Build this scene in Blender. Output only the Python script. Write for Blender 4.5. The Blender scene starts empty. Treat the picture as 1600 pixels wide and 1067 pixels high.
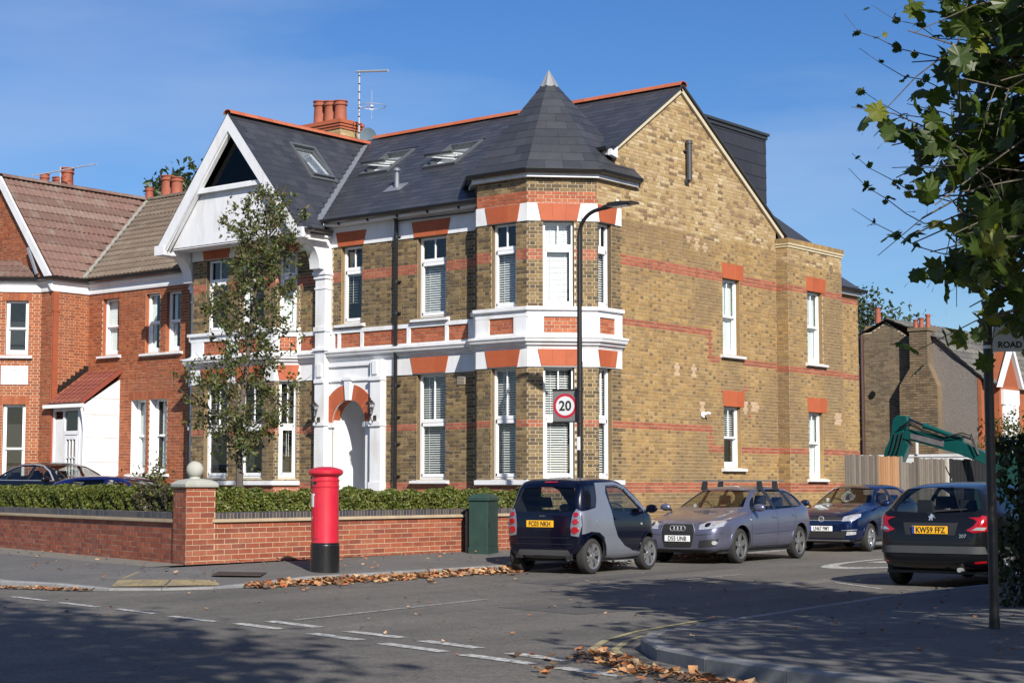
import bpy, bmesh, math, random
from math import sin, cos, pi, radians, sqrt, atan2, hypot
from mathutils import Vector, Matrix
from mathutils.geometry import tessellate_polygon
from mathutils.bvhtree import BVHTree
random.seed(7)
SC = bpy.context.scene
COL = SC.collection

# ------------------------------------------------------------------ camera
cam_d = bpy.data.cameras.new('camera'); cam = bpy.data.objects.new('camera', cam_d); COL.objects.link(cam)
CAMP = Vector((20.56, -29.03, 1.40))
cam.location = CAMP
cam.rotation_euler = (radians(90) + math.atan(226.5/2655), 0, radians(38.9))
cam_d.sensor_width = 36; cam_d.lens = 2655/1600*36
cam_d.clip_start = 0.1; cam_d.clip_end = 3000
SC.camera = cam
CR = Vector((cos(radians(38.9)), sin(radians(38.9)), 0))

# ------------------------------------------------------------------ sky, sun, exposure
SUN_H = Vector((0.835, -0.55)).normalized(); SUN_EL = radians(32)
SUN = Vector((SUN_H.x*cos(SUN_EL), SUN_H.y*cos(SUN_EL), sin(SUN_EL)))
world = bpy.data.worlds.new('World'); SC.world = world; world.use_nodes = True
wn = world.node_tree; wn.nodes.clear()
wo = wn.nodes.new('ShaderNodeOutputWorld'); wb = wn.nodes.new('ShaderNodeBackground')
sky = wn.nodes.new('ShaderNodeTexSky'); sky.sky_type = 'NISHITA'; sky.sun_disc = False
sky.sun_elevation = SUN_EL; sky.sun_rotation = atan2(SUN_H.x, SUN_H.y)
sky.altitude = 0; sky.air_density = 1.0; sky.dust_density = 0.7; sky.ozone_density = 5.0
# faint high cirrus, uneven over the whole sky
tc = wn.nodes.new('ShaderNodeTexCoord'); mp = wn.nodes.new('ShaderNodeMapping'); mp.inputs['Scale'].default_value = (1.2, 1.2, 6)
nz = wn.nodes.new('ShaderNodeTexNoise'); nz.inputs['Scale'].default_value = 2.2; nz.inputs['Detail'].default_value = 6; nz.inputs['Roughness'].default_value = .55
rp = wn.nodes.new('ShaderNodeValToRGB'); rp.color_ramp.elements[0].position = .42; rp.color_ramp.elements[1].position = .85
rp.color_ramp.elements[1].color = (.30, .30, .30, 1)
mx = wn.nodes.new('ShaderNodeMixRGB'); mx.inputs['Color2'].default_value = (7.5, 8.2, 9.0, 1)
wn.links.new(tc.outputs['Generated'], mp.inputs['Vector']); wn.links.new(mp.outputs[0], nz.inputs['Vector'])
wn.links.new(nz.outputs['Fac'], rp.inputs['Fac']); wn.links.new(rp.outputs['Color'], mx.inputs['Fac'])
hsv = wn.nodes.new('ShaderNodeHueSaturation'); hsv.inputs['Saturation'].default_value = 1.22; hsv.inputs['Value'].default_value = 1.16; hsv.inputs['Hue'].default_value = .51
wn.links.new(sky.outputs['Color'], hsv.inputs['Color']); wn.links.new(hsv.outputs['Color'], mx.inputs['Color1']); wn.links.new(mx.outputs['Color'], wb.inputs['Color'])
wb.inputs['Strength'].default_value = 0.070
wn.links.new(wb.outputs[0], wo.inputs[0])
sl = bpy.data.lights.new('sun', 'SUN'); sl.energy = 5.0; sl.angle = radians(0.53); sl.color = (1, .945, .86)
so = bpy.data.objects.new('sun', sl); COL.objects.link(so); so.location = (40, -30, 40)
so.rotation_euler = SUN.to_track_quat('Z', 'Y').to_euler()
SC.view_settings.view_transform = 'Standard'; SC.view_settings.look = 'None'
SC.view_settings.exposure = 0.50; SC.view_settings.gamma = 1; SC.view_settings.use_curve_mapping = False
SC.render.engine = 'CYCLES'
SC.cycles.max_bounces = 8; SC.cycles.transparent_max_bounces = 16
SC.cycles.sample_clamp_indirect = 6

# ------------------------------------------------------------------ materials
MATS = {}
def mat(name, col=(.5, .5, .5), rough=.6, metal=0., var=.10, scale=3., bump=.0, bscale=80., ramp=None, coat=0., spec=.5, patch=None, pscale=.6, plo=.45, phi=.62, stretch=(1, 1, 1), emit=None):
    """one procedural surface; ramp = colours picked piece by piece, patch = colour of broad weathering"""
    if name in MATS: return MATS[name]
    m = bpy.data.materials.new(name); m.use_nodes = True; MATS[name] = m
    nt = m.node_tree; N = nt.nodes; L = nt.links; b = N['Principled BSDF']
    b.inputs['Roughness'].default_value = rough; b.inputs['Metallic'].default_value = metal
    b.inputs['Specular IOR Level'].default_value = spec; b.inputs['Coat Weight'].default_value = coat; b.inputs['Coat Roughness'].default_value = .03
    geo = N.new('ShaderNodeNewGeometry'); mpn = N.new('ShaderNodeMapping'); mpn.inputs['Scale'].default_value = stretch
    L.new(geo.outputs['Position'], mpn.inputs['Vector'])
    if ramp:
        oi = N.new('ShaderNodeObjectInfo'); ad = N.new('ShaderNodeMath'); ad.operation = 'ADD'; fr = N.new('ShaderNodeMath'); fr.operation = 'FRACT'
        L.new(geo.outputs['Random Per Island'], ad.inputs[0]); L.new(oi.outputs['Random'], ad.inputs[1]); L.new(ad.outputs[0], fr.inputs[0])
        cr = N.new('ShaderNodeValToRGB'); e = cr.color_ramp.elements; n = len(ramp)
        cr.color_ramp.interpolation = 'CONSTANT'
        e[0].position = 0; e[0].color = (*ramp[0], 1); e[1].position = 1/n; e[1].color = (*ramp[1], 1)
        for i in range(2, n): x = e.new(i/n); x.color = (*ramp[i], 1)
        L.new(fr.outputs[0], cr.inputs['Fac']); c = cr.outputs['Color']
    else:
        rg = N.new('ShaderNodeRGB'); rg.outputs[0].default_value = (*col, 1); c = rg.outputs[0]
    if patch:
        pn = N.new('ShaderNodeTexNoise'); pn.inputs['Scale'].default_value = pscale; pn.inputs['Detail'].default_value = 5; L.new(mpn.outputs[0], pn.inputs['Vector'])
        mr = N.new('ShaderNodeMapRange'); mr.inputs[1].default_value = plo; mr.inputs[2].default_value = phi; mr.inputs[4].default_value = patch[3] if len(patch) > 3 else .7
        L.new(pn.outputs['Fac'], mr.inputs[0])
        mm = N.new('ShaderNodeMixRGB'); mm.inputs['Color2'].default_value = (*patch[:3], 1); L.new(mr.outputs[0], mm.inputs['Fac']); L.new(c, mm.inputs['Color1']); c = mm.outputs[0]
    if var > 0:
        n1 = N.new('ShaderNodeTexNoise'); n1.inputs['Scale'].default_value = scale; n1.inputs['Detail'].default_value = 7; n1.inputs['Roughness'].default_value = .65
        L.new(mpn.outputs[0], n1.inputs['Vector'])
        mr = N.new('ShaderNodeMapRange'); mr.inputs[1].default_value = .25; mr.inputs[2].default_value = .75; mr.inputs[3].default_value = 1-var; mr.inputs[4].default_value = 1+var
        L.new(n1.outputs['Fac'], mr.inputs[0])
        hs = N.new('ShaderNodeHueSaturation'); L.new(mr.outputs[0], hs.inputs['Value']); L.new(c, hs.inputs['Color']); c = hs.outputs[0]
    L.new(c, b.inputs['Base Color'])
    if bump > 0:
        n2 = N.new('ShaderNodeTexNoise'); n2.inputs['Scale'].default_value = bscale; n2.inputs['Detail'].default_value = 4
        L.new(mpn.outputs[0], n2.inputs['Vector'])
        bp = N.new('ShaderNodeBump'); bp.inputs['Strength'].default_value = bump; bp.inputs['Distance'].default_value = .02
        L.new(n2.outputs['Fac'], bp.inputs['Height']); L.new(bp.outputs[0], b.inputs['Normal'])
    return m

def glass_mat(name, tint=(.5, .55, .55), refl=1.0, ior=1.5):
    m = bpy.data.materials.new(name); m.use_nodes = True; MATS[name] = m
    nt = m.node_tree; N = nt.nodes; L = nt.links; N.remove(N['Principled BSDF'])
    tr = N.new('ShaderNodeBsdfTransparent'); tr.inputs[0].default_value = (*tint, 1)
    gl = N.new('ShaderNodeBsdfGlossy'); gl.inputs['Roughness'].default_value = .015; gl.inputs[0].default_value = (refl, refl, refl, 1)
    fr = N.new('ShaderNodeFresnel'); bf = N.new('ShaderNodeNewGeometry'); mr = N.new('ShaderNodeMapRange'); mr.inputs[3].default_value = ior; mr.inputs[4].default_value = 1/ior
    L.new(bf.outputs['Backfacing'], mr.inputs[0]); L.new(mr.outputs[0], fr.inputs[0])     # a thin sheet: the same reflectance from either side
    nn = N.new('ShaderNodeTexNoise'); nn.inputs['Scale'].default_value = 1.3; bp = N.new('ShaderNodeBump'); bp.inputs['Strength'].default_value = .02; bp.inputs['Distance'].default_value = .1
    geo = N.new('ShaderNodeNewGeometry'); L.new(geo.outputs['Position'], nn.inputs['Vector']); L.new(nn.outputs['Fac'], bp.inputs['Height']); L.new(bp.outputs[0], gl.inputs['Normal'])
    mi = N.new('ShaderNodeMixShader'); L.new(fr.outputs[0], mi.inputs[0]); L.new(tr.outputs[0], mi.inputs[1]); L.new(gl.outputs[0], mi.inputs[2])
    L.new(mi.outputs[0], N['Material Output'].inputs[0]); return m

def leaf_mat(name, ramp, trans=.35, rough=.5):
    m = mat(name, ramp=ramp, rough=rough, var=.2, scale=9)
    nt = m.node_tree; N = nt.nodes; L = nt.links; b = N['Principled BSDF']
    t = N.new('ShaderNodeBsdfTranslucent'); src = b.inputs['Base Color'].links[0].from_socket
    br = N.new('ShaderNodeMixRGB'); br.blend_type = 'MULTIPLY'; br.inputs[0].default_value = 1; br.inputs['Color2'].default_value = (1.5, 1.6, .7, 1)
    L.new(src, br.inputs['Color1']); L.new(br.outputs[0], t.inputs[0])
    mi = N.new('ShaderNodeMixShader'); mi.inputs[0].default_value = trans
    L.new(b.outputs[0], mi.inputs[1]); L.new(t.outputs[0], mi.inputs[2]); L.new(mi.outputs[0], N['Material Output'].inputs[0])
    return m

WHITE = mat('white_paint', (.68, .69, .71), .5, var=.07, scale=2.5, bump=.06, bscale=30, patch=(.50, .48, .43, .55), pscale=1.6, plo=.5, phi=.72, stretch=(2.2, 2.2, .7))
UPVC = mat('white_window_frame', (.78, .79, .80), .3, var=.02)
MORTAR = mat('grey_mortar', (.46, .40, .29), .9, var=.2, scale=20, bump=.3)
MORTAR_PALE = mat('pale_mortar', (.52, .42, .28), .9, var=.15, scale=20, bump=.3)
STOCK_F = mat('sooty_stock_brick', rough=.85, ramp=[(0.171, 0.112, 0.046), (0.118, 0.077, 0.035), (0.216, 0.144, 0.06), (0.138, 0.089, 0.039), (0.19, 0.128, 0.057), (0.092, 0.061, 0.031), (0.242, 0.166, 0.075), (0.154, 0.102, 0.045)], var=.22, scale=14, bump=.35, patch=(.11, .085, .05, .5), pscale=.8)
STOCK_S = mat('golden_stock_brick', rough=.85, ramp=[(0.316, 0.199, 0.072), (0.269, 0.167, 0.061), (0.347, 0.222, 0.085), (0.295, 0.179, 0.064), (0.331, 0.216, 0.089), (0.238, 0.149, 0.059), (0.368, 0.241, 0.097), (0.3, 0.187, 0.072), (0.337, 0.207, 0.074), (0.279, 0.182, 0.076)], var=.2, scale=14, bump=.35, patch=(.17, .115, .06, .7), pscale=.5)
STOCK_N = mat('reclaimed_buff_brick', rough=.85, ramp=[(0.38, 0.275, 0.132), (0.338, 0.228, 0.102), (0.438, 0.33, 0.179), (0.352, 0.248, 0.108), (0.159, 0.102, 0.051), (0.409, 0.296, 0.143), (0.338, 0.221, 0.09), (0.481, 0.384, 0.239), (0.288, 0.187, 0.084), (0.373, 0.262, 0.12), (0.424, 0.316, 0.167), (0.195, 0.126, 0.066)], var=.2, scale=14, bump=.35, patch=(.30, .20, .10, .45), pscale=.7)
STOCK_PALE = mat('pale_repair_brick', rough=.85, ramp=[(.42, .30, .19), (.46, .33, .21)], var=.1, bump=.2)
REDRUB = mat('orange_rubbed_brick', rough=.7, ramp=[(.37, .085, .03), (.345, .078, .028), (.39, .095, .035)], var=.1, scale=5, bump=.12)
REDBAND = mat('faded_red_brick', rough=.8, ramp=[(.31, .095, .05), (.27, .08, .042), (.34, .11, .06), (.25, .08, .045)], var=.15, scale=10, bump=.25)
REDPANEL = mat('orange_panel_brick', rough=.8, ramp=[(.34, .088, .036), (.30, .078, .032), (.37, .105, .045), (.28, .07, .03)], var=.15, scale=10, bump=.25)
WALLBRICK = mat('red_garden_brick', rough=.8, ramp=[(.26, .068, .032), (.22, .056, .028), (.30, .082, .038), (.24, .062, .03), (.19, .05, .028), (.29, .09, .048)], var=.18, scale=12, bump=.3, patch=(.34, .17, .11, .25), pscale=1.4, plo=.5, phi=.7)
NBRICK = mat('orange_house_brick', rough=.8, ramp=[(0.298, 0.078, 0.026), (0.252, 0.063, 0.022), (0.329, 0.094, 0.032), (0.275, 0.071, 0.024), (0.213, 0.054, 0.019)], var=.18, scale=10, bump=.3, patch=(.24, .085, .045, .4), pscale=.9)
FARSTOCK = mat('brown_stock_brick', rough=.9, ramp=[(.17, .12, .07), (.22, .155, .09), (.13, .09, .055), (.19, .14, .08)], var=.2, scale=6, bump=.3, patch=(.10, .08, .055, .5), pscale=.5)
SLATE = mat('blue_black_slate', rough=.42, ramp=[(.040, .042, .049), (.034, .036, .043), (.047, .049, .057), (.037, .039, .046), (.043, .0445, .050), (.031, .033, .040)], var=.12, scale=5, bump=.12, bscale=25, spec=.5)
SLATE_D = mat('dark_hung_slate', rough=.5, ramp=[(.030, .030, .036), (.026, .026, .031)], var=.1, bump=.1, bscale=25)
LEAD = mat('lead_sheet', (.20, .215, .24), .42, metal=.3, var=.15, scale=6, bump=.15, bscale=20)
RIDGE = mat('terracotta_ridge', rough=.75, ramp=[(.35, .09, .04), (.32, .08, .036), (.37, .105, .048)], var=.12, bump=.15, bscale=30)
POT = mat('terracotta_pot', (.27, .078, .042), .75, var=.2, scale=6, bump=.1)
TILE_N = mat('brown_concrete_tile', rough=.9, ramp=[(.15, .085, .068), (.17, .098, .078), (.13, .075, .06), (.185, .12, .098)], var=.2, scale=8, bump=.3, patch=(.21, .18, .14, .5), pscale=2.5, plo=.5, phi=.7)
TILE_G = mat('grey_brown_tile', rough=.9, ramp=[(.130, .095, .070), (.145, .108, .08), (.115, .085, .063)], var=.2, scale=8, bump=.3, patch=(.20, .18, .14, .5), pscale=2.5, plo=.5, phi=.7)
TILE_R = mat('red_porch_tile', rough=.7, ramp=[(.17, .045, .03), (.19, .055, .035)], var=.15, bump=.2)
TILE_S = mat('old_slate_grey_tile', rough=.85, ramp=[(.10, .095, .085), (.12, .115, .10), (.085, .08, .075)], var=.2, bump=.25, patch=(.19, .18, .15, .4), pscale=2)
BLACKPL = mat('black_gutter', (.012, .012, .013), .3, var=.1)
BLACKST = mat('black_painted_steel', (.016, .014, .014), .38, var=.15, scale=10, bump=.05)
SLATW = mat('white_blind_slat', (.80, .80, .79), .5, var=.03)
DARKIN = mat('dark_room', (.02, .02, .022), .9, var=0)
CURTAIN = mat('pale_curtain', (.74, .78, .76), .8, var=.06, scale=3)
GLASS = glass_mat('window_glass', (.93, .95, .95), .9, 1.5)
GLASSD = glass_mat('gable_glass', (.10, .11, .13), .5, 1.45)
STONE = mat('cast_stone', (.36, .36, .32), .85, var=.12, scale=10, bump=.25, patch=(.28, .29, .22, .5), pscale=5)

# ------------------------------------------------------------------ mesh helpers
ORG = {}
class MB:
    def __init__(s): s.v = []; s.f = []; s.mi = []
    def add(s, vs, fs, mi=0):
        n = len(s.v); s.v += [tuple(v) for v in vs]; s.f += [tuple(i+n for i in f) for f in fs]; s.mi += [mi]*len(fs)
    def box(s, a, b, mi=0):
        (x0, y0, z0), (x1, y1, z1) = a, b
        s.hexa([(x0, y0, z0), (x1, y0, z0), (x1, y1, z0), (x0, y1, z0), (x0, y0, z1), (x1, y0, z1), (x1, y1, z1), (x0, y1, z1)], mi)
    def hexa(s, v, mi=0, skip=()):
        fs = [(0, 3, 2, 1), (4, 5, 6, 7), (0, 1, 5, 4), (1, 2, 6, 5), (2, 3, 7, 6), (3, 0, 4, 7)]
        s.add(v, [f for i, f in enumerate(fs) if i not in skip], mi)
    def fbox(s, fr, u0, u1, z0, z1, d0, d1, mi=0):
        P = fr.P; s.hexa([P(u0, z0, d1), P(u1, z0, d1), P(u1, z0, d0), P(u0, z0, d0), P(u0, z1, d1), P(u1, z1, d1), P(u1, z1, d0), P(u0, z1, d0)], mi)
    def fprism(s, fr, pts, d0, d1, mi=0):
        n = len(pts); a = [fr.P(u, z, d1) for u, z in pts]; b = [fr.P(u, z, d0) for u, z in pts]
        fs = [tuple(range(n)), tuple(range(2*n-1, n-1, -1))] + [(i, i+n, (i+1) % n+n, (i+1) % n) for i in range(n)]
        s.add(a+b, fs, mi)
    def prism(s, pts, vec, mi=0):
        n = len(pts); a = [Vector(p) for p in pts]; b = [p+Vector(vec) for p in a]
        s.add(a+b, [tuple(range(n)), tuple(range(2*n-1, n-1, -1))]+[(i, i+n, (i+1) % n+n, (i+1) % n) for i in range(n)], mi)
    def tube(s, pts, r, seg=8, mi=0, cap=True, r2=None):
        pts = [Vector(p) for p in pts]; n = len(pts); rs = r if isinstance(r, (list, tuple)) else [r+((r2-r)*i/(n-1) if r2 is not None else 0) for i in range(n)]
        V = []; up = None
        for i, p in enumerate(pts):
            t = (pts[min(i+1, n-1)]-pts[max(i-1, 0)])
            if t.length < 1e-9: t = Vector((0, 0, 1))
            t.normalize()
            if up is None: up = Vector((0, 0, 1)) if abs(t.z) < .9 else Vector((1, 0, 0))
            a = t.cross(up)
            if a.length < 1e-4: a = t.cross(Vector((1, 0, 0)))
            a.normalize(); b = a.cross(t).normalized(); up = b
            V += [p+(a*cos(2*pi*k/seg)+b*sin(2*pi*k/seg))*rs[i] for k in range(seg)]
        F = [(i*seg+k, i*seg+(k+1) % seg, (i+1)*seg+(k+1) % seg, (i+1)*seg+k) for i in range(n-1) for k in range(seg)]
        if cap: F += [tuple(range(seg-1, -1, -1)), tuple((n-1)*seg+k for k in range(seg))]
        s.add(V, F, mi)
    def lathe(s, prof, c=(0, 0, 0), seg=24, axis='Z', mi=0, cap=True):
        V = []; F = []; n = len(prof)
        for r, h in prof:
            for k in range(seg):
                a = 2*pi*k/seg; q = (r*cos(a), r*sin(a), h) if axis == 'Z' else ((h, r*cos(a), r*sin(a)) if axis == 'X' else (r*sin(a), h, r*cos(a)))
                V.append((c[0]+q[0], c[1]+q[1], c[2]+q[2]))
        for i in range(n-1):
            for k in range(seg): F.append((i*seg+k, i*seg+(k+1) % seg, (i+1)*seg+(k+1) % seg, (i+1)*seg+k))
        if cap and prof[0][0] > 1e-5: F.append(tuple(range(seg-1, -1, -1)))
        if cap and prof[-1][0] > 1e-5: F.append(tuple((n-1)*seg+k for k in range(seg)))
        s.add(V, F, mi)
    def sweep(s, path, prof, mi=0, closed=False, caps=True):
        """horizontal path of (x,y); prof closed polygon of (d,z), d outward to the right of travel"""
        n = len(path); P = [Vector(p) for p in path]; offs = []
        for i in range(n):
            t0 = (P[i]-P[i-1]).normalized() if (i > 0 or closed) else None
            t1 = (P[(i+1) % n]-P[i]).normalized() if (i < n-1 or closed) else None
            n0 = Vector((t0.y, -t0.x)) if t0 else None; n1 = Vector((t1.y, -t1.x)) if t1 else None
            if n0 is None: o = n1
            elif n1 is None: o = n0
            else:
                m = (n0+n1).normalized(); o = m/max(.3, m.dot(n0))
            offs.append(o)
        V = []; k = len(prof)
        for p, o in zip(P, offs):
            V += [(p.x+o.x*d, p.y+o.y*d, z) for d, z in prof]
        m = n if closed else n-1
        F = [(i*k+j, i*k+(j+1) % k, ((i+1) % n)*k+(j+1) % k, ((i+1) % n)*k+j) for i in range(m) for j in range(k)]
        if caps and not closed: F += [tuple(range(k-1, -1, -1)), tuple((n-1)*k+j for j in range(k))]
        s.add(V, F, mi)
    def poly(s, fr, outer, holes=(), d=0., mi=0):
        loops = [[Vector((u, z, 0)) for u, z in outer]]+[[Vector((u, z, 0)) for u, z in h] for h in holes]
        flat = [p for l in loops for p in l]; tris = tessellate_polygon(loops)
        out = []
        for t in tris:
            a, b, c = (flat[i] for i in t); cr = (b-a).cross(c-a).z
            if abs(cr) > 1e-9: out.append(t if cr > 0 else (t[0], t[2], t[1]))
        s.add([fr.P(p.x, p.y, d) for p in flat], out, mi)

class Fr:
    """wall frame: origin, direction along the wall, up; N points out of the wall (to the right of travel)"""
    def __init__(s, o, u, up=(0, 0, 1)):
        s.O = Vector(o); s.U = Vector(u).normalized(); s.Z = Vector(up).normalized(); s.N = s.U.cross(s.Z).normalized()
    def P(s, u, z, d=0.): return s.O+s.U*u+s.Z*z+s.N*d

def link(name, me, parent=None, loc=None):
    o = bpy.data.objects.new(name, me); COL.objects.link(o)
    if parent: o.parent = parent; ORG[o] = ORG.get(parent, Vector((0, 0, 0)))
    if loc is not None: o.location = loc
    return o
def mesh_of(m, name, mats, org=Vector((0, 0, 0)), smooth=False):
    me = bpy.data.meshes.new(name)
    me.from_pydata([(v[0]-org[0], v[1]-org[1], v[2]-org[2]) for v in m.v], [], m.f)
    for x in (mats if isinstance(mats, (list, tuple)) else [mats]): me.materials.append(x)
    if isinstance(mats, (list, tuple)) and len(mats) > 1: me.polygons.foreach_set('material_index', m.mi)
    if smooth:
        me.polygons.foreach_set('use_smooth', [True]*len(me.polygons))
        me.set_sharp_from_angle(angle=radians(35 if smooth is True else smooth))
    me.update(); return me
def obj(name, m, mats, parent=None, smooth=False, fix=True, **tags):
    org = ORG.get(parent, Vector((0, 0, 0))) if parent else Vector((0, 0, 0))
    me = mesh_of(m, name, mats, org, smooth)
    if fix:
        bm = bmesh.new(); bm.from_mesh(me); bmesh.ops.recalc_face_normals(bm, faces=bm.faces); bm.to_mesh(me); bm.free()
    o = link(name, me, parent)
    for k, v in tags.items(): o[k] = v
    return o
def thing(name, label, cat, loc=(0, 0, 0), group=None, rotz=0.):
    o = bpy.data.objects.new(name, None); COL.objects.link(o); o.location = loc; o.rotation_euler = (0, 0, rotz); o.empty_display_size = .3
    o['label'] = label; o['category'] = cat
    if group: o['group'] = group
    ORG[o] = Vector(loc); return o
def tag(o, label, cat, group=None):
    o['label'] = label; o['category'] = cat
    if group: o['group'] = group
    return o
def struct(name, m, mats, **k):
    o = obj(name, m, mats, None, **k); o['kind'] = 'structure'; return o
def bevelize(o, w=.01, seg=2):
    md = o.modifiers.new('bevel', 'BEVEL'); md.width = w; md.segments = seg; md.limit_method = 'ANGLE'; md.angle_limit = radians(40); return o

# ------------------------------------------------------------------ bricks, slates: pieces laid one by one
class Pieces:
    """collects laid pieces of one thing; the 300 that show largest become objects, the rest one mesh per material"""
    def __init__(s, limit=300): s.e = []; s.limit = limit
    def add(s, fr, u0, u1, z0, z1, d, m, parent, name, back=0.): s.e.append((fr, u0, u1, z0, z1, d, m, parent, name, back))
    def finish(s, minz=-9, maxn=None):
        lim = maxn if maxn is not None else s.limit
        def score(e):
            fr, u0, u1, z0, z1 = e[:5]; c = fr.P((u0+u1)/2, (z0+z1)/2)
            if c.z < minz: return 0
            v = CAMP-c
            if v.dot(fr.N) <= 0: return 0
            return (u1-u0)*(z1-z0)*v.normalized().dot(fr.N)/v.length_squared
        order = sorted(range(len(s.e)), key=lambda i: -score(s.e[i]))
        single = set(i for i in order[:lim] if score(s.e[i]) > 0)
        cache = {}; joined = {}
        for i, (fr, u0, u1, z0, z1, d, m, parent, name, back) in enumerate(s.e):
            if i in single:
                w = round(u1-u0, 3); h = round(z1-z0, 3); key = (m.name, w, h, d)
                if key not in cache:
                    t = d if name == 'brick' else .002; b = MB(); b.hexa([(0, -d, 0), (w, -d, 0), (w, .004, 0), (0, .004, 0), (0, -t, h), (w, -t, h), (w, .004, h), (0, .004, h)], skip=(4,))
                    cache[key] = mesh_of(b, name, m)
                o = link(name, cache[key], parent); o.location = fr.P(u0, z0, back)-ORG.get(parent, Vector((0, 0, 0)))
                R = Matrix((fr.U, -fr.N, fr.Z)).transposed(); o.rotation_euler = R.to_euler()
            else:
                J = joined.setdefault((parent, m, name), MB()); P = fr.P; t = d if name == 'brick' else .002
                J.hexa([P(u0, z0, d+back), P(u1, z0, d+back), P(u1, z0, -.004+back), P(u0, z0, -.004+back), P(u0, z1, t+back), P(u1, z1, t+back), P(u1, z1, -.004+back), P(u0, z1, -.004+back)], skip=(4,))
        for (parent, m, name), J in joined.items():
            obj({'brick': 'brickwork', 'slate': 'slating'}.get(name, name+'_courses'), J, m, parent, fix=False, kind='stuff')

DARKHEAD = {STOCK_S: mat('dark_header_brick', rough=.8, ramp=[(.20, .135, .065), (.16, .105, .055), (.235, .16, .08)], var=.2, scale=14, bump=.3), STOCK_F: mat('soot_dark_header', rough=.85, ramp=[(.085, .06, .035), (.11, .075, .04), (.07, .05, .03)], var=.2, scale=14, bump=.3)}
def spans(poly, z):
    xs = []; n = len(poly)
    for i in range(n):
        (u0, z0), (u1, z1) = poly[i], poly[(i+1) % n]
        if (z0 <= z < z1) or (z1 <= z < z0): xs.append(u0+(u1-u0)*(z-z0)/(z1-z0))
    xs.sort(); return [(xs[i], xs[i+1]) for i in range(0, len(xs)-1, 2)]
def isect(A, B):
    return [(max(a, c), min(b, d)) for a, b in A for c, d in B if min(b, d)-max(a, c) > 1e-4]
def minus(A, B):
    for c, d in B:
        R = []
        for a, b in A:
            if d <= a or c >= b: R.append((a, b)); continue
            if c > a: R.append((a, c))
            if d < b: R.append((d, b))
        A = R
    return A
def lay_bricks(pcs, fr, poly, holes, matf, parent, bond='flemish', zbase=0., course=.075, length=.213, joint=.012, proud=.007, phase=0.):
    zmin = min(z for u, z in poly); zmax = max(z for u, z in poly)
    k = math.floor((zmin-zbase)/course)
    while zbase+k*course < zmax:
        z0 = zbase+k*course; z1 = z0+course-joint; k += 1
        if z0 < zmin-.03: continue
        zz1 = min(z1, zmax-.003)
        if zz1-z0 < .02: continue
        A = isect(spans(poly, max(z0+.004, zmin+.001)), spans(poly, zz1-.003))
        for h in holes:
            hz0 = min(z for u, z in h); hz1 = max(z for u, z in h)
            if hz1 <= z0+.01 or hz0 >= zz1-.01: continue
            for zt in (z0+.012, (z0+zz1)/2, zz1-.012): A = minus(A, [(a-.006, b+.006) for a, b in spans(h, zt)])
        umin = min(u for u, z in poly)
        for a, b in A:
            if bond == 'flemish': unit = [length, (length-joint)/2]; off = (0 if k % 2 else -(length*.75+joint*1.0))
            elif bond == 'header': unit = [(length-joint)/2]; off = -(length/4)*(k % 2)
            elif bond == 'soldier': unit = [.065]; off = 0
            else: unit = [length]; off = -(length+joint)/2*(k % 2)
            u = umin-length*1.6+off+phase; i = 0
            while u < b:
                w = unit[i % len(unit)]; i += 1; c = max(u, a+.001); d = min(u+w, b-.001); u += w+joint
                if d-c < .03: continue
                m = matf(c, d, z0, zz1) if callable(matf) else matf
                if m is None: continue
                if d-c < .13 and m in DARKHEAD and random.random() < .38: m = DARKHEAD[m]
                pcs.add(fr, c, d, z0, zz1, proud+random.uniform(-.0015, .0025), m, parent, 'brick')

def roof_plane(pcs, fr, poly, holes, m, parent, gauge=.2, width=.3, th=.005, name='slate', lap=.03):
    """fr.Z runs up the slope"""
    vmax = max(z for u, z in poly); vmin = min(z for u, z in poly); umin = min(u for u, z in poly); k = 0
    while vmin+k*gauge < vmax-.02:
        v0 = vmin+k*gauge; v1 = min(v0+gauge-.0, vmax); A = isect(spans(poly, v0+.01), spans(poly, v1-.01)); k += 1
        for h in holes:
            for zt in (v0+.01, v1-.01): A = minus(A, spans(h, zt))
        for a, b in A:
            u = umin-width*2+(width/2 if k % 2 else 0)
            while u < b:
                c = max(u+.002, a); d = min(u+width-.002, b); u += width
                if d-c > .03: pcs.add(fr, c, d, v0, v1-.002, th+random.uniform(-.001, .0015), m, parent, name)
# ================================================================== ground, road, pavements
ASPH = mat('worn_asphalt', (.127, .116, .099), .85, var=.22, scale=5, bump=.5, bscale=160, patch=(.092, .085, .075, .6), pscale=.35, plo=.42, phi=.6)
def grain(m, amt=.35, sc=220):
    nt = m.node_tree; N = nt.nodes; L = nt.links; b = N['Principled BSDF']; src = b.inputs['Base Color'].links[0].from_socket
    g = N.new('ShaderNodeNewGeometry'); v = N.new('ShaderNodeTexVoronoi'); v.inputs['Scale'].default_value = sc; L.new(g.outputs['Position'], v.inputs['Vector'])
    mr = N.new('ShaderNodeMapRange'); mr.inputs[3].default_value = 1-amt; mr.inputs[4].default_value = 1+amt; L.new(v.outputs['Color'], mr.inputs[0])
    h = N.new('ShaderNodeHueSaturation'); L.new(mr.outputs[0], h.inputs['Value']); L.new(src, h.inputs['Color']); L.new(h.outputs[0], b.inputs['Base Color'])
grain(ASPH, .45, 55)
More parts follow.
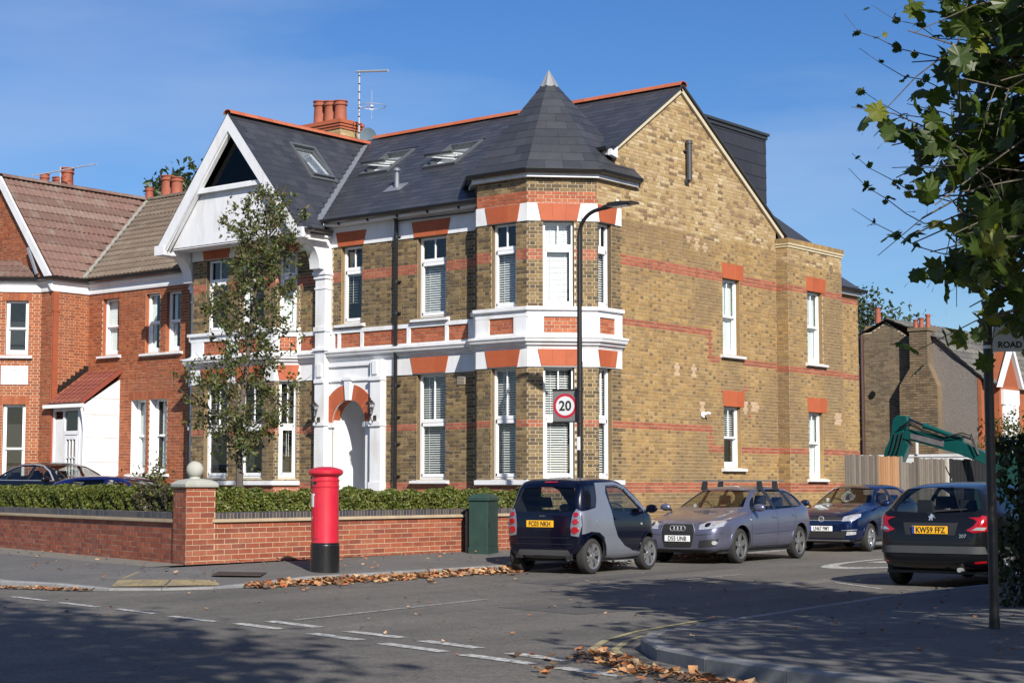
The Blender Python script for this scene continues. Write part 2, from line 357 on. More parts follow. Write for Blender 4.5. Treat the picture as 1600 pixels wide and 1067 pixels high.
def wear(m, amt=.16):     # polished and oily bands and old crack lines
    nt = m.node_tree; N = nt.nodes; L = nt.links; b = N['Principled BSDF']; src = b.inputs['Base Color'].links[0].from_socket
    g = N.new('ShaderNodeNewGeometry'); mp_ = N.new('ShaderNodeMapping'); mp_.inputs['Scale'].default_value = (1.1, .22, 1); mp_.inputs['Rotation'].default_value = (0, 0, .08); L.new(g.outputs['Position'], mp_.inputs[0])
    n = N.new('ShaderNodeTexNoise'); n.inputs['Scale'].default_value = 1.0; n.inputs['Detail'].default_value = 3; L.new(mp_.outputs[0], n.inputs['Vector'])
    mr = N.new('ShaderNodeMapRange'); mr.inputs[1].default_value = .3; mr.inputs[2].default_value = .7; mr.inputs[3].default_value = 1-amt; mr.inputs[4].default_value = 1+amt; L.new(n.outputs['Fac'], mr.inputs[0])
    n2 = N.new('ShaderNodeTexNoise'); n2.inputs['Scale'].default_value = 1.5; n2.inputs['Detail'].default_value = 6; L.new(g.outputs['Position'], n2.inputs['Vector'])
    ad = N.new('ShaderNodeMixRGB'); ad.inputs[0].default_value = .25; L.new(g.outputs['Position'], ad.inputs[1]); L.new(n2.outputs['Color'], ad.inputs[2])
    v = N.new('ShaderNodeTexVoronoi'); v.feature = 'DISTANCE_TO_EDGE'; v.inputs['Scale'].default_value = .55; L.new(ad.outputs[0], v.inputs['Vector'])
    m2 = N.new('ShaderNodeMapRange'); m2.inputs[1].default_value = .0; m2.inputs[2].default_value = .007; m2.inputs[3].default_value = .72; m2.inputs[4].default_value = 1.; L.new(v.outputs['Distance'], m2.inputs[0])
    mu = N.new('ShaderNodeMath'); mu.operation = 'MULTIPLY'; L.new(mr.outputs[0], mu.inputs[0]); L.new(m2.outputs[0], mu.inputs[1])
    h = N.new('ShaderNodeHueSaturation'); L.new(mu.outputs[0], h.inputs['Value']); L.new(src, h.inputs['Color']); L.new(h.outputs[0], b.inputs['Base Color'])
wear(ASPH)
PAVE = mat('pavement_asphalt', (.108, .104, .098), .85, var=.15, scale=4, bump=.35, bscale=200, patch=(.14, .133, .12, .5), pscale=.5); grain(PAVE, .25, 80); wear(PAVE, .10)
PAVEB = PAVE
KERB = mat('granite_kerb', rough=.7, ramp=[(.20, .20, .205), (.23, .225, .22), (.18, .185, .19), (.21, .205, .20)], var=.2, scale=20, bump=.2, patch=(.13, .125, .12, .5), pscale=2)
EARTH = mat('garden_earth', (.06, .05, .035), .95, var=.3, scale=2, bump=.5, bscale=20)
GRAVEL = mat('forecourt_paving', (.16, .145, .12), .9, var=.2, scale=3, bump=.3, bscale=60)
def worn(name, col, lo, hi, sc=16):
    m = mat(name, col, .7, var=.12, scale=12, bump=.2, bscale=120, patch=(.125, .118, .105, 1.), pscale=sc, plo=lo, phi=hi); return m
LINEW = worn('worn_white_line', (.52, .52, .49), .40, .66)
LINEF = worn('faint_white_line', (.34, .335, .32), .38, .62)
LINEY = worn('worn_yellow_line', (.36, .31, .15), .50, .75)

m = MB(); S = 900
m.add([(-S, -S, -.008), (S, -S, -.008), (S, S, -.008), (-S, S, -.008)], [(0, 1, 2, 3)]); struct('ground', m, EARTH)
FD = Vector((.9656, -.26)); FN = Vector((-.26, -.9656))      # front road: along, and across towards the camera
K0 = Vector((.07, -14.96))
def fp(a, n, z=0.): p = K0+FD*a+FN*n; return (p.x, p.y, z)
m = MB()
# fine enough grid is not needed: one flat sheet for each road
m.add([(-160, -60, 0), (160, -60, 0), (160, 160, 0), (-160, 160, 0)], [(0, 1, 2, 3)])
road = struct('road', m, ASPH, fix=False)

def offs(path, d):
    P = [Vector(p[:2]) for p in path]; R = []
    for i, p in enumerate(P):
        t0 = (P[i]-P[i-1]).normalized() if i else None; t1 = (P[i+1]-P[i]).normalized() if i < len(P)-1 else None
        ns = [Vector((-t.y, t.x)) for t in (t0, t1) if t is not None]; mm = sum(ns, Vector((0, 0))).normalized(); R.append(p+mm*d/max(.4, mm.dot(ns[0])))
    return R
def pavement(path, kz, width, zin, name, matp):
    """path of the kerb face, inside to the left; kz kerb height at each point"""
    a = offs(path, .0); b = offs(path, .135); c = offs(path, width); n = len(path)
    m = MB(); V = [(p.x, p.y, z) for p, z in zip(b, kz)]+[(p.x, p.y, zin) for p in c]
    m.add(V, [(i+1, i, n+i, n+i+1) for i in range(n-1)]); pav = struct(name, m, matp)
    # kerb stones one by one
    nst = 0
    for i in range(n-1):
        A = Vector(path[i][:2]); B = Vector(path[i+1][:2]); L = (B-A).length; near = min((A-CAMP.xy).length, (B-CAMP.xy).length)
        q = max(1, round(L/.915))
        for j in range(q):
            t0 = j/q; t1 = (j+1)/q; g = .006/L
            if nst > 90 and L > 20: t1 = 1.; g = 0
            a0 = a[i].lerp(a[i+1], t0+g); a1 = a[i].lerp(a[i+1], t1-g); b0 = b[i].lerp(b[i+1], t0+g); b1 = b[i].lerp(b[i+1], t1-g)
            z0 = kz[i]+(kz[i+1]-kz[i])*t0+random.uniform(-.002, .002)+.004; z1 = kz[i]+(kz[i+1]-kz[i])*t1+random.uniform(-.002, .002)+.004
            k = MB(); ch = .018; u = (a1-a0).normalized(); w = Vector((-u.y, u.x))
            ring0 = [(a0.x, a0.y, -.01), (a0.x, a0.y, z0-ch), (a0.x+w.x*ch, a0.y+w.y*ch, z0), (b0.x, b0.y, z0), (b0.x, b0.y, -.01)]
            ring1 = [(a1.x, a1.y, -.01), (a1.x, a1.y, z1-ch), (a1.x+w.x*ch, a1.y+w.y*ch, z1), (b1.x, b1.y, z1), (b1.x, b1.y, -.01)]
            k.add(ring0+ring1, [(r, r+1, r+6, r+5) for r in range(4)]+[(4, 3, 2, 1, 0), (5, 6, 7, 8, 9)])
            obj('kerb_stone', k, KERB, pav); nst += 1
            if t1 == 1.: break
    return pav, c
P0 = K0-FD*60
pathA = [(P0.x, P0.y), (K0.x-FD.x*6, K0.y-FD.y*6), (.07, -14.96), (1.0, -14.72), (1.75, -14.42), (2.3, -13.95), (2.62, -13.3), (2.7, -12.5), (2.66, -11.4), (2.6, -6.6), (2.2, -2.2), (.95, 12), (-4.5, 75)]
pavA, inA = pavement(pathA, [.10, .10, .10, .085, .03, .025, .03, .06, .10, .10, .10, .10, .10], 2.5, .2, 'pavement', PAVE)
pathB = [(5.5, 90), (11.1, -4), (11.12, -10), (11.2, -13.6), (11.45, -15.2), (11.75, -16.1), (12.15, -16.85), (12.75, -17.5), (13.5, -17.95), (14.4, -18.3), (20, -19.8), (60, -30.6)]
pavB, inB = pavement(pathB, [.10, .10, .10, .05, .05, .09, .11, .11, .11, .11, .11, .11], 2.2, .12, 'pavement', PAVEB)
m = MB(); V = [(p.x, p.y, .2) for p in inA]+[(-60, 90, .2), (-60, -2, .2)]; m.add(V, [tuple(range(len(V)))]); struct('forecourt', m, GRAVEL)
m = MB(); V = [(p.x, p.y, .12) for p in inB]+[(60, 90, .12)]; m.add(V, [tuple(range(len(V)))]); struct('garden_ground', m, PAVEB)
# far side of the front road, where the camera stands
m = MB(); m.hexa([fp(-160, 7.7, -.01), fp(160, 7.7, -.01), fp(160, 14, -.01), fp(-160, 14, -.01), fp(-160, 7.7, .05), fp(160, 7.7, .05), fp(160, 14, .08), fp(-160, 14, .08)]); struct('pavement', m, PAVE)

# buff tactile paving at the dropped kerb, pimpled
TACT = mat('buff_tactile_paving', (.30, .235, .12), .85, var=.25, scale=8, bump=.3, patch=(.15, .13, .10, .6), pscale=3)
def zpav(x, y): # pavement height near our corner
    best = 9
    P = [Vector(p) for p in pathA]
    for i in range(len(P)-1):
        A = P[i]; B = P[i+1]; t = max(0, min(1, (Vector((x, y))-A).dot(B-A)/(B-A).length_squared)); best = min(best, (Vector((x, y))-A.lerp(B, t)).length)
    return best
def tact(quad, n, mm):
    a, b, c, d = [Vector(q) for q in quad]; K = MB()
    for i in range(n):
        for j in range(mm):
            def q(s, t): p = a.lerp(b, s).lerp(d.lerp(c, s), t); return p
            for pp in (0,):
                p0, p1, p2, p3 = q(i/n+.004, j/mm+.006), q((i+1)/n-.004, j/mm+.006), q((i+1)/n-.004, (j+1)/mm-.006), q(i/n+.004, (j+1)/mm-.006)
                zz = lambda p: .034+max(0, min(1, (zpav(p.x, p.y)-.135)/2.45))*.168+.008
                K.add([(p.x, p.y, zz(p)) for p in (p0, p1, p2, p3)], [(0, 1, 2, 3)])
                for s in range(4):
                    for t in range(4):
                        o = p0.lerp(p1, (s+.5)/4).lerp(p3.lerp(p2, (s+.5)/4), (t+.5)/4); r = .018; z = zz(o)
                        K.add([(o.x-r, o.y-r, z), (o.x+r, o.y-r, z), (o.x+r, o.y+r, z), (o.x-r, o.y+r, z), (o.x, o.y, z+.007)], [(0, 1, 4), (1, 2, 4), (2, 3, 4), (3, 0, 4)])
    o = obj('tactile_paving', K, TACT, pavA, kind='stuff')
tact([(1.62, -14.28), (2.14, -13.78), (1.62, -13.24), (1.10, -13.74)], 2, 2)
tact([(2.16, -13.76), (2.50, -13.1), (2.0, -12.7), (1.64, -13.22)], 2, 2)
tact([(.62, -13.9), (1.05, -13.6), (.55, -12.9), (.12, -13.2)], 2, 2)
# cover plate in the pavement, hatch in the road
IRON = mat('rusty_iron_cover', (.055, .042, .035), .7, metal=.3, var=.2, bump=.3)
m = MB(); c = [(1.75, -12.6), (2.25, -12.1), (1.85, -11.6), (1.35, -12.1)]
m.prism([(x, y, .118+(2.3-x)*.03) for x, y in c], (0, 0, .009)); cov = obj('inspection_cover', m, IRON); cov['label'] = 'brown iron inspection cover set in the pavement in front of the brick pillar'; cov['category'] = 'manhole cover'

PATCHA = mat('darker_asphalt_repair', (.085, .08, .072), .85, var=.2, scale=6, bump=.5, bscale=160); grain(PATCHA, .35, 60)
PATCHB = mat('paler_asphalt_repair', (.15, .14, .12), .85, var=.2, scale=6, bump=.5, bscale=160); grain(PATCHB, .35, 60)
for q, mm in (([(7.9, -13.6), (9.3, -13.9), (9.5, -12.5), (8.2, -12.2)], PATCHA), ([(4.6, -16.9), (5.2, -17.05), (4.0, -19.4), (3.3, -19.2)], PATCHB), ([(4.9, -9.5), (5.5, -9.6), (5.0, -3.5), (4.5, -3.4)], PATCHA), ([(8.0, -9.2), (8.5, -9.25), (8.1, 3), (7.7, 3)], PATCHB)):
    m = MB(); m.add([(x, y, .003) for x, y in q], [(0, 1, 2, 3)]); struct('road_repair', m, mm)
# painted markings, each its own thin sheet
def mark(pts, mt, z=.0055, name='road_marking', n=1):
    m = MB(); m.add([(x, y, z) for x, y in pts], [tuple(range(len(pts)))]); o = struct(name, m, mt); return o
def strip(p, q, w, mt, z=.0055):
    p = Vector(p); q = Vector(q); d = (q-p).normalized(); n = Vector((-d.y, d.x))*w/2
    return mark([p-n, q-n, q+n, p+n], mt, z)
for p, q in [((1.86, -16.0), (2.85, -16.2)), ((3.27, -16.3), (4.25, -16.5)), ((4.65, -16.55), (5.6, -16.75)), ((6.0, -16.87), (6.95, -17.08))]: strip(p, q, .11, LINEW)
for p, q in [((7.3, -17.08), (8.15, -17.3)), ((7.34, -16.68), (8.3, -16.9)), ((8.75, -17.45), (9.6, -17.66)), ((8.85, -17.05), (9.75, -17.25)), ((10.0, -17.78), (10.95, -18.02)), ((10.1, -17.36), (10.95, -17.58)), ((11.22, -18.1), (12.15, -18.33)), ((11.45, -17.76), (12.2, -17.95)), ((12.47, -18.42), (13.2, -18.6))]: strip(p, q, .15, LINEW)
strip((7.45, -16.45), (6.89, -12.6), .10, LINEF); strip((6.55, -10.3), (6.22, -5.4), .09, LINEF)
strip((8.5, -6.55), (9.7, -7.5), .08, LINEW); strip((8.45, -6.3), (8.9, -5.9), .05, LINEF); strip((9.95, -7.45), (10.7, -7.8), .07, LINEF)
# double yellow lines round the right-hand corner
for d in (-.22, -.42):
    o2 = offs(pathB[2:10], d)
    for i in range(3, 7):
        if i+1 < len(o2): strip(o2[i], o2[i+1], .07, LINEY, .006+.0006*(i % 2))
    strip(o2[1], o2[2], .06, LINEY, .006); strip(o2[2], o2[3], .06, LINEY, .0066)
# speed roundel painted on the side road
cx, cy, ra, rb = 6.42, 2.4, 1.18, 5.15
m = MB(); nseg = 56; V = []
for k in range(nseg):
    a = 2*pi*k/nseg; V += [(cx+ra*cos(a), cy+rb*sin(a), .0055), (cx+(ra-.12)*cos(a), cy+(rb-.6)*sin(a), .0055)]
m.add(V, [(2*k, 2*((k+1) % nseg), 2*((k+1) % nseg)+1, 2*k+1) for k in range(nseg)]); rnd = struct('road_marking', m, LINEW)
def text_mesh(s, size, m, parent, loc, rot, ext=.002, sx=1., name='lettering', align='CENTER', bold=0.):
    c = bpy.data.curves.new(name, 'FONT'); c.body = s; c.size = size; c.extrude = ext; c.align_x = align; c.align_y = 'CENTER'; c.offset = bold; c.resolution_u = 3
    t = bpy.data.objects.new(name, c); COL.objects.link(t); bpy.context.view_layer.update()
    me = bpy.data.meshes.new_from_object(t.evaluated_get(bpy.context.evaluated_depsgraph_get())); bpy.data.objects.remove(t)
    me.materials.clear(); me.materials.append(m)
    for v in me.vertices: v.co.x *= sx
    o = bpy.data.objects.new(name, me); COL.objects.link(o)
    if parent: o.parent = parent; ORG[o] = ORG.get(parent, Vector((0, 0, 0)))
    o.location = Vector(loc)-(ORG.get(parent, Vector((0, 0, 0))) if parent else Vector((0, 0, 0))); o.rotation_euler = rot; return o
t20 = text_mesh('20', 1.75, LINEW, None, (cx+.02, cy-.5, .0062), (0, 0, 0), .0004, .85, 'road_marking', bold=.02)
for v in t20.data.vertices: v.co.y *= 3.9
t20['kind'] = 'structure'
# ================================================================== the corner house
house = thing('corner_house', 'yellow brick corner house with slate roofs, white trim and an octagonal turret', 'house', (-5, 1, 0))
pcs = Pieces(300)
FA = Fr((0, -1.35, 0), (1, 0, 0)); FB = Fr((0, -1.77, 0), (1, 0, 0)); FS = Fr((0, 0, 0), (0, 1, 0)); FE = Fr((.33, 0, 0), (0, 1, 0))
FC = Fr((-1.02, -1.77, 0), (1, 1, 0)); LC = sqrt(2)*1.02
FT = Fr((-2.80, -1.35, 0), (1, -1, 0)); LT = .594
FBC = Fr((-8.53, -1.77, 0), (1, 1, 0)); LBC = .594
FER = Fr((0, 6.57, 0), (1, 0, 0)); FRR = Fr((0, 0, 0), (0, 1, 0))
def rect(u0, u1, z0, z1): return [(u0, z0), (u1, z0), (u1, z1), (u0, z1)]

def window(parent, fr, u0, u1, z0, z1, style='light', trans=None, blind=None, label=None, reveal=STOCK_F, sill=True, rec=.10, silld=.09, sillo=.12, sillh=.08, mull=True, fw=.055, tilt=.6, curtain=0, sz=None):
    """an opening filled with a white frame, panes, and whatever hangs behind them"""
    m = MB(); d0, d1 = -rec-.06, -rec
    B = lambda a, b, c, d, e=d0, f=d1: m.fbox(fr, a, b, c, d, e, f)
    B(u0+.005, u0+fw, z0+.005, z1-.005); B(u1-fw, u1-.005, z0+.005, z1-.005); B(u0+fw, u1-fw, z1-fw, z1-.005); B(u0+fw, u1-fw, z0+.005, z0+fw+.02)
    panes = []
    if trans is None: trans = z0+(z1-z0)*.70
    uc = (u0+u1)/2
    if style == 'light':
        B(u0+fw, u1-fw, trans-.035, trans+.035)
        B(u0+fw, u1-fw, trans-.12, trans-.045, d0+.015, d1+.012)      # head of the opening casement, standing proud
        B(u0+fw-.01, u0+fw+.035, z0+fw+.02, trans-.045, d0+.015, d1+.012); B(u1-fw-.035, u1-fw+.01, z0+fw+.02, trans-.045, d0+.015, d1+.012)
        B(u0+fw, u1-fw, z0+fw+.0, z0+fw+.07, d0+.015, d1+.012)
        B(uc-.011, uc+.011, trans+.035, z1-fw, d0+.02, d1-.01)
        panes = [(u0+fw, u1-fw, trans+.035, z1-fw, -rec-.035), (u0+fw+.035, u1-fw-.035, z0+fw+.07, trans-.12, -rec-.03)]
    elif style == 'sash':
        B(u0+fw, u1-fw, trans-.02, trans+.03, d0+.02, d1); B(u0+fw, u1-fw, trans-.045, trans+.0, d0-.03, d0+.015)
        B(u0+fw, u0+fw+.03, trans, z1-fw, d0+.02, d1-.005); B(u1-fw-.03, u1-fw, trans, z1-fw, d0+.02, d1-.005)
        B(u0+fw, u0+fw+.035, z0+fw, trans-.04, d0-.03, d0+.01); B(u1-fw-.035, u1-fw, z0+fw, trans-.04, d0-.03, d0+.01); B(u0+fw, u1-fw, z0+fw, z0+fw+.08, d0-.03, d0+.012)
        if mull: B(uc-.010, uc+.010, trans+.03, z1-fw, d0+.03, d1-.012)
        panes = [(u0+fw, u1-fw, trans, z1-fw, -rec-.04), (u0+fw, u1-fw, z0+fw, trans, -rec-.075)]
    else:
        panes = [(u0+fw, u1-fw, z0+fw, z1-fw, -rec-.03)]
    w = obj('window', m, UPVC, parent)
    if label: w['label'] = label
    g = MB()
    for a, b, c, d, e in panes: g.fbox(fr, a, b, c, d, e-.006, e)
    obj('pane', g, GLASS, w)
    r = MB(); t = .004
    r.fbox(fr, u0-.02, u0, z0, z1, -rec-.08, -.001); r.fbox(fr, u1, u1+.02, z0, z1, -rec-.08, -.001); r.fbox(fr, u0, u1, z1, z1+.02, -rec-.08, -.001); r.fbox(fr, u0, u1, z0-.02, z0, -rec-.08, -.001)
    obj('reveal', r, reveal, w)
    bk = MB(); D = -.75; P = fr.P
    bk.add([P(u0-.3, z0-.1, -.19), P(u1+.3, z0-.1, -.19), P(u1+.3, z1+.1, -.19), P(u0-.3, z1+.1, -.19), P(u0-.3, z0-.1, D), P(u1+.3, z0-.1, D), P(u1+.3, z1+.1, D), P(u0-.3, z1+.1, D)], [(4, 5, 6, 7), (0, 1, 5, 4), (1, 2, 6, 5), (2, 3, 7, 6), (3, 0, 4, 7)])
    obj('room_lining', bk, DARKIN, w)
    if blind:
        b = MB(); zt, zb, pitch = blind; z = zt
        while z > zb:
            c = cos(tilt)*.024; s = sin(tilt)*.024; dd = -rec-.14
            b.add([P(u0-.2, z-s, dd+c), P(u1+.2, z-s, dd+c), P(u1+.2, z+s, dd-c), P(u0-.2, z+s, dd-c)], [(0, 1, 2, 3)]); z -= pitch
        b.fbox(fr, u0-.2, u1+.2, zt+.01, zt+.06, -rec-.17, -rec-.11)
        for uu in (u0+fw+.12, u1-fw-.12): b.fbox(fr, uu-.004, uu+.004, zb, zt, -rec-.115, -rec-.111)
        obj('blind', b, SLATW, w, fix=False, kind='stuff')
    if curtain:
        b = MB(); n = 14; q = u0+(u1-u0)*curtain+(.25 if curtain > .9 else 0) if curtain > 0 else u1+(u1-u0)*curtain; a0, a1 = (u0-.1, q) if curtain > 0 else (q, u1+.25)
        V = []
        for i in range(n+1):
            uu = a0+(a1-a0)*i/n; dd = -rec-.12+.012*sin(i*2.2); V += [P(uu, z0, dd), P(uu, z1, dd)]
        b.add(V, [(2*i, 2*i+2, 2*i+3, 2*i+1) for i in range(n)]); obj('curtain', b, CURTAIN, w, smooth=True)
    if sill:
        s = MB(); zs = z0 if sz is None else sz
        pr = [(-rec, zs+.0), (silld+.03, zs-.03), (silld+.03, zs-sillh), (silld, zs-sillh), (0, zs-sillh-.02), (-rec, zs-sillh-.02)]
        V0 = [fr.P(u0-sillo, z, d) for d, z in pr]; V1 = [fr.P(u1+sillo, z, d) for d, z in pr]; n = 6
        s.add(V0+V1, [tuple(range(n)), tuple(range(2*n-1, n-1, -1))]+[(i, i+n, (i+1) % n+n, (i+1) % n) for i in range(n)]); obj('sill', s, WHITE, w)
    return w

def head(fr, u0, u1, z0, z1, fl=.085, m=REDRUB, d=.045):
    k = MB(); n = max(3, round((u1-u0)/.30)); 
    for i in range(n):        # gauged voussoirs, fine joints
        a0 = u0+(u1-u0)*i/n+.0015; a1 = u0+(u1-u0)*(i+1)/n-.0015; b0 = u0-fl+(u1-u0+2*fl)*i/n+.0015; b1 = u0-fl+(u1-u0+2*fl)*(i+1)/n-.0015
        k.fprism(fr, [(a0, z0), (a1, z0), (b1, z1), (b0, z1)], -.05, d)
    return obj('window_head', k, m, house)

BANDS = [(6.08, 6.29), (2.61, 2.76), (1.30, 1.46)]
def zone_front(c, d, z0, z1):
    z = (z0+z1)/2
    if any(a < z < b for a, b in BANDS) : return REDBAND
    if 4.48 < z < 4.93: return REDPANEL
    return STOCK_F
def zone_turret(c, d, z0, z1):
    z = (z0+z1)/2
    if 7.22 < z < 7.53: return REDPANEL
    return zone_front(c, d, z0, z1)
def wallface(fr, poly, holes, zone, mortar=MORTAR, bond='flemish', label=None, **k):
    m = MB(); m.poly(fr, poly, holes, 0.); w = obj('wall', m, mortar, house, fix=False)
    if label: w['label'] = label
    lay_bricks(pcs, fr, poly, holes, zone, w, bond, **k); return w

# ---- main front between the gabled wing and the turret
wA = rect(-4.45, -3.62, 5.08, 6.87); wB = rect(-6.80, -6.15, 5.10, 6.87); wC = rect(-4.45, -3.62, 1.55, 3.86)
arc = [(-6.5+.52*cos(pi*k/16), 2.83+.52*sin(pi*k/16)) for k in range(17)]
porch_hole = [(-7.02, .21)]+[(-5.98, .21)]+arc[:-1]+[(-7.02, 2.83)]
FAp = rect(-8.11, -2.80, .0, 7.35)
solid = [rect(-7.50, -5.37, .0, 4.3), rect(-8.2, -2.7, 4.2, 4.50), rect(-8.2, -2.7, 6.88, 7.4), rect(-7.5, -7.08, 0, 7.4)]
m = MB(); m.poly(FA, FAp, [wA, wB, wC, porch_hole], 0.); wf = obj('wall', m, MORTAR, house, fix=False)
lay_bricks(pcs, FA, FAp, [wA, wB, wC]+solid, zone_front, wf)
window(house, FA, -4.45, -3.62, 5.08, 6.87, trans=6.36, blind=(6.24, 5.15, .052), tilt=.85)
window(house, FA, -6.80, -6.15, 5.10, 6.87, trans=6.36, blind=(6.2, 5.6, .06), tilt=.25)
window(house, FA, -4.45, -3.62, 1.55, 3.86, trans=2.83, blind=(3.78, 1.66, .05), tilt=.6)
for u0, u1, z0, z1 in ((-4.52, -3.55, 6.88, 7.225), (-6.87, -6.08, 6.88, 7.21), (-4.54, -3.60, 3.87, 4.22)): head(FA, u0, u1, z0, z1)
# ---- gabled wing bay
bw = [rect(-10.97, -10.20, 5.10, 6.86), rect(-9.74, -8.93, 5.10, 6.86), rect(-10.97, -10.15, 1.60, 3.86), rect(-9.74, -8.93, 1.60, 3.86)]
wallface(FB, rect(-11.45, -8.53, 0, 7.2), bw, zone_front)
for k, w in enumerate(bw):
    window(house, FB, w[0][0], w[1][0], w[0][1], w[2][1], trans=(6.36 if k < 2 else 2.83), blind=((3.78, 2.95, .065) if k == 2 else None), tilt=.2, curtain=(-.3 if k == 3 else (.25 if k == 1 else 0)), sill=False)
cw = [rect(.10, .50, 5.10, 6.86), rect(.10, .50, 1.60, 3.86)]
wallface(FBC, rect(0, LBC, 0, 7.2), cw, zone_front)
window(house, FBC, .10, .50, 5.10, 6.86, trans=6.36, sill=False, curtain=.9)
window(house, FBC, .10, .50, 1.60, 3.86, trans=2.83, blind=(3.78, 2.1, .075), tilt=.05, sill=False)
for fr, a, b in ((FB, -11.04, -10.15), (FB, -9.82, -8.88), (FBC, .1, .5)):
    head(fr, a, b, 6.88, 7.2, .07); head(fr, a, b, 3.87, 4.22, .07)
m = MB(); m.add([(-11.45, -1.77, 0), (-11.45, .5, 0), (-11.45, .5, 7.2), (-11.45, -1.77, 7.2)], [(0, 1, 2, 3)]); obj('wall', m, STOCK_F, house)
m = MB(); m.add([(-12.1, -1.35, 0), (-11.45, -1.35, 0), (-11.45, -1.35, 7.3), (-12.1, -1.35, 7.3)], [(0, 1, 2, 3)]); obj('wall', m, STOCK_F, house)
# ---- turret: two cants, front and side faces
tw = dict(L=[rect(-1.98, -1.33, 5.09, 6.87), rect(-1.99, -1.33, 1.55, 3.86)], C=[rect(.32, .965, 5.09, 6.87), rect(.32, .965, 1.55, 3.86)], R=[rect(-.70, -.24, 5.09, 6.87), rect(-.70, -.24, 1.55, 3.86)])
wallface(FB, rect(-2.38, -1.02, 0, 7.80), tw['L'], zone_turret)
wallface(FC, rect(0, LC, 0, 7.80), tw['C'], zone_turret)
wallface(FT, rect(0, LT, 0, 7.80), [], zone_turret)
for fr, ws in ((FB, tw['L']), (FC, tw['C']), (FS, tw['R'])):
    for k, w in enumerate(ws):
        c = fr is FC
        window(house, fr, w[0][0], w[1][0], w[0][1], w[2][1], trans=(6.36 if k == 0 else 2.83), blind=((6.8 if c else 6.25), 5.15, .05) if k == 0 else (3.78, 1.66, .05), tilt=(1.25 if (c and k == 0) else (.8 if k == 0 else .6)), sill=False, fw=.05)
for fr, a, b in ((FB, -2.06, -1.27), (FC, .27, 1.03), (FS, -.69, -.15)):
    head(fr, a, b, 6.88, 7.235, .075); head(fr, a, b, 3.87, 4.215, .075)

# ---- long side wall with its gable
sw = [rect(4.13, 4.88, 4.42, 6.17), rect(4.13, 4.88, 1.83, 3.23)]
def zone_side(c, d, z0, z1):
    y = (c+d)/2; z = (z0+z1)/2
    if z > 7.02+.05*sin(y*1.3): return STOCK_N
    if y < .12:
        if 7.22 < z < 7.53: return REDPANEL
    if y < .1 and 4.48 < z < 4.93: return REDPANEL
    if .06 < y and (y < 4.1 or y > 4.95) and 6.08 < z < 6.29: return REDBAND
    if 1.30 < z < 1.46: return REDBAND
    if y < 3.62 and 4.83 < z < 4.98 and y > .05: return REDBAND
    if 3.5 < y < 3.64 and 4.24 < z < 4.98: return REDBAND
    if y > 3.5 and not 4.05 < y < 5.0 and 4.22 < z < 4.37: return REDBAND
    if y < 3.62 and 2.61 < z < 2.76: return REDBAND
    if 3.5 < y < 3.64 and 2.18 < z < 2.76: return REDBAND
    if y > 3.5 and not 4.1 < y < 4.9 and 2.17 < z < 2.32: return REDBAND
    for a, b in ((2.25, 3.85), (2.9, 3.85), (3.2, 3.05), (4.6+.5, 3.1), (5.5, 3.12), (3.05, 6.7), (2.7, 6.8), (3.45, 6.68)):
        if abs(y-a) < .11 and b < z < b+.24: return STOCK_PALE
    if 4.95 < y < 5.2 and 3.6 < z < 3.72: return REDBAND
    if 4.9+.35 < y < 5.4+.0 and 3.0 < z < 3.1: return REDBAND
    if y < .1: return STOCK_F
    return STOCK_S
gp = [(-.75, 0), (6.57, 0), (6.57, 7.62), (2.4, 10.23), (-.08, 8.53), (-.08, 7.80), (-.75, 7.80)]
wallface(FS, gp, sw+tw['R'], zone_side, MORTAR_PALE, bond='flemish')
window(house, FS, 4.13, 4.88, 4.42, 6.17, 'sash', trans=5.30, reveal=STOCK_S, curtain=.99, silld=.07)
window(house, FS, 4.13, 4.88, 1.83, 3.23, 'sash', trans=2.52, reveal=STOCK_S, blind=(3.15, 2.55, .05), tilt=.5, curtain=0, silld=.07)
head(FS, 4.13, 5.02, 6.17, 6.52, .04, d=.014); head(FS, 4.12, 5.0, 3.23, 3.59, .05, d=.014)
# ---- rear extension
ew = [rect(7.47, 8.22, 4.40, 6.15), rect(7.47, 8.18, 1.60, 3.20)]
def zone_ext(c, d, z0, z1):
    y = (c+d)/2; z = (z0+z1)/2
    if z > 6.75: return STOCK_N
    if any(a < z < b for a, b in ((6.08, 6.23), (4.12, 4.27), (2.17, 2.32), (1.30, 1.46))): return REDBAND
    if abs(y-8.95) < .11 and 2.95 < z < 3.2: return STOCK_PALE
    return STOCK_S
wallface(FE, rect(6.57, 9.24, 0, 7.12), ew, zone_ext, MORTAR_PALE)
wallface(FER, rect(0, .33, 0, 7.12), [], zone_ext, MORTAR_PALE)
wallface(FS, rect(9.24, 10.72, 0, 6.36), [], zone_ext, MORTAR_PALE)
window(house, FE, 7.47, 8.22, 4.40, 6.15, 'sash', trans=5.28, reveal=STOCK_S, curtain=.99, silld=.07)
window(house, FE, 7.47, 8.18, 1.60, 3.20, 'sash', trans=2.45, reveal=STOCK_S, curtain=.99, silld=.07)
head(FE, 7.45, 8.38, 6.15, 6.50, .03, d=.014); head(FE, 7.43, 8.36, 3.20, 3.55, .03, d=.014)
m = MB(); pth = [(0, 6.57), (.33, 6.57), (.33, 9.24), (0, 9.24)]
m.sweep(pth, [(0, 7.12), (.03, 7.12), (.03, 7.17), (.055, 7.18), (.055, 7.22), (-.2, 7.22), (-.2, 7.12)]); obj('parapet_moulding', m, mat('cream_stone', (.50, .42, .27), .8, var=.1), house)
cp = MB()
for (a, b, L) in ((Vector((.385, 6.5)), Vector((.385, 9.3)), 2.8),):
    n = int(L/.077)
    for i in range(n):
        y = a.y+L*i/n; cp.box((.12, y+.004, 7.222), (.385, y+L/n-.004, 7.33+random.uniform(-.003, .003)))
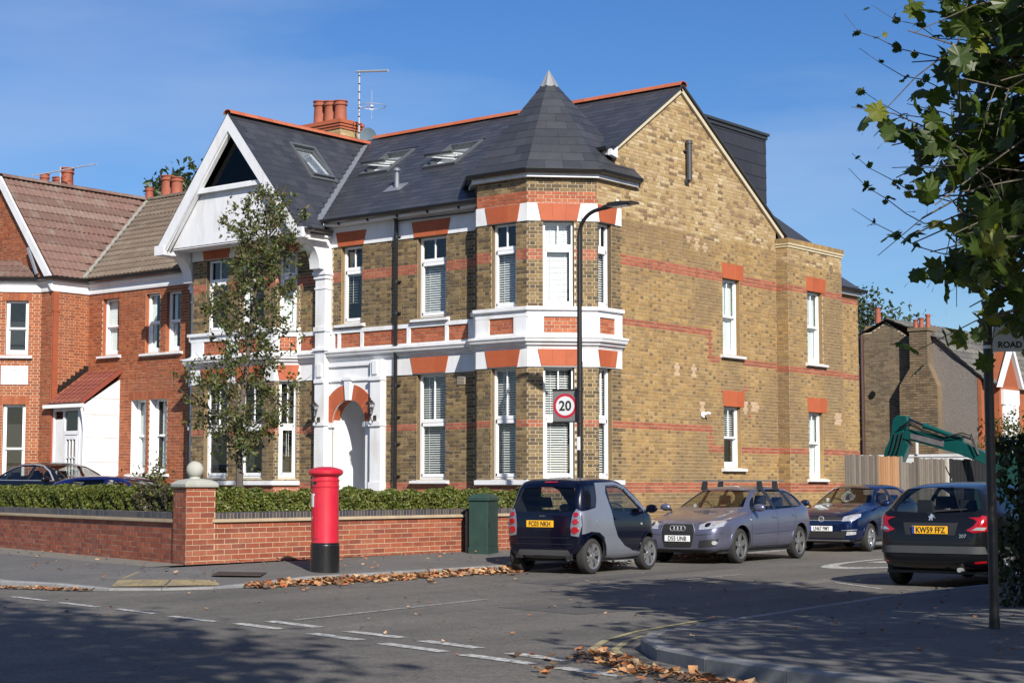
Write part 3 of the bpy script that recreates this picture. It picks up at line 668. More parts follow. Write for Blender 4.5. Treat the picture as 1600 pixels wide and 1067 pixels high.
for i in range(5): cp.box((-.05+.077*i, 6.51, 7.222), (-.05+.077*(i+1)-.008, 6.72, 7.33))
obj('parapet_brick', cp, STOCK_S, house, fix=False, kind='stuff')
# hidden shells so that no light leaks through
m = MB(); m.box((-12.0, 6.5, 0), (-.02, 6.56, 7.6)); m.box((-12.06, -1.3, 0), (-12.0, 6.56, 7.1)); m.box((-12, 9.3, 0), (-.05, 10.7, 6.2)); m.box((-12, 6.6, 7.0), (.25, 9.2, 7.1)); m.box((-12, 9.15, 0), (.3, 9.22, 7.1)); m.box((-12, 6.6, 0), (-11.9, 9.3, 7.1)); obj('wall', m, STOCK_F, house)
m = MB(); m.prism([(-11.95, 6.55, 7.3), (-11.95, 2.4, 10.1), (-11.95, -1.3, 7.2)], (-.05, 0, 0)); obj('wall', m, STOCK_F, house)

# ---- white trim
FRONTP = [(-12.05, -1.35), (-11.45, -1.35), (-11.45, -1.77), (-8.53, -1.77), (-8.11, -1.35), (-2.80, -1.35), (-2.38, -1.77), (-1.02, -1.77), (0, -.75), (0, .10)]
TUR = FRONTP[5:]; WING = FRONTP[1:5]
m = MB()
m.sweep(FRONTP, [(0, 4.235), (.035, 4.235), (.045, 4.27), (.10, 4.30), (.115, 4.345), (.165, 4.365), (.185, 4.42), (.205, 4.435), (.205, 4.475), (.03, 4.515), (0, 4.515)])
corn = obj('cornice', m, WHITE, house)
m = MB(); fz = lambda z0, z1, d: [(0, z0), (d, z0), (d, z1), (0, z1)]
m.sweep(FRONTP, fz(3.85, 4.23, .028)); obj('frieze', m, WHITE, house)
m = MB(); m.sweep(TUR, fz(6.87, 7.24, .028)); obj('frieze', m, WHITE, house)
m = MB(); m.sweep([(-8.11, -1.35), (-2.80, -1.35)], fz(6.88, 7.34, .028)); obj('frieze', m, WHITE, house)
m = MB(); m.sweep(WING, fz(6.87, 7.19, .028)); obj('frieze', m, WHITE, house)
# apron rails and uprights round the orange panels
m = MB(); m.sweep(FRONTP[4:6], fz(4.885, 4.975, .04)); m.sweep(TUR, fz(4.885, 5.075, .04)); m.sweep(WING, fz(4.885, 5.075, .04)); m.sweep(FRONTP, fz(4.516, 4.545, .042)); obj('apron_rail', m, WHITE, house)
for P in (TUR, WING):
    m = MB(); m.sweep(P, [(0, 5.03), (.05, 5.0), (.10, 5.02), (.10, 5.09), (-.1, 5.10), (-.1, 5.03)]); obj('bay_sill', m, WHITE, house)
    m = MB(); m.sweep(P[1:] if P is TUR else P, [(0, 1.44), (.05, 1.42), (.09, 1.44), (.09, 1.53), (-.1, 1.545), (-.1, 1.44)]); obj('bay_sill', m, WHITE, house)
for fr, us in ((FA, [(-7.08, -6.98), (-6.86, -6.77) if 0 else (-6.88, -6.79), (-6.16, -6.07), (-5.17, -5.10) if 0 else (-4.74, -4.64) , (-4.57, -4.50) if 0 else (-3.62, -3.53), (-2.95, -2.80)]), (FB, [(-11.45, -11.02), (-10.18, -9.78), (-8.95, -8.53), (-2.38, -2.03), (-1.37, -1.02)]), (FC, [(0, .33), (1.03, LC)]), (FS, [(-.75, -.70), (-.16, .10)]), (FBC, [(0, .10), (.50, LBC)]), (FT, [(0, LT)])):
    for a, b in us: m = MB(); m.fbox(fr, a, b, 4.545, 4.885, -.01, .036); obj('apron_upright', m, WHITE, house)
# sills under the front windows sit over little blocks; pilasters and brackets of the wing
def pilaster(x0, x1, y, z0, z1, back, ped=True):
    p = MB(); c = (x0+x1)/2
    p.box((x0+.03, y, z0), (x1-.03, back, z1)); p.box((x0, y-.03, z1-.06), (x1, back, z1+.03)); p.box((x0-.03, y-.06, z1+.03), (x1+.03, back, z1+.10)); p.box((x0-.01, y-.04, z1+.10), (x1+.01, back, z1+.15))
    p.box((x0+.01, y-.015, z1-.30), (x1-.01, back, z1-.26)); p.box((x0, y-.03, z0), (x1, back, z0+.25))
    if z1 > 5.5: p.box((x0-.0, y-.035, 4.95), (x1+.0, back, 5.05)); p.box((x0-.02, y-.05, 4.5), (x1+.02, back, 4.56)); p.box((x0+.0, y-.03, 2.78), (x1, back, 2.86))
    return obj('pilaster', p, WHITE, house)
pilaster(-7.47, -7.10, -1.55, .2, 6.22, -1.34); pilaster(-11.90, -11.50, -1.47, .2, 6.22, -1.34)
def bracket(x0, x1, yb):
    q = [(yb, 7.14), (-2.34, 7.14), (-2.34, 6.98)]
    for k in range(9):
        a = pi/2*k/8; q.append((-2.26+.52*sin(a), 6.98-.60*(1-cos(a))))
    q += [(-1.64, 6.37), (yb, 6.37)]
    p = MB(); p.prism([(x0, y, z) for y, z in q], (x1-x0, 0, 0)); return obj('bracket', p, WHITE, house, smooth=True)
bracket(-7.44, -7.12, -1.34); bracket(-11.86, -11.54, -1.34)
# door surround with orange arch
m = MB(); arcO = [(-6.5+.87*cos(pi*k/20), 2.86+.87*sin(pi*k/20)) for k in range(21)]
m.poly(FA, rect(-7.12, -5.72, .2, 4.235), [[(-7.02, .21), (-5.98, .21)]+arc[:-1]+[(-7.02, 2.83)]], .034)
obj('door_surround', m, WHITE, house, fix=False)
n = 16; ar = None
for k in range(n):
    a0 = pi*k/n+.004; a1 = pi*(k+1)/n-.004
    if abs((a0+a1)/2-pi/2) < .12: continue
    pts = [(-6.5+r*cos(a), 2.84+r*sin(a)) for r, a in ((.525, a0), (.87, a0), (.87, (a0+a1)/2), (.87, a1), (.525, a1), (.525, (a0+a1)/2))]
    m = MB(); m.fprism(FA, pts, -.22, .055); obj('arch_brick', m, REDRUB, house)
m = MB(); m.fprism(FA, [(-6.56, 3.35), (-6.44, 3.35), (-6.40, 3.80), (-6.60, 3.80)], .0, .10); m.fbox(FA, -6.64, -6.36, 3.80, 3.87, 0, .12); obj('keystone', m, WHITE, house)
for q_ in ((-7.14, -5.70, 3.78, 3.83, .075), (-7.16, -6.97, 2.74, 2.85, .075), (-6.03, -5.68, 2.74, 2.85, .075), (-7.47, -5.38, 4.12, 4.2, .085)): m = MB(); m.fbox(FA, *q_[:4], 0, q_[4]); obj('moulding', m, WHITE, house)
m = MB()
for a, b in ((-5.72, -5.40),): m.fbox(FA, a, b, .2, 4.23, 0, .16); m.fbox(FA, a-.02, b+.02, 2.74, 2.85, 0, .20); m.fbox(FA, a-.02, b+.02, 3.76, 3.85, 0, .20); m.fbox(FA, a-.02, b+.02, .2, 1.5, 0, .19); m.fbox(FA, a+.09, b-.09, 3.9, 4.2, 0, .2)
obj('pilaster', m, WHITE, house)
m = MB(); m.fbox(FA, -7.35, -7.2, 3.9, 4.2, 0, .24); m.fbox(FA, -7.44, -7.14, 3.76, 3.84, 0, .235); m.fbox(FA, -7.05, -6.72, 2.52, 2.62, .034, .05) if 0 else None; obj('scroll_block', m, WHITE, house)
# porch recess
m = MB(); y1 = .05
m.add([(-7.02, -1.35, .2), (-7.02, y1, .2), (-7.02, y1, 3.5), (-7.02, -1.35, 3.5)], [(0, 1, 2, 3)]); m.add([(-5.98, -1.35, .2), (-5.98, y1, .2), (-5.98, y1, 3.5), (-5.98, -1.35, 3.5)], [(0, 1, 2, 3)])
m.add([(-7.02, y1, .2), (-5.98, y1, .2), (-5.98, y1, 3.5), (-7.02, y1, 3.5)], [(0, 1, 2, 3)]); m.add([(-7.02, -1.35, .3), (-5.98, -1.35, .3), (-5.98, y1, .3), (-7.02, y1, .3)], [(0, 1, 2, 3)]); m.add([(-7.02, -1.13, 3.45), (-5.98, -1.13, 3.45), (-5.98, y1, 3.45), (-7.02, y1, 3.45)], [(0, 1, 2, 3)])
obj('porch_recess', m, WHITE, house, fix=False)
FD_ = Fr((0, y1, 0), (1, 0, 0)); m = MB(); m.fbox(FD_, -6.97, -6.03, .3, 2.72, 0, .05); m.fbox(FD_, -7.0, -6.0, 2.74, 2.80, 0, .08)
for a, b, c, d in ((-6.87, -6.55, 1.5, 2.6), (-6.45, -6.13, 1.5, 2.6), (-6.87, -6.55, .45, 1.3), (-6.45, -6.13, .45, 1.3)): m.fbox(FD_, a, b, c, d, .05, .062)
dr = obj('front_door', m, WHITE, house); m = MB(); m.fbox(FD_, -6.2, -6.15, 1.62, 1.75, .05, .10); m.fbox(FD_, -6.12, -6.08, 1.62, 1.75, .05, .09); obj('handle', m, BLACKST, dr)

# ---- turret roof
TC = Vector((-1.69, -.08)); RW = 1.69
def octa(r, z, c=TC):
    return [Vector((c.x+r/cos(pi/8)*cos(pi/8+pi/4*k), c.y+r/cos(pi/8)*sin(pi/8+pi/4*k), z)) for k in range(8)]
AP = Vector((-1.66, -.22, 10.28)); EZ = 7.93; ro = 1.88
E8 = octa(ro, EZ); Ei = octa(1.69, EZ)
m = MB(); m.add([tuple(p) for p in E8]+[tuple(AP-Vector((0, 0, .02)))], [(k, (k+1) % 8, 8) for k in range(8)]); ur = obj('turret_roof', m, SLATE, house)
tpath = [(p.x, p.y) for p in octa(1.70, 0)]; tpath = [tpath[k] for k in (3, 4, 5, 6, 7, 0)]
# order them so that the path runs left to right round the front
tpath = [tuple(TC+Vector((1.70/cos(pi/8)*cos(a), 1.70/cos(pi/8)*sin(a)))) for a in (radians(157.5), radians(202.5), radians(247.5), radians(292.5), radians(337.5), radians(382.5))]
m = MB(); m.sweep(tpath, [(0, 7.77), (.10, 7.77), (.10, 7.90), (0, 7.90)]); obj('fascia', m, WHITE, house)
m = MB(); gut = lambda z, r: [(r, z), (r+.02, z-.055), (r+.07, z-.075), (r+.115, z-.055), (r+.13, z), (r+.13, z+.012), (r+.118, z+.012), (r+.07, z-.03), (r, z+.012)]
m.sweep(tpath, gut(7.925, .105)); g = obj('gutter', m, BLACKPL, house)
for k in range(8):
    a, b = E8[k], E8[(k+1) % 8]; mid = (a+b)/2; nrm = (b-a).cross(AP-a).normalized()
    if nrm.z < 0: nrm = -nrm
    rows = 12; slant = (AP-mid).length
    vis = (CAMP-mid).dot(nrm) > 0
    for r in range(rows-1):
        t0 = r/rows; t1 = (r+1)/rows; p0, p1 = a.lerp(AP, t0), b.lerp(AP, t0); q0, q1 = a.lerp(AP, t1), b.lerp(AP, t1); L = (p1-p0).length; n = max(1, round(L/.42)); cuts = [0]+[(i+(.5 if r % 2 else 0))/n for i in range((0 if r % 2 else 1), n)]+[1]
        for i in range(len(cuts)-1):
            c0, c1 = cuts[i], cuts[i+1]
            if c1-c0 < .02: continue
            g = .004/L
            if n > 0:
                pa, pb, qa, qb = p0.lerp(p1, c0+(g if i else 0)), p0.lerp(p1, c1-(g if i < len(cuts)-2 else 0)), q0.lerp(q1, c0), q0.lerp(q1, c1)
                jit = random.uniform(.008, .012); s = MB(); s.hexa([pa+nrm*jit, pb+nrm*jit, pb-nrm*.01, pa-nrm*.01, qa+nrm*.003, qb+nrm*.003, qb-nrm*.01, qa-nrm*.01], skip=(4,))
                if vis: obj('slate', s, SLATE, ur)
m = MB(); n = 8; top = AP+Vector((0, 0, .16)); ring = [E8[k].lerp(AP, .905)+(E8[k]-AP).normalized()*0 for k in range(8)]; cc = AP*.905+Vector((TC.x, TC.y, EZ))*.095
R2 = []
for k in range(8):
    for h in (0, 1):
        p = ring[k].lerp(ring[(k+1) % 8], .5*h); d = (p-cc); d.z = 0; q = p+d.normalized()*.025; q.z += (.0 if h == 0 else -.035); R2.append(q)
m.add(R2+[top], [(i, (i+1) % 16, 16) for i in range(16)]); obj('lead_cap', m, mat('pale_lead', (.22, .23, .24), .5, metal=.2, var=.1), house)

# ---- main slate roof
k1 = sqrt(1+.69**2)
FR1 = Fr((0, -1.72, 7.487), (1, 0, 0), (0, 1, .69))
mp1 = [(-7.17, 0), (-2.35, 0), (-2.35, .35), (-1.3, .35), (-1.3, 1.72), (.12, 1.72), (.12, 5.0), (-9.41, 5.0), (-9.41, 4.72)]
velux = [(-7.82, -7.02, 2.55, 3.62), (-5.62, -4.74, 2.35, 3.45)]
def vel(q): return rect(*q)
m = MB(); m.poly(FR1, mp1, [vel(v) for v in velux], -.012); rf = obj('roof', m, SLATE_D, house, fix=False); rp_ = Pieces(150)
roof_plane(pcs if 0 else rp_, FR1, mp1, [vel((a-.06, b+.06, c-.06, d+.06)) for a, b, c, d in velux], SLATE, rf, gauge=.215, width=.30)
m = MB(); m.add([(-11.95, 2.4, 10.33), (.12, 2.4, 10.33), (.12, 6.9, 7.45), (-11.95, 6.9, 7.45)], [(0, 1, 2, 3)]); m.add([(-11.95, -1.3, 7.75), (-9.41, -1.3, 7.75), (-9.41, 2.4, 10.33), (-11.95, 2.4, 10.33)], [(0, 1, 2, 3)]); obj('roof', m, SLATE, house)
# wing roof
FW = Fr((-6.93, -2.56, 7.194), (0, 1, 0), (-1, 0, 1.2)); wl = 2.48*sqrt(1+1.44)
wp = [(0, 0), (.84, 0), (.84, .375), (4.73, wl), (0, wl)]
vw = (1.62, 2.36, 2.0, 3.12)
m = MB(); m.poly(FW, wp, [vel(vw)], -.012); rw_ = obj('roof', m, SLATE_D, house, fix=False)
roof_plane(rp_, FW, wp, [vel((vw[0]-.06, vw[1]+.06, vw[2]-.06, vw[3]+.06))], SLATE, rw_, gauge=.215, width=.30)
m = MB(); m.add([(-9.41, -2.56, 10.17), (-9.41, 2.4, 10.17), (-11.9, 2.4, 7.18), (-11.9, -2.56, 7.18)], [(0, 1, 2, 3)]); obj('roof', m, SLATE, house)
rp_.finish()
# lead valley
m = MB(); a = Vector((-7.17, -1.72, 7.487)); b = Vector((-9.46, 2.25, 10.22)); d = (b-a).normalized(); nn = Vector((.35, -.35, .87)).normalized(); s = d.cross(nn).normalized()*.075
m.add([a-s+nn*.035, a+s+nn*.035, b+s+nn*.035, b-s+nn*.035, a-s*1.6-nn*.05, a+s*1.6-nn*.05, b+s*1.6-nn*.05, b-s*1.6-nn*.05], [(0, 1, 2, 3), (0, 3, 7, 4), (1, 5, 6, 2), (0, 4, 5, 1)]); obj('lead_valley', m, LEAD, house)
# ridge tiles, each on its own
def ridge(p, q, parent=house, m_=RIDGE, L=.46, r=.135):
    p, q = Vector(p), Vector(q); n = round((q-p).length/L); d = (q-p)/n; u = d.normalized(); sd = u.cross(Vector((0, 0, 1))).normalized()
    for i in range(n):
        k = MB(); A = p+d*i+u*.006; B = p+d*(i+1)-u*.006; V = []
        for X in (A, B):
            for rr in (r, r-.02):
                V += [X+sd*rr*cos(t)*1.05+Vector((0, 0, rr*sin(t)*.8-.06)) for t in [pi*j/6 for j in range(7)]]
        F = [(j, j+1, 14+j+1, 14+j) for j in range(6)]+[(7+j, 14+7+j, 14+8+j, 8+j) for j in range(6)]+[(j, 7+j, 8+j, j+1) for j in range(6)]+[(14+j, 15+j, 22+j, 21+j) for j in range(6)]+[(0, 14, 21, 7), (6, 13, 27, 20)]
        k.add(V, F); k.tube([B-sd*r*.0+Vector((0, 0, r*.80-.07)), B+u*.001+Vector((0, 0, r*.8-.07))], .001, 3) if 0 else None
        obj('ridge_tile', k, m_, parent, smooth=True)
ridge((.14, 2.4, 10.36), (-9.3, 2.4, 10.36)); ridge((-9.41, -2.58, 10.20), (-9.41, 2.35, 10.20))
# verges of the side gable
CREAM = mat('cream_verge_mortar', (.50, .44, .32), .8, var=.1)
m = MB()
for a, b in (((.0, -.22, 8.50), (.0, 2.4, 10.27)), ((.0, 2.4, 10.27), (.0, 6.86, 7.43))):
    a = Vector(a); b = Vector(b); d = (b-a).normalized(); n = Vector((0, -d.z, d.y)); 
    m.hexa([a+Vector((.004, 0, 0))-n*.09, b+Vector((.004, 0, 0))-n*.09, b+Vector((.07, 0, 0))-n*.09, a+Vector((.07, 0, 0))-n*.09, a+Vector((.004, 0, 0))-n*.005, b+Vector((.004, 0, 0))-n*.005, b+Vector((.07, 0, 0))-n*.005, a+Vector((.07, 0, 0))-n*.005])
obj('verge', m, CREAM, house)
m = MB()
for a, b in (((.0, -.25, 8.50), (.0, 2.4, 10.30)), ((.0, 2.4, 10.30), (.0, 6.93, 7.42))):
    a = Vector(a); b = Vector(b); d = (b-a).normalized(); n = Vector((0, -d.z, d.y)); q = Vector((.0, 0, 0)); r = Vector((.125, 0, 0))
    m.hexa([a+q+n*.0, b+q+n*.0, b+r+n*.0, a+r+n*.0, a+q+n*.028, b+q+n*.028, b+r+n*.028, a+r+n*.028])
obj('verge', m, SLATE, house)
m = MB(); m.prism([(-.02, -.10, 8.30), (-.02, -.10, 8.60), (-.02, -.32, 8.46), (-.02, -.32, 8.34)], (.10, 0, 0)); obj('kneeler', m, WHITE, house)
m = MB(); m.box((-1.4, -.30, 8.36), (-.03, -.26, 8.50)); obj('fascia', m, WHITE, house); m = MB(); m.sweep([(-1.4, -.30), (.0, -.30)], gut(8.50, .0)); obj('gutter', m, BLACKPL, house)
m = MB(); m.add([(-3, -.06, 7), (0, -.06, 7), (0, -.06, 8.52), (-3, -.06, 8.52)], [(0, 1, 2, 3)]); obj('wall', m, STOCK_N, house)
# main fascia, gutter
m = MB(); m.box((-7.1, -1.66, 7.345), (-2.42, -1.36, 7.46)); obj('fascia', m, WHITE, house)
m = MB(); m.sweep([(-7.0, -1.66), (-2.40, -1.66)], gut(7.46, .0)); m.sweep([(-6.85, -2.5), (-6.85, -1.7)], gut(7.20, .0)); g = obj('gutter', m, BLACKPL, house)
m = MB()
for x in [-6.6+.9*i for i in range(5)]: m.box((x, -1.70, 7.33), (x+.03, -1.64, 7.42))
obj('gutter_bracket', m, BLACKPL, house)
# white gable of the wing
m = MB(); ax, az = -9.41, 10.16
def board(x0, z0, x1, z1, w, ya, yb, off=0.):
    a = Vector((x0, 0, z0)); b = Vector((x1, 0, z1)); d = (b-a).normalized(); n = Vector((d.z, 0, -d.x)); n = n if n.z < 0 else -n
    dz = w/abs(n.z); o = off/abs(n.z); t = [(x0, z0-o), (x1, z1-o), (x1, z1-o-dz), (x0, z0-o-dz)]; sl_ = (z1-z0)/(x1-x0); ZB = 7.03
    if z0 < z1: t = [(x0, z0-o), (x1, z1-o), (x1, z1-o-dz), (x0+(ZB-(z0-o-dz))/sl_, ZB), (x0, ZB)]
    else: t = [(x0, z0-o), (x1, z1-o), (x1, ZB), (x1+(ZB-(z1-o-dz))/sl_, ZB), (x0, z0-o-dz)]
    m.prism([(x, ya, z) for x, z in t], (0, yb-ya, 0))
board(-11.92, 7.15, ax, az, .27, -2.55, -2.48); board(ax, az, -6.90, 7.15, .27, -2.55, -2.48)
board(-11.6, 7.20, ax, az-.33, .07, -2.50, -2.40, .02); board(ax, az-.33, -7.22, 7.20, .07, -2.50, -2.40, .02)
m.box((-11.98, -2.57, 6.99), (-11.62, -2.3, 7.22)); m.box((-7.20, -2.57, 6.99), (-6.86, -2.3, 7.22))
obj('bargeboard', m, WHITE, house)
m = MB(); FG = Fr((0, -2.36, 0), (1, 0, 0)); gl = [(-10.62, 8.46), (-8.20, 8.46), (ax, 9.86)]
m.poly(FG, [(-11.75, 7.12), (-7.07, 7.12), (ax, 9.95)], [gl], 0.); m.box((-11.75, -2.36, 7.10), (-7.07, -1.36, 7.14)); obj('gable_panel', m, WHITE, house)
m = MB(); m.fprism(FG, gl, -.06, -.05); gw = obj('gable_window', m, GLASSD, house, fix=True); gw['label'] = 'triangular dark glass window under the white gable'
m = MB(); m.fbox(FG, -10.80, -8.0, 8.36, 8.46, 0, .12); m.fbox(FG, -10.7, -8.1, 8.46, 8.50, -.05, .04); obj('gable_sill', m, WHITE, house)
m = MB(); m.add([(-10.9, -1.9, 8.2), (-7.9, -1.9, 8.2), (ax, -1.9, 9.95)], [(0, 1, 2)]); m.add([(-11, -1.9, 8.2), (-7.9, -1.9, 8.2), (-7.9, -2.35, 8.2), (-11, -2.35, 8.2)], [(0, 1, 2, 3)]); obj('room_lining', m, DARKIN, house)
# skylights: two propped open on the main slope, one on the wing
GREYM = mat('grey_skylight_metal', (.13, .14, .15), .4, metal=.4, var=.1)
def skylight(fr, q, open_=0., lab=None):
    a, b, c, d = q; m = MB()
    for r in ((a-.07, a, c-.07, d+.07), (b, b+.07, c-.07, d+.07), (a, b, c-.07, c), (a, b, d, d+.07)): m.fbox(fr, *r, -.1, .045)
    s = obj('skylight', m, GREYM, house)
    if lab: s['label'] = lab
    m = MB(); m.fbox(fr, a, b, c, d, -.5, -.48); m.fbox(fr, a-.02, a, c, d, -.5, -.1); m.fbox(fr, b, b+.02, c, d, -.5, -.1); m.fbox(fr, a, b, d, d+.02, -.5, -.1); m.fbox(fr, a, b, c-.02, c, -.5, -.1); obj('lining', m, WHITE, s)
    # sash pivots about its middle
    cv = (c+d)/2; R = lambda v, dd: (cv+(v-cv)*cos(open_)-dd*sin(open_), (v-cv)*-sin(open_)*-1*-1+dd*cos(open_))
    def sb(M, u0, u1, v0, v1, d0, d1):
        P = []
        for dd in (d0, d1):
            for (u, v) in ((u0, v0), (u1, v0), (u1, v1), (u0, v1)):
                vv, ee = R(v, dd); P.append(fr.P(u, vv, ee))
        M.hexa(P)
    m = MB(); e = .012
    sb(m, a+e, a+.07, c+e, d-e, -.03, .04); sb(m, b-.07, b-e, c+e, d-e, -.03, .04); sb(m, a+.07, b-.07, c+e, c+.08, -.03, .04); sb(m, a+.07, b-.07, d-.08, d-e, -.03, .04); obj('sash', m, GREYM, s)
    m = MB(); sb(m, a+.07, b-.07, c+.08, d-.08, .0, .012); obj('pane', m, GLASS, s)
    if open_: m = MB(); [sb(m, *q_, -.07, -.032) for q_ in ((a+.02, a+.10, c+.02, d-.02), (b-.10, b-.02, c+.02, d-.02), (a+.10, b-.10, c+.02, c+.10), (a+.10, b-.10, d-.10, d-.02))]; obj('inner_frame', m, UPVC, s)
    return s
skylight(FR1, velux[0], .50, 'skylight propped open beside the lead valley'); skylight(FR1, velux[1], .50, 'skylight propped open beside the turret'); skylight(FW, vw, .12, 'skylight in the roof of the gabled wing')
m = MB(); c = FR1.P(-5.78, 1.35); m.lathe([(.06, -.1), (.055, .32), (.04, .33), (.04, .36), (.085, .38), (.085, .42), (.05, .45), (0, .455)], c, 14); v = obj('vent_pipe', m, LEAD, house, smooth=True)
m = MB(); m.fbox(FR1, -6.05, -5.52, 1.12, 1.5, .01, .02); obj('lead_flashing', m, LEAD, house)
# slate-hung box dormer at the back
dm = MB(); dm.box((-6, 4.08, 7.6), (-.42, 6.88, 9.93)); dormer = obj('dormer', dm, SLATE_D, house)
FDm = Fr((-.42, 0, 0), (0, 1, 0)); dp = Pieces(80); roof_plane(dp, FDm, rect(4.08, 6.88, 7.7, 9.86), [], SLATE_D, dormer, gauge=.30, width=.6, th=.012); dp.finish()
m = MB(); m.sweep([(-.42, 4.0), (-.42, 6.88), (-6, 6.88)], [(-.1, 9.86), (.035, 9.86), (.035, 9.94), (.075, 9.95), (.075, 10.01), (-.1, 10.01)]); m.box((-6, 4.05, 9.99), (-.45, 6.85, 10.0)); obj('dormer_fascia', m, mat('black_fibreglass', (.03, .033, .036), .5, var=.1), house)
# hip roof and low wing roof behind
m = MB(); m.add([(-.3, 6.8, 8.05), (.1, 8.9, 7.25), (-3, 8.9, 7.25), (-3, 6.8, 8.05), (.1, 6.6, 7.25)], [(0, 1, 2, 3), (0, 4, 1)]); obj('roof', m, SLATE, house)
m = MB(); m.add([(.18, 9.0, 6.42), (.18, 10.85, 6.42), (-2.2, 10.85, 8.0), (-2.2, 8.2, 8.0), (-2.2, 9.0, 7.9)], [(0, 1, 2, 4)]); m.add([(.18, 10.85, 6.42), (-4.6, 10.85, 6.42), (-2.2, 10.85, 8.0)], [(0, 1, 2)]); obj('roof', m, SLATE, house)
m = MB(); m.box((0, 9.24, 6.30), (.12, 10.75, 6.42)); obj('fascia', m, WHITE, house); m = MB(); m.sweep([(.12, 9.24), (.12, 10.85)], gut(6.45, .0)); obj('gutter', m, BLACKPL, house)
m = MB()
for zz in (7.42,): m.tube([(-.06, 6.72, 7.5), (-.06, 6.95, 7.5), (.1, 7.05, 7.35)], .035)
obj('drain_pipe', m, BLACKPL, house)
# flue on the gable, security lamp, vent, downpipe, waste pipe, air brick
m = MB(); m.tube([(.11, 2.62, 8.2), (.11, 2.62, 9.02), (.11, 2.62, 9.06)], .062, 12); m.tube([(.0, 2.62, 8.15), (.11, 2.62, 8.25)], .06, 12); m.tube([(.11, 2.62, 9.02), (.11, 2.62, 9.10)], .075, 12); m.box((0, 2.52, 8.85), (.08, 2.72, 8.88)); obj('flue', m, mat('dark_grey_flue', (.05, .05, .055), .45), house, smooth=True)
m = MB(); m.lathe([(.05, 0), (.075, .02), (.07, .05), (0, .06)], (.0, 3.22, 3.0), 12, 'X'); m.tube([(.04, 3.22, 3.0), (.14, 3.26, 3.04), (.16, 3.30, 3.02)], .03, 10); obj('security_lamp', m, UPVC, house, smooth=True)
m = MB(); m.fbox(FA, -3.27, -3.03, 3.58, 3.77, 0, .03)
for i in range(5): m.fbox(FA, -3.24, -3.06, 3.61+.03*i, 3.625+.03*i, .03, .045)
obj('air_vent', m, mat('pale_brown_vent', (.35, .30, .24), .6), house)
m = MB(); m.tube([(-5.02, -1.56, 7.40), (-5.02, -1.45, 7.34), (-5.02, -1.44, 7.2), (-5.02, -1.44, .25)], .045, 10)
for z in (6.9, 5.9, 5.2, 3.6, 2.9, 2.3, 1.6): m.tube([(-5.02, -1.44, z), (-5.02, -1.44, z+.07)], .056, 10); m.box((-5.11, -1.40, z+.02), (-4.93, -1.35, z+.05))
obj('downpipe', m, BLACKPL, house, smooth=True)
m = MB(); m.tube([(-5.02, -1.50, 7.28), (-2.55, -1.46, 7.27)], .016, 6); obj('overflow_pipe', m, BLACKPL, house)
# lanterns either side of the door
def lantern(x, y):
    L = MB(); z = 3.0
    L.box((x-.04, y-.02, z-.16), (x+.04, y, z-.02)); L.tube([(x, y, z-.1), (x, y-.1, z-.16), (x, y-.16, z-.05), (x, y-.16, z)], .012, 6)
    c = (x, y-.16, z); ir = obj('wall_lantern', L, mat('antique_brass', (.12, .10, .07), .35, metal=.8), house)
    G = MB(); G.lathe([(.045, 0), (.10, .22)], c, 6); obj('pane', G, GLASS, ir)
    T = MB(); T.lathe([(.115, .22), (.10, .25), (.04, .31), (.015, .33), (.02, .35), (0, .37)], c, 6); T.lathe([(.02, -.04), (.05, 0), (.045, .012)], c, 6); T.lathe([(.012, .01), (.015, .12), (0, .13)], c, 6)
    for k in range(6): a = 2*pi*k/6; T.tube([(c[0]+.046*cos(a), c[1]+.046*sin(a), z), (c[0]+.101*cos(a), c[1]+.101*sin(a), z+.22)], .006, 4)
    obj('lantern_cage', T, BLACKST, ir)
lantern(-7.29, -1.55); lantern(-5.56, -1.51)
# steps of the porch
m = MB(); m.box((-7.15, -1.75, .2), (-5.85, -1.36, .30)); obj('doorstep', m, STONE, house)
# chimney with three pots
def chimney(parent, c, sx, sy, z0, z1, potsn, potr=.14, poth=.6, bm_=STOCK_N, mm=MORTAR_PALE, ang=0., caps=True, pm=POT):
    hx, hy = sx/2, sy/2; x, y = c; m = MB(); m.box((x-hx, y-hy, z0), (x+hx, y+hy, z1)); st = obj('chimney', m, mm, parent); P_ = Pieces(12)
    for o, u, L in (((x-hx, y-hy, 0), (1, 0, 0), sx), ((x+hx, y-hy, 0), (0, 1, 0), sy)):
        lay_bricks(P_, Fr(o, u), rect(0, L, z0, z1), [], bm_, st, zbase=z0)
    P_.finish(maxn=0)
    k = MB()
    if caps:
        for i, (e, h) in enumerate(((.03, .07), (.06, .07), (.09, .07), (.05, .05))): zz = z1+sum(q[1] for q in ((.03, .07), (.06, .07), (.09, .07), (.05, .05))[:i]); k.box((x-hx-e, y-hy-e, zz), (x+hx+e, y+hy+e, zz+h-.004))
        obj('chimney_cap', k, RIDGE, st); zt = z1+.26
    else: zt = z1
    for i, (dx, dy, r, h) in enumerate(potsn):
        q = MB(); q.lathe([(r*.98, -.02), (r*1.02, .0), (r*.92, .05), (r*.82, h*.75), (r*.84, h*.78), (r*1.0, h*.80), (r*1.0, h*.86), (r*.88, h*.88), (r*.9, h*.95), (r*1.02, h*.96), (r*1.02, h), (r*.8, h), (r*.78, h*.6), (0, h*.6)], (x+dx, y+dy, zt), 20); obj('chimney_pot', q, pm, st, smooth=True)
    return st
chimney(house, (-11.55, 3.0), 1.45, .75, 9.4, 10.85, [(-.42, 0, .19, .68), (-.02, 0, .19, .62), (.36, 0, .19, .58)])
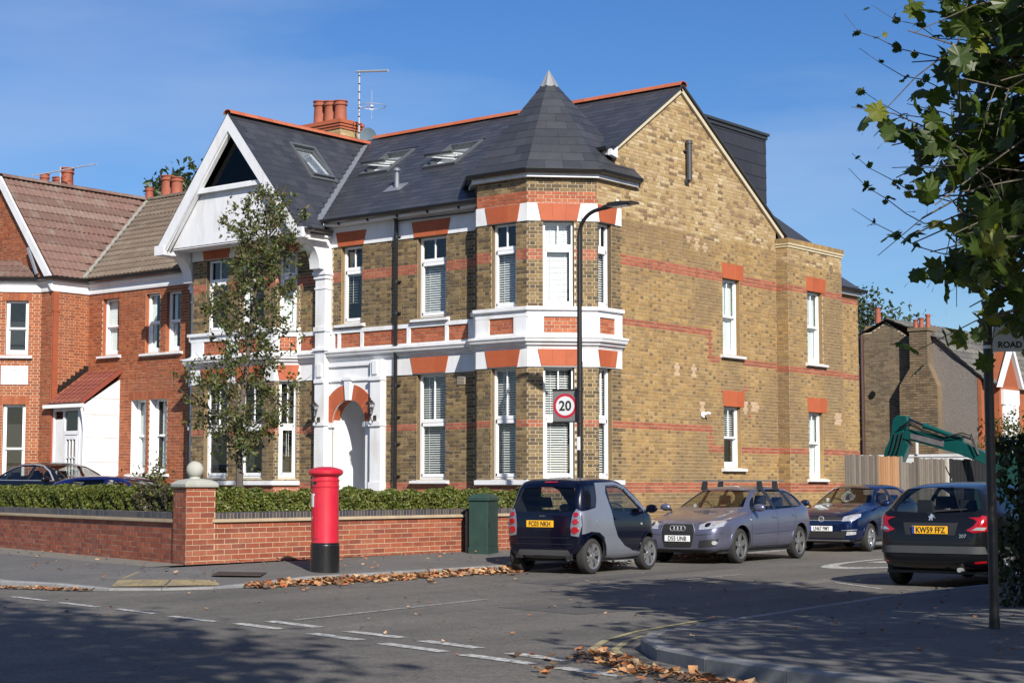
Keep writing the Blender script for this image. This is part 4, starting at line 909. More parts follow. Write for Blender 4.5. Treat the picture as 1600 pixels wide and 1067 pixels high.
# aerial mast with ring aerial, edge-on dish behind the ridge
ALU = mat('weathered_aluminium', (.62, .62, .62), .4, metal=.6, var=.05)
mast = thing('aerial_mast', 'tall pale aerial mast with a horizontal yagi and ring aerial above the ridge', 'aerial', (-10.5, 3.0, 10.2))
m = MB(); m.tube([(-10.5, 3.0, 9.9), (-10.5, 3.0, 12.42)], .022, 8); obj('mast', m, ALU, mast)
for i in range(9): m = MB(); m.tube([(-10.5, 3.0, 10.5+i*.22), (-10.5, 3.0, 10.53+i*.22)], .03, 8); obj('mast_band', m, BLACKST, mast)
m = MB(); m.tube([(-10.6, 3.0, 12.40), (-9.42, 2.96, 12.24)], .03, 8); obj('yagi_boom', m, ALU, mast)
m = MB(); R_ = .36; cc = Vector((-10.02, 2.98, 11.38)); m.tube([cc+Vector((R_*cos(t), R_*sin(t), .0)) for t in [2*pi*i/20 for i in range(21)]], .010, 5, cap=False); m.tube([(-10.5, 3, 11.42), cc], .012, 5); m.tube([cc-Vector((0, 0, .35)), cc+Vector((0, 0, .42))], .006, 5); m.lathe([(.0, -.05), (.06, -.02), (.06, .02), (0, .05)], cc, 10); obj('ring_aerial', m, ALU, mast)
dish = MB(); dc = Vector((-10.15, 3.0, 10.55)); dd = Vector((-.5, .87, .25)).normalized(); a_ = dd.cross(Vector((0, 0, 1))).normalized(); b_ = a_.cross(dd)
dish.add([dc+dd*.0]+[dc+(a_*cos(t)*r*.85+b_*sin(t)*r)-dd*(r*r*.5) for r in (.14, .28) for t in [2*pi*i/20 for i in range(20)]], [(0, 1+i, 1+(i+1) % 20) for i in range(20)]+[(1+i, 21+i, 21+(i+1) % 20, 1+(i+1) % 20) for i in range(20)])
dish.tube([dc+dd*.02, dc+dd*.12, (-10.3, 3.05, 10.2)], .02, 6)
dob = obj('satellite_dish', dish, mat('blue_grey_dish', (.14, .19, .23), .5), None, smooth=True); tag(dob, 'blue grey satellite dish seen edge-on behind the orange ridge', 'satellite dish')
pcs.finish(minz=1.5)
# ================================================================== cars
def lerpc(pts, y):
    pts = sorted(pts)
    if y <= pts[0][0]: return pts[0][1]
    if y >= pts[-1][0]: return pts[-1][1]
    n = len(pts)
    for i in range(n-1):
        if pts[i][0] <= y <= pts[i+1][0]:
            (x0, a), (x1, b) = pts[i], pts[i+1]; h = x1-x0; t = (y-x0)/h; d = (b-a)/h
            def sl(j):
                if j <= 0 or j >= n-1: return d
                d0 = (pts[j][1]-pts[j-1][1])/(pts[j][0]-pts[j-1][0]); d1 = (pts[j+1][1]-pts[j][1])/(pts[j+1][0]-pts[j][0])
                return 0 if d0*d1 <= 0 else 2*d0*d1/(d0+d1)
            m0, m1 = sl(i), sl(i+1); t2 = t*t; t3 = t2*t
            return a*(2*t3-3*t2+1)+b*(3*t2-2*t3)+h*(m0*(t3-2*t2+t)+m1*(t3-t2))
TYRE = mat('tyre_rubber', (.022, .021, .02), .85, var=.2, scale=20, bump=.2)
ALLOY = mat('silver_alloy', (.42, .42, .43), .3, metal=.8, var=.08)
ALLOYD = mat('dusty_grey_alloy', (.20, .20, .20), .4, metal=.6, var=.1)
TRIMB = mat('black_plastic_trim', (.018, .018, .019), .55, var=.1, bump=.05)
GREYP = mat('grey_plastic_trim', (.05, .052, .056), .5, var=.1)
CABIN = mat('dark_cabin_cloth', (.022, .022, .025), .8, var=.15)
CHROME = mat('chrome', (.75, .75, .75), .28, metal=.75, var=.02)
PLATEY = mat('yellow_number_plate', (.80, .42, .02), .35, var=.03); PLATEW = mat('white_number_plate', (.75, .76, .76), .35, var=.03); BLACKT = mat('black_plate_lettering', (.01, .01, .01), .5, var=0)
BLUEB = mat('blue_plate_band', (.02, .05, .30), .4, var=0)
REDL = mat('red_lamp_lens', (.30, .004, .008), .12, var=.2, scale=30, coat=1.)
CLEARL = mat('clear_lamp_lens', (.55, .56, .58), .1, metal=.5, var=.45, scale=26, coat=1.)
AMBER = mat('amber_lens', (.7, .3, .05), .2, var=0)
CARGLASS = glass_mat('car_glass', (.66, .70, .69), 1., 1.5)
BLKGLASS = mat('black_glass', (.006, .006, .008), .05, var=0, coat=1.)
SEAM = mat('panel_gap', (.006, .006, .007), .7, var=0)

def clip_cell(poly, x0, x1, y0, y1):
    for ax, lim, sg in ((0, x0, 1), (0, x1, -1), (1, y0, 1), (1, y1, -1)):
        out = []; n = len(poly)
        for i in range(n):
            a, b = poly[i], poly[(i+1) % n]; ia = (a[ax]-lim)*sg >= 0; ib = (b[ax]-lim)*sg >= 0
            if ia: out.append(a)
            if ia != ib:
                t = (lim-a[ax])/(b[ax]-a[ax]); q = [a[0]+(b[0]-a[0])*t, a[1]+(b[1]-a[1])*t]; q[ax] = lim; out.append(tuple(q))
        poly = out
        if not poly: return []
    return poly
def patch(name, bvh, poly, view, m, off, parent, res=.05, lift=0.):
    """a sheet that follows the bodywork: outline given in side, end or top view; edges turned down to the body"""
    s = 1 if view[1] == '+' else -1; ax = 'xyz'.index(view[0])
    def P3(a, b, c): return Vector((c, a, b)) if ax == 0 else (Vector((a, c, b)) if ax == 1 else Vector((a, b, c)))
    xs = [p[0] for p in poly]; ys = [p[1] for p in poly]; bm = bmesh.new(); cache = {}
    def V(q):
        k = (round(q[0], 4), round(q[1], 4))
        if k not in cache:
            D = Vector((0, 0, 0)); D[ax] = -s; hit = bvh.ray_cast(P3(q[0], q[1], 4*s), D)
            if hit[0] is None or abs(hit[0][ax]) < .1*(ax != 2):
                h2 = bvh.find_nearest(P3(q[0], q[1], (max(.1, 1.2))*s)); co = P3(q[0], q[1], h2[0][ax]); nn = h2[1]
            else: co, nn = hit[0], hit[1]
            if nn.dot(D) > 0: nn = -nn
            cache[k] = bm.verts.new(co+nn*off+P3(0, 0, s*lift))
        return cache[k]
    i0 = math.floor(min(xs)/res); i1 = math.ceil(max(xs)/res); j0 = math.floor(min(ys)/res); j1 = math.ceil(max(ys)/res)
    for i in range(i0, i1):
        for j in range(j0, j1):
            c = clip_cell(list(poly), i*res, (i+1)*res, j*res, (j+1)*res)
            vs = []
            for q in c:
                v = V(q)
                if v not in vs: vs.append(v)
            if len(vs) >= 3:
                try: bm.faces.new(vs)
                except ValueError: pass
    bmesh.ops.remove_doubles(bm, verts=bm.verts, dist=1e-4); bmesh.ops.recalc_face_normals(bm, faces=bm.faces)
    if off > .003:
        be = [e for e in bm.edges if e.is_boundary]; r = bmesh.ops.extrude_edge_only(bm, edges=be)
        nv = [g for g in r['geom'] if isinstance(g, bmesh.types.BMVert)]
        for v in nv: v.co += P3(0, 0, -s*(off+.004+abs(lift)*0))
        bmesh.ops.recalc_face_normals(bm, faces=bm.faces)
    me = bpy.data.meshes.new(name); bm.to_mesh(me); bm.free(); me.materials.append(m)
    me.polygons.foreach_set('use_smooth', [True]*len(me.polygons)); me.set_sharp_from_angle(angle=radians(50))
    return link(name, me, parent)
def line_poly(pts, w):
    P = [Vector(p) for p in pts]; L = []; R = []
    for i, p in enumerate(P):
        t = (P[min(i+1, len(P)-1)]-P[max(i-1, 0)]).normalized(); n = Vector((-t.y, t.x))*w/2; L.append(tuple(p+n)); R.append(tuple(p-n))
    return L+R[::-1]
def circ(cx, cy, rx, ry=None, n=20, a0=0., a1=2*pi):
    ry = ry or rx; full = abs(a1-a0-2*pi) < 1e-6; k = n if full else n+1
    return [(cx+rx*cos(a0+(a1-a0)*i/n), cy+ry*sin(a0+(a1-a0)*i/n)) for i in range(k)]

def wheel(parent, x, y, r, side, spokes, rimm, rr, wdt=.19, split=False):
    t = MB(); w = wdt; prof = [(rr-.01, -w), (rr+.012, -w), (r-.02, -w+.012), (r-.004, -w+.03), (r, -w+.06), (r, -.05), (r-.004, -.03), (r-.018, -.012), (rr+.03, -.0), (rr+.008, -.004), (rr-.004, -.02)]
    t.lathe([(a, b*side) for a, b in prof], (x, y, r), 40, 'X', cap=False); o = obj('wheel', t, TYRE, parent, smooth=True)
    k = MB(); k.lathe([(rr+.010, -.004*side), (rr+.004, -.006*side), (rr-.012, -.014*side), (rr-.018, -.03*side)], (x, y, r), 40, 'X', cap=False)
    hub = .055
    k.lathe([(hub+.01, -.035*side), (hub, -.016*side), (hub*.55, -.010*side), (0, -.010*side)], (x, y, r), 20, 'X', cap=False)
    for i in range(spokes):
        a = 2*pi*i/spokes+.3
        for off_ in ((-.13, .13) if split else (0,)):
            c = Vector((0, cos(a), sin(a))); e = Vector((0, cos(a+off_*1.4), sin(a+off_*1.4))); sd = Vector((0, -sin(a), cos(a)))
            w0, w1 = (.024, .020) if split else (.042, .034 if spokes > 5 else .050)
            o_ = Vector((x, y, r)); p0 = o_+c*hub*.8; p1 = o_+e*(rr-.012); X = Vector((side, 0, 0))
            k.hexa([p0-sd*w0-X*.05, p0+sd*w0-X*.05, p0+sd*w0*.8-X*.020, p0-sd*w0*.8-X*.020, p1-sd*w1-X*.05, p1+sd*w1-X*.05, p1+sd*w1*.8-X*.016, p1-sd*w1*.8-X*.016])
    obj('rim', k, rimm, o, smooth=30)
    d = MB(); d.lathe([(rr-.017, -.03*side), (rr-.03, -.115*side), (0, -.115*side)], (x, y, r), 24, 'X', cap=False); obj('shaded_barrel', d, TRIMB, o)  # black barrel and back: shade between the spokes put into the colour
    return o

def car(spec):
    L, W, H = spec['L'], spec['W'], spec['H']; top, belt, bot, hw, rail = (spec[k] for k in ('top', 'belt', 'bot', 'hw', 'rail')); paint = spec['paint']
    root = thing(spec['name'], spec['label'], 'car', (0, 0, 0), spec.get('group')); ORG[root] = Vector((0, 0, 0))
    ys = sorted(set([round(-L/2+.0, 3), round(L/2, 3)]+[round(-L/2+e, 3) for e in (.012, .035, .07, .12, .18, .25)]+[round(L/2-e, 3) for e in (.012, .035, .07, .12, .18, .25)]+[round(-L/2+.25+(L-.5)*i/30, 3) for i in range(31)]))
    V = []; ring = 26
    for y in ys:
        t = lerpc(top, y); b0 = lerpc(belt, y); z0 = lerpc(bot, y); w = lerpc(hw, y); r = min(lerpc(rail, y), w*.93); b = min(b0, t-.075)
        h = max(.05, b-z0); half = [(0, z0), (.6*w, z0), (.92*w, z0+.02), (.985*w, z0+.22*h), (w, z0+.45*h), (w, z0+.7*h), (.992*w, z0+.86*h), (.962*w, b)]
        tr = (r, t-.058); half += [(half[7][0]+(tr[0]-half[7][0])*f, b+(tr[1]-b)*f+.0) for f in (.34, .70)]+[tr, (r-.07, t-.022), (.5*r, t-.005), (0, t)]
        full = half+[(-x, z) for x, z in half[12:0:-1]]; V += [(x, y, z) for x, z in full]
    m = MB(); n = len(ys); F = [(i*ring+j, i*ring+(j+1) % ring, (i+1)*ring+(j+1) % ring, (i+1)*ring+j) for i in range(n-1) for j in range(ring)]
    # rounded ends
    for e, i in ((0, 0), (1, n-1)):
        c = Vector((0, 0, 0))
        for j in range(ring): c += Vector(V[i*ring+j])/ring
        base = len(V); V += [tuple(Vector(V[i*ring+j]).lerp(c, .45)+Vector((0, (-.006 if e == 0 else .006), 0))) for j in range(ring)]
        F += [(i*ring+j, i*ring+(j+1) % ring, base+(j+1) % ring, base+j) for j in range(ring)]; F.append(tuple(base+j for j in range(ring)))
    m.add(V, F); body = obj('body', m, [paint, TRIMB], root); body.data.materials.clear(); body.data.materials.append(paint); body.data.materials.append(CABIN)
    md = body.modifiers.new('s', 'SUBSURF'); md.levels = md.render_levels = 1; bpy.context.view_layer.update()
    dg = bpy.context.evaluated_depsgraph_get(); ev = body.evaluated_get(dg); me = ev.to_mesh(); bvh = BVHTree.FromPolygons([v.co.copy() for v in me.vertices], [tuple(p.vertices) for p in me.polygons]); ev.to_mesh_clear()
    md = body.modifiers.new('t', 'SOLIDIFY'); md.thickness = .03; md.offset = -1; md.material_offset = 1
    # cutters
    c = MB(); 
    for (y, r) in spec['wheels']:
        rr = r+.055
        for s in (1, -1):
            q = circ(y, r+.01, rr, n=32); q = [(a, max(b, .02)) for a, b in q]
            c.prism([(s*(W/2+.25), a, b) for a, b in q], (-s*.52, 0, 0))
    for poly in spec['side']: c.prism([(-W, a, b) for a, b in poly], (2*W, 0, 0))
    for poly, y0, y1 in spec['ends']: c.prism([(a, y0, b) for a, b in poly+[(-a, b) for a, b in poly[::-1]]], (0, y1-y0, 0))
    cut = obj('cut', c, CABIN); md = body.modifiers.new('b', 'BOOLEAN'); md.operation = 'DIFFERENCE'; md.object = cut; md.solver = 'EXACT'; md.use_self = True
    cut.hide_render = True; bpy.context.view_layer.update(); dg = bpy.context.evaluated_depsgraph_get(); me2 = bpy.data.meshes.new_from_object(body.evaluated_get(dg)); body.modifiers.clear(); body.data = me2; me2.name = 'body'
    bpy.data.objects.remove(cut); me2.polygons.foreach_set('use_smooth', [True]*len(me2.polygons)); me2.set_sharp_from_angle(angle=radians(32))
    # floor and cabin
    k = MB(); k.box((-W/2+.12, -L/2+.25, .19), (W/2-.12, L/2-.25, .23)); 
    for (y, r) in spec['wheels']:
        for s in (1, -1):
            xo = min(lerpc(hw, y-r-.08), lerpc(hw, y+r+.08))-.06; A_ = [radians(-8+196*i/16) for i in range(17)]; V_ = [(s*q, y+(r+.068)*cos(t), r+.01+(r+.068)*sin(t)) for t in A_ for q in (xo, W/2-.34)]+[(s*(W/2-.34), y, r+.01)]
            k.add(V_, [(2*i, 2*i+2, 2*i+3, 2*i+1) for i in range(16)]+[(2*i+1, 2*i+3, 34) for i in range(16)])
    k.box((-W/2+.10, spec['cowl']-.05, .5), (W/2-.10, spec['cowl']+.0, lerpc(belt, spec['cowl'])-.02)); obj('underbody', k, TRIMB, root)
    k = MB(); cz = lerpc(belt, spec['cowl'])
    k.prism([(-W/2+.10, spec['cowl']-.02, cz-.03), (-W/2+.10, spec['cowl']-.42, cz+.01), (-W/2+.10, spec['cowl']-.5, cz-.10), (-W/2+.10, spec['cowl']-.42, cz-.4), (-W/2+.10, spec['cowl']-.02, cz-.4)], (W-.2, 0, 0)); obj('dashboard', k, CABIN, root)
    for (sx, sy, back) in spec['seats']:
        s = MB(); hwid = .24 if abs(sx) > .1 else W/2-.28
        s.box((sx-hwid, sy-.05, .30), (sx+hwid, sy+.48, .50))
        s.hexa([(sx-hwid, sy-.06, .45), (sx+hwid, sy-.06, .45), (sx+hwid, sy+.08, .45), (sx-hwid, sy+.08, .45), (sx-hwid*.85, sy-.26, back), (sx+hwid*.85, sy-.26, back), (sx+hwid*.85, sy-.16, back), (sx-hwid*.85, sy-.16, back)])
        for hx in ((0,) if abs(sx) > .1 else (-.32, .32)): s.hexa([(sx+hx-.12, sy-.30, back+.03), (sx+hx+.12, sy-.30, back+.03), (sx+hx+.12, sy-.21, back+.03), (sx+hx-.12, sy-.21, back+.03), (sx+hx-.10, sy-.33, back+.21), (sx+hx+.10, sy-.33, back+.21), (sx+hx+.10, sy-.25, back+.21), (sx+hx-.10, sy-.25, back+.21)]); s.tube([(sx+hx-.05, sy-.22, back-.02), (sx+hx-.05, sy-.26, back+.05)], .007, 5); s.tube([(sx+hx+.05, sy-.22, back-.02), (sx+hx+.05, sy-.26, back+.05)], .007, 5)
        o = obj('seat', s, CABIN, root); bevelize(o, .035, 3)
    s = MB(); sc = Vector((.36, spec['cowl']-.52, cz+.02)); s.tube([sc+Vector((.18*cos(a), -.07*sin(a), .165*sin(a))) for a in [2*pi*i/24 for i in range(25)]], .014, 6, cap=False); s.tube([sc, sc+Vector((0, .15, -.08))], .03, 8); s.tube([sc-Vector((.17, 0, 0)), sc+Vector((.17, 0, 0))], .014, 5); obj('steering_wheel', s, CABIN, root, smooth=True)
    # glass
    for poly in spec['side']:
        for v in ('x+', 'x-'): patch('side_window', bvh, poly, v, CARGLASS, -.012, root, .08)
    for i, (poly, y0, y1) in enumerate(spec['ends']): patch('windscreen' if y1 > y0 and y0 > 0 else 'rear_window', bvh, poly+[(-a, b) for a, b in poly[::-1]], 'y+' if y0 > 0 else 'y-', CARGLASS, -.012, root, .08)
    # wheel-arch lips
    for (y, r) in spec['wheels']:
        rr = r+.056
        for v in ('x+', 'x-'):
            a0, a1 = spec.get('lipa', (radians(4), radians(176))); a0, a1 = (a0, a1) if y < 0 else (pi-a1, pi-a0); ring_ = circ(y, r+.01, rr+.035, n=24, a0=a0, a1=a1)+circ(y, r+.01, rr-.002, n=24, a0=a0, a1=a1)[::-1]
            patch('arch_lip', bvh, ring_, v, spec.get('lip', paint), .012, root, .06)
    for (y, r) in spec['wheels']:
        for s in (1, -1): wheel(root, s*(W/2-.022), y, r, s, spec['spokes'], spec['rim'], spec['rimr'], split=spec.get('split', False))
    for nm, v, poly, mt, off in spec['patches']:
        if v == 'y+m' or v == 'y-m':
            for sg in (1, -1): patch(nm, bvh, [(a*sg, b) for a, b in poly], v[:2], mt, off, root, .04)
        elif v == 'xx':
            for q in ('x+', 'x-'): patch(nm, bvh, poly, q, mt, off, root, .025 if nm == 'silver_frame' else .05)
        else: patch(nm, bvh, poly, v, mt, off, root, .05)
    for v, pts in spec['seams']:
        for q in (('x+', 'x-') if v == 'xx' else (v,)): patch('panel_gap', bvh, line_poly(pts, .009), q, SEAM, .0016, root, .06)
    def hit(x, z, d): 
        h = bvh.ray_cast(Vector((x, 5*d, z)), Vector((0, -d, 0))); return h[0].y if h[0] else d*L/2
    # number plates
    for end, txt, x, z, w_ in spec['plates']:
        d = 1 if end == 'front' else -1; y = max(hit(x+e, z, d)*d for e in (-.24, -.1, 0, .1, .24))*d+.024*d; p = MB(); pm = PLATEW if end == 'front' else PLATEY
        p.box((x-w_/2, min(y, y-.012*d), z-.055), (x+w_/2, max(y, y-.012*d), z+.055)); pl = obj('number_plate', p, pm, root); bevelize(pl, .004, 1)
        rot = (pi/2, 0, 0) if d < 0 else (pi/2, 0, pi); bx = -w_/2+.02 if d < 0 else w_/2-.02
        q = MB(); q.box((x+bx-.018, y, z-.052), (x+bx+.018, y+.0015*d, z+.052)) if spec.get('band') else None
        if spec.get('band'): obj('plate_band', q, BLUEB, pl)
        text_mesh(txt, .112, BLACKT, pl, (x+(.012 if d < 0 else -.012)*(1 if spec.get('band') else 0), y+.002*d, z-.002), rot, .001, .84*spec.get('tsx', 1), bold=.002)
    # mirrors
    my = spec['cowl']-.18; mz = lerpc(belt, my)+.07
    for s in (1, -1):
        q = MB(); x0 = s*(W/2-.03); q.tube([(x0, my+.02, mz-.05), (x0+s*.09, my, mz-.03)], .022, 8); o = obj('door_mirror', q, TRIMB, root)
        g = bmesh.new(); bmesh.ops.create_uvsphere(g, u_segments=16, v_segments=10, radius=1.); 
        for v in g.verts:
            v.co.x *= .115; v.co.y *= .065; v.co.z *= .072
            if v.co.y < -.02: v.co.y = -.02
            v.co += Vector((x0+s*.14, my, mz+.005))
        me3 = bpy.data.meshes.new('mirror_shell'); g.to_mesh(me3); g.free(); me3.materials.append(spec.get('mirror', paint)); me3.polygons.foreach_set('use_smooth', [True]*len(me3.polygons)); link('mirror_shell', me3, o)
    return root, bvh, body

# ---------- small two-tone microcar
NAVY = mat('dark_navy_paint', (.0012, .002, .010), .2, metal=.1, var=.05, coat=.6, spec=.35); SILV = mat('grey_lavender_silver_paint', (.25, .27, .32), .30, metal=.5, var=.04, coat=.6)
sm = dict(group='cars parked along the kerb', name='city_car', label='tiny two-seat car in dark navy with a silver grey frame, yellow plate towards us', L=2.5, W=1.51, H=1.55,
 top=[(-1.25, .84), (-1.235, 1.0), (-1.19, 1.16), (-1.10, 1.37), (-1.02, 1.475), (-.85, 1.535), (-.45, 1.555), (0, 1.54), (.25, 1.48), (.5, 1.36), (.95, 1.035), (1.08, .95), (1.18, .84), (1.25, .66)],
 belt=[(-1.25, .99), (-.9, 1.0), (-.2, .98), (.5, .97), (1.0, .93), (1.25, .8)], bot=[(-1.25, .30), (-1.1, .22), (0, .19), (1.1, .20), (1.25, .30)],
 hw=[(-1.25, .61), (-1.225, .69), (-1.16, .735), (-1.0, .752), (-.7, .755), (.6, .75), (.95, .735), (1.12, .66), (1.22, .54), (1.25, .46)], rail=[(-1.25, .55), (-1.0, .62), (-.4, .63), (.3, .62), (.9, .66), (1.25, .4)],
 paint=NAVY, lip=NAVY, lipa=(radians(12), radians(140)), wheels=[(-.89, .285), (.915, .28)], cowl=.93,
 side=[[(-.37, 1.40), (-.05, 1.405), (.20, 1.335), (.46, 1.165), (.66, 1.02), (.64, .98), (-.22, 1.0), (-.33, 1.16)]],
 ends=[([(0, 1.40), (.50, 1.37), (.60, 1.0), (0, .98)], -1.6, -.7), ([(0, 1.42), (.48, 1.39), (.58, 1.04), (0, 1.04)], .25, 1.6)],
 seats=[(-.33, -.42, 1.02), (.33, -.42, 1.02)], spokes=6, rim=ALLOY, rimr=.20, split=True, band=False, tsx=.98,
 patches=[('silver_frame', 'xx', [(-1.19, 1.0), (-.98, 1.03), (-.80, 1.06), (-.73, 1.2), (-.70, 1.46), (-.1, 1.475), (.22, 1.405), (.55, 1.21), (.88, .985), (.76, .975), (.49, 1.19), (.21, 1.36), (-.05, 1.425), (-.40, 1.42), (-.44, 1.3), (-.33, 1.0), (-.30, .80), (-.18, .58), (.05, .43), (.35, .34), (.62, .31), (.62, .24), (-.15, .23), (-.45, .26), (-.52, .38), (-.60, .58), (-.75, .66), (-1.0, .68), (-1.2, .64)], SILV, .007),
   ('quarter_glass', 'xx', [(-1.10, 1.06), (-.84, 1.08), (-.77, 1.22), (-.75, 1.42), (-1.0, 1.40)], BLKGLASS, .006),
   ('lamp_cluster', 'y-m', [(.53, .62), (.66, .60), (.70, .78), (.68, 1.00), (.60, 1.04), (.55, .95), (.52, .76)], SILV, .010),
   ('tail_lamp', 'y-m', circ(.60, .705, .062, .055), REDL, .022), ('tail_lamp', 'y-m', circ(.605, .84, .052, .045), REDL, .022), ('tail_lamp', 'y-m', circ(.61, .95, .042, .036), REDL, .022),
   ('bumper_insert', 'y-', [(-.52, .30), (.52, .30), (.46, .385), (-.46, .385)], GREYP, .012), ('fuel_cap', 'x+', circ(-.78, .82, .06), SILV, .011), ('side_repeater', 'xx', circ(.60, .78, .022, .018), CLEARL, .014),
   ('door_gap_trim', 'xx', [(.62, .24), (.62, .31), (.70, .30), (.70, .22)], GREYP, .008), ('brake_lamp', 'y-', [(-.12, 1.455), (.12, 1.455), (.12, 1.475), (-.12, 1.475)], REDL, .012), ('door_handle', 'xx', [(-.26, .86), (-.1, .86), (-.1, .89), (-.26, .89)], NAVY, .022)],
 seams=[('y-', [(-.5, .58), (.5, .58)]), ('y-', [(-.53, .60), (-.55, .95)]), ('y-', [(.53, .60), (.55, .95)]), ('xx', [(.70, .96), (.73, .7), (.68, .35)]), ('y-', [(-.55, .48), (.55, .48)])],
 plates=[('rear', 'FC03 NKH', -.06, .80, .52)])
smart, bv, _ = car(sm)
t = text_mesh('smart', .05, ALLOYD, smart, (-.03, -1.243, .93), (pi/2-.1, 0, 0), .001)
m = MB(); m.tube([(.45, -1.0, .25), (.45, -1.22, .24)], .03, 10); obj('exhaust_pipe', m, ALLOYD, smart, smooth=True)
m = MB(); m.tube([(0, -.75, 1.55), (0, -.90, 1.75)], .006, 5); 
smart.location = (3.50, -5.95, .001); smart.rotation_euler[2] = radians(4.5)

# ---------- hatchbacks share their proportions, stretched to each car
def hatch(L, W, H, tail=0., nose=0.):
    s = L/4.2; h = H/1.42; w = W/1.765
    T = [(2.10, .60+nose), (2.085, .66+nose), (2.03, .72+nose), (1.88, .80+nose), (1.5, .885+nose), (1.15, .94+nose*.7), (.92, .985+nose*.4), (.70, 1.09), (.38, 1.245), (.08, 1.365), (-.18, 1.405), (-.6, 1.42), (-1.1, 1.405), (-1.45, 1.355+tail*.3), (-1.66, 1.285+tail), (-1.86, 1.10+tail), (-1.98, .98+tail*.5), (-2.05, .90), (-2.09, .78), (-2.10, .64)]
    B = [(-2.10, 1.0), (-1.5, .99), (-.5, .955), (.9, .93), (2.1, .8)]
    return dict(L=L, W=W, H=H, top=[(y*s, z*h) for y, z in T], belt=[(y*s, z*h) for y, z in B], bot=[(-L/2, .34), (-L/2+.12, .26), (-1.2*s, .20), (1.3*s, .20), (L/2-.12, .20), (L/2, .27)],
      hw=[(y*s, x*w) for y, x in [(2.10, .56), (2.07, .66), (2.0, .745), (1.88, .80), (1.65, .85), (1.3, .877), (0, .882), (-1.4, .88), (-1.75, .85), (-1.95, .79), (-2.05, .71), (-2.10, .60)]],
      rail=[(y*s, x*w) for y, x in [(2.1, .6), (1.0, .72), (.6, .67), (.05, .585), (-1.3, .575), (-1.7, .60), (-2.05, .68)]])
AUDIP = mat('grey_violet_metallic_paint', (.15, .155, .225), .30, metal=.6, var=.04, coat=.8)
a = hatch(4.21, 1.765, 1.42)
a.update(group='cars parked along the kerb', name='estate_hatchback', label='grey violet five-door hatchback with roof bars, white plate facing us', paint=AUDIP, wheels=[(-1.33, .318), (1.25, .318)], cowl=.93,
 side=[[(.72, .965), (.50, 1.115), (.22, 1.245), (.02, 1.305), (-.22, 1.335), (-.25, .965)], [(-.33, .97), (-.31, 1.34), (-.7, 1.345), (-1.0, 1.335), (-1.08, .995)], [(-1.14, 1.0), (-1.08, 1.325), (-1.28, 1.30), (-1.50, 1.23), (-1.62, 1.13), (-1.60, 1.06), (-1.45, 1.02)]],
 ends=[([(0, 1.335), (.50, 1.315), (.66, 1.02), (0, 1.0)], .05, 1.4), ([(0, 1.30), (.50, 1.28), (.62, 1.03), (0, 1.01)], -2.3, -1.4)],
 seats=[(-.38, -.28, 1.02), (.38, -.28, 1.02), (0, -1.15, .98)], spokes=5, rim=ALLOYD, rimr=.225, band=False, tsx=1.0,
 patches=[('grille', 'y+', [(-.30, .72), (.30, .72), (.33, .60), (.31, .42), (.26, .30), (-.26, .30), (-.31, .42), (-.33, .60)], TRIMB, .008),
   ('headlamp', 'y+m', [(.43, .62), (.42, .70), (.52, .76), (.74, .785), (.80, .76), (.79, .68), (.66, .635)], CLEARL, .010), ('headlamp_lens', 'y+m', circ(.56, .70, .042, .038), BLKGLASS, .016), ('headlamp_lens', 'y+m', circ(.68, .715, .04, .036), CHROME, .016),
   ('air_intake', 'y+m', [(.42, .30), (.72, .33), (.76, .46), (.44, .43)], TRIMB, .007), ('fog_lamp', 'y+m', circ(.70, .39, .036), CLEARL, .018), ('lower_intake', 'y+', [(-.70, .215), (.70, .215), (.66, .255), (-.66, .255)], TRIMB, .007),
   ('door_handle', 'xx', [(-.06, .815), (-.24, .82), (-.24, .845), (-.06, .84)], AUDIP, .028), ('door_handle', 'xx', [(-.96, .84), (-1.13, .845), (-1.13, .87), (-.96, .865)], AUDIP, .028),
   ('rub_strip', 'xx', [(.78, .53), (-.96, .56), (-.96, .59), (.78, .56)], AUDIP, .012), ('side_repeater', 'xx', circ(.88, .79, .028, .015), CLEARL, .012), ('window_pillar', 'xx', [(-.262, .965), (-.232, 1.335), (-.30, 1.342), (-.322, .97)], BLKGLASS, .005), ('window_pillar', 'xx', [(-1.087, .995), (-1.01, 1.335), (-1.07, 1.33), (-1.135, 1.0)], BLKGLASS, .005), ('tail_lamp', 'xx', [(-1.93, .98), (-1.99, .78), (-1.80, .80), (-1.80, .9)], REDL, .008), ('sill_trim', 'xx', [(.86, .235), (-.92, .235), (-.92, .275), (.86, .275)], GREYP, .008)],
 seams=[('xx', [(.80, .93), (.84, .8), (.83, .5), (.79, .30)]), ('xx', [(-.28, .96), (-.30, .6), (-.26, .29)]), ('xx', [(-1.11, .99), (-1.13, .8), (-1.02, .62), (-.93, .42), (-.92, .29)]), ('xx', [(.79, .29), (-.92, .29)]), ('y+', [(-.36, .735), (-.80, .80)]), ('y+', [(.36, .735), (.80, .80)]), ('y+', [(.36, .52), (.80, .56)]), ('y+', [(-.36, .52), (-.80, .56)])],
 plates=[('front', 'D55 UNB', .0, .46, .52)])
audi, bv, _ = car(a)
yy = bv.ray_cast(Vector((0, 5, .64)), Vector((0, -1, 0)))[0].y+.014
for i in range(4):
    q = MB(); c = Vector((-.108+.072*i, yy, .645)); q.tube([c+Vector((.046*cos(t), .003*(i % 2), .046*sin(t))) for t in [2*pi*j/20 for j in range(21)]], .0065, 6, cap=False); obj('badge_ring', q, CHROME, audi, smooth=True)
q = MB()
for z in [.33+.036*i for i in range(11)]:
    y2 = bv.ray_cast(Vector((0, 5, z)), Vector((0, -1, 0)))[0].y+.011; w2 = .27+.04*min(1, (z-.3)/.25); q.box((-w2, y2-.01, z-.004), (w2, y2+.003, z+.004))
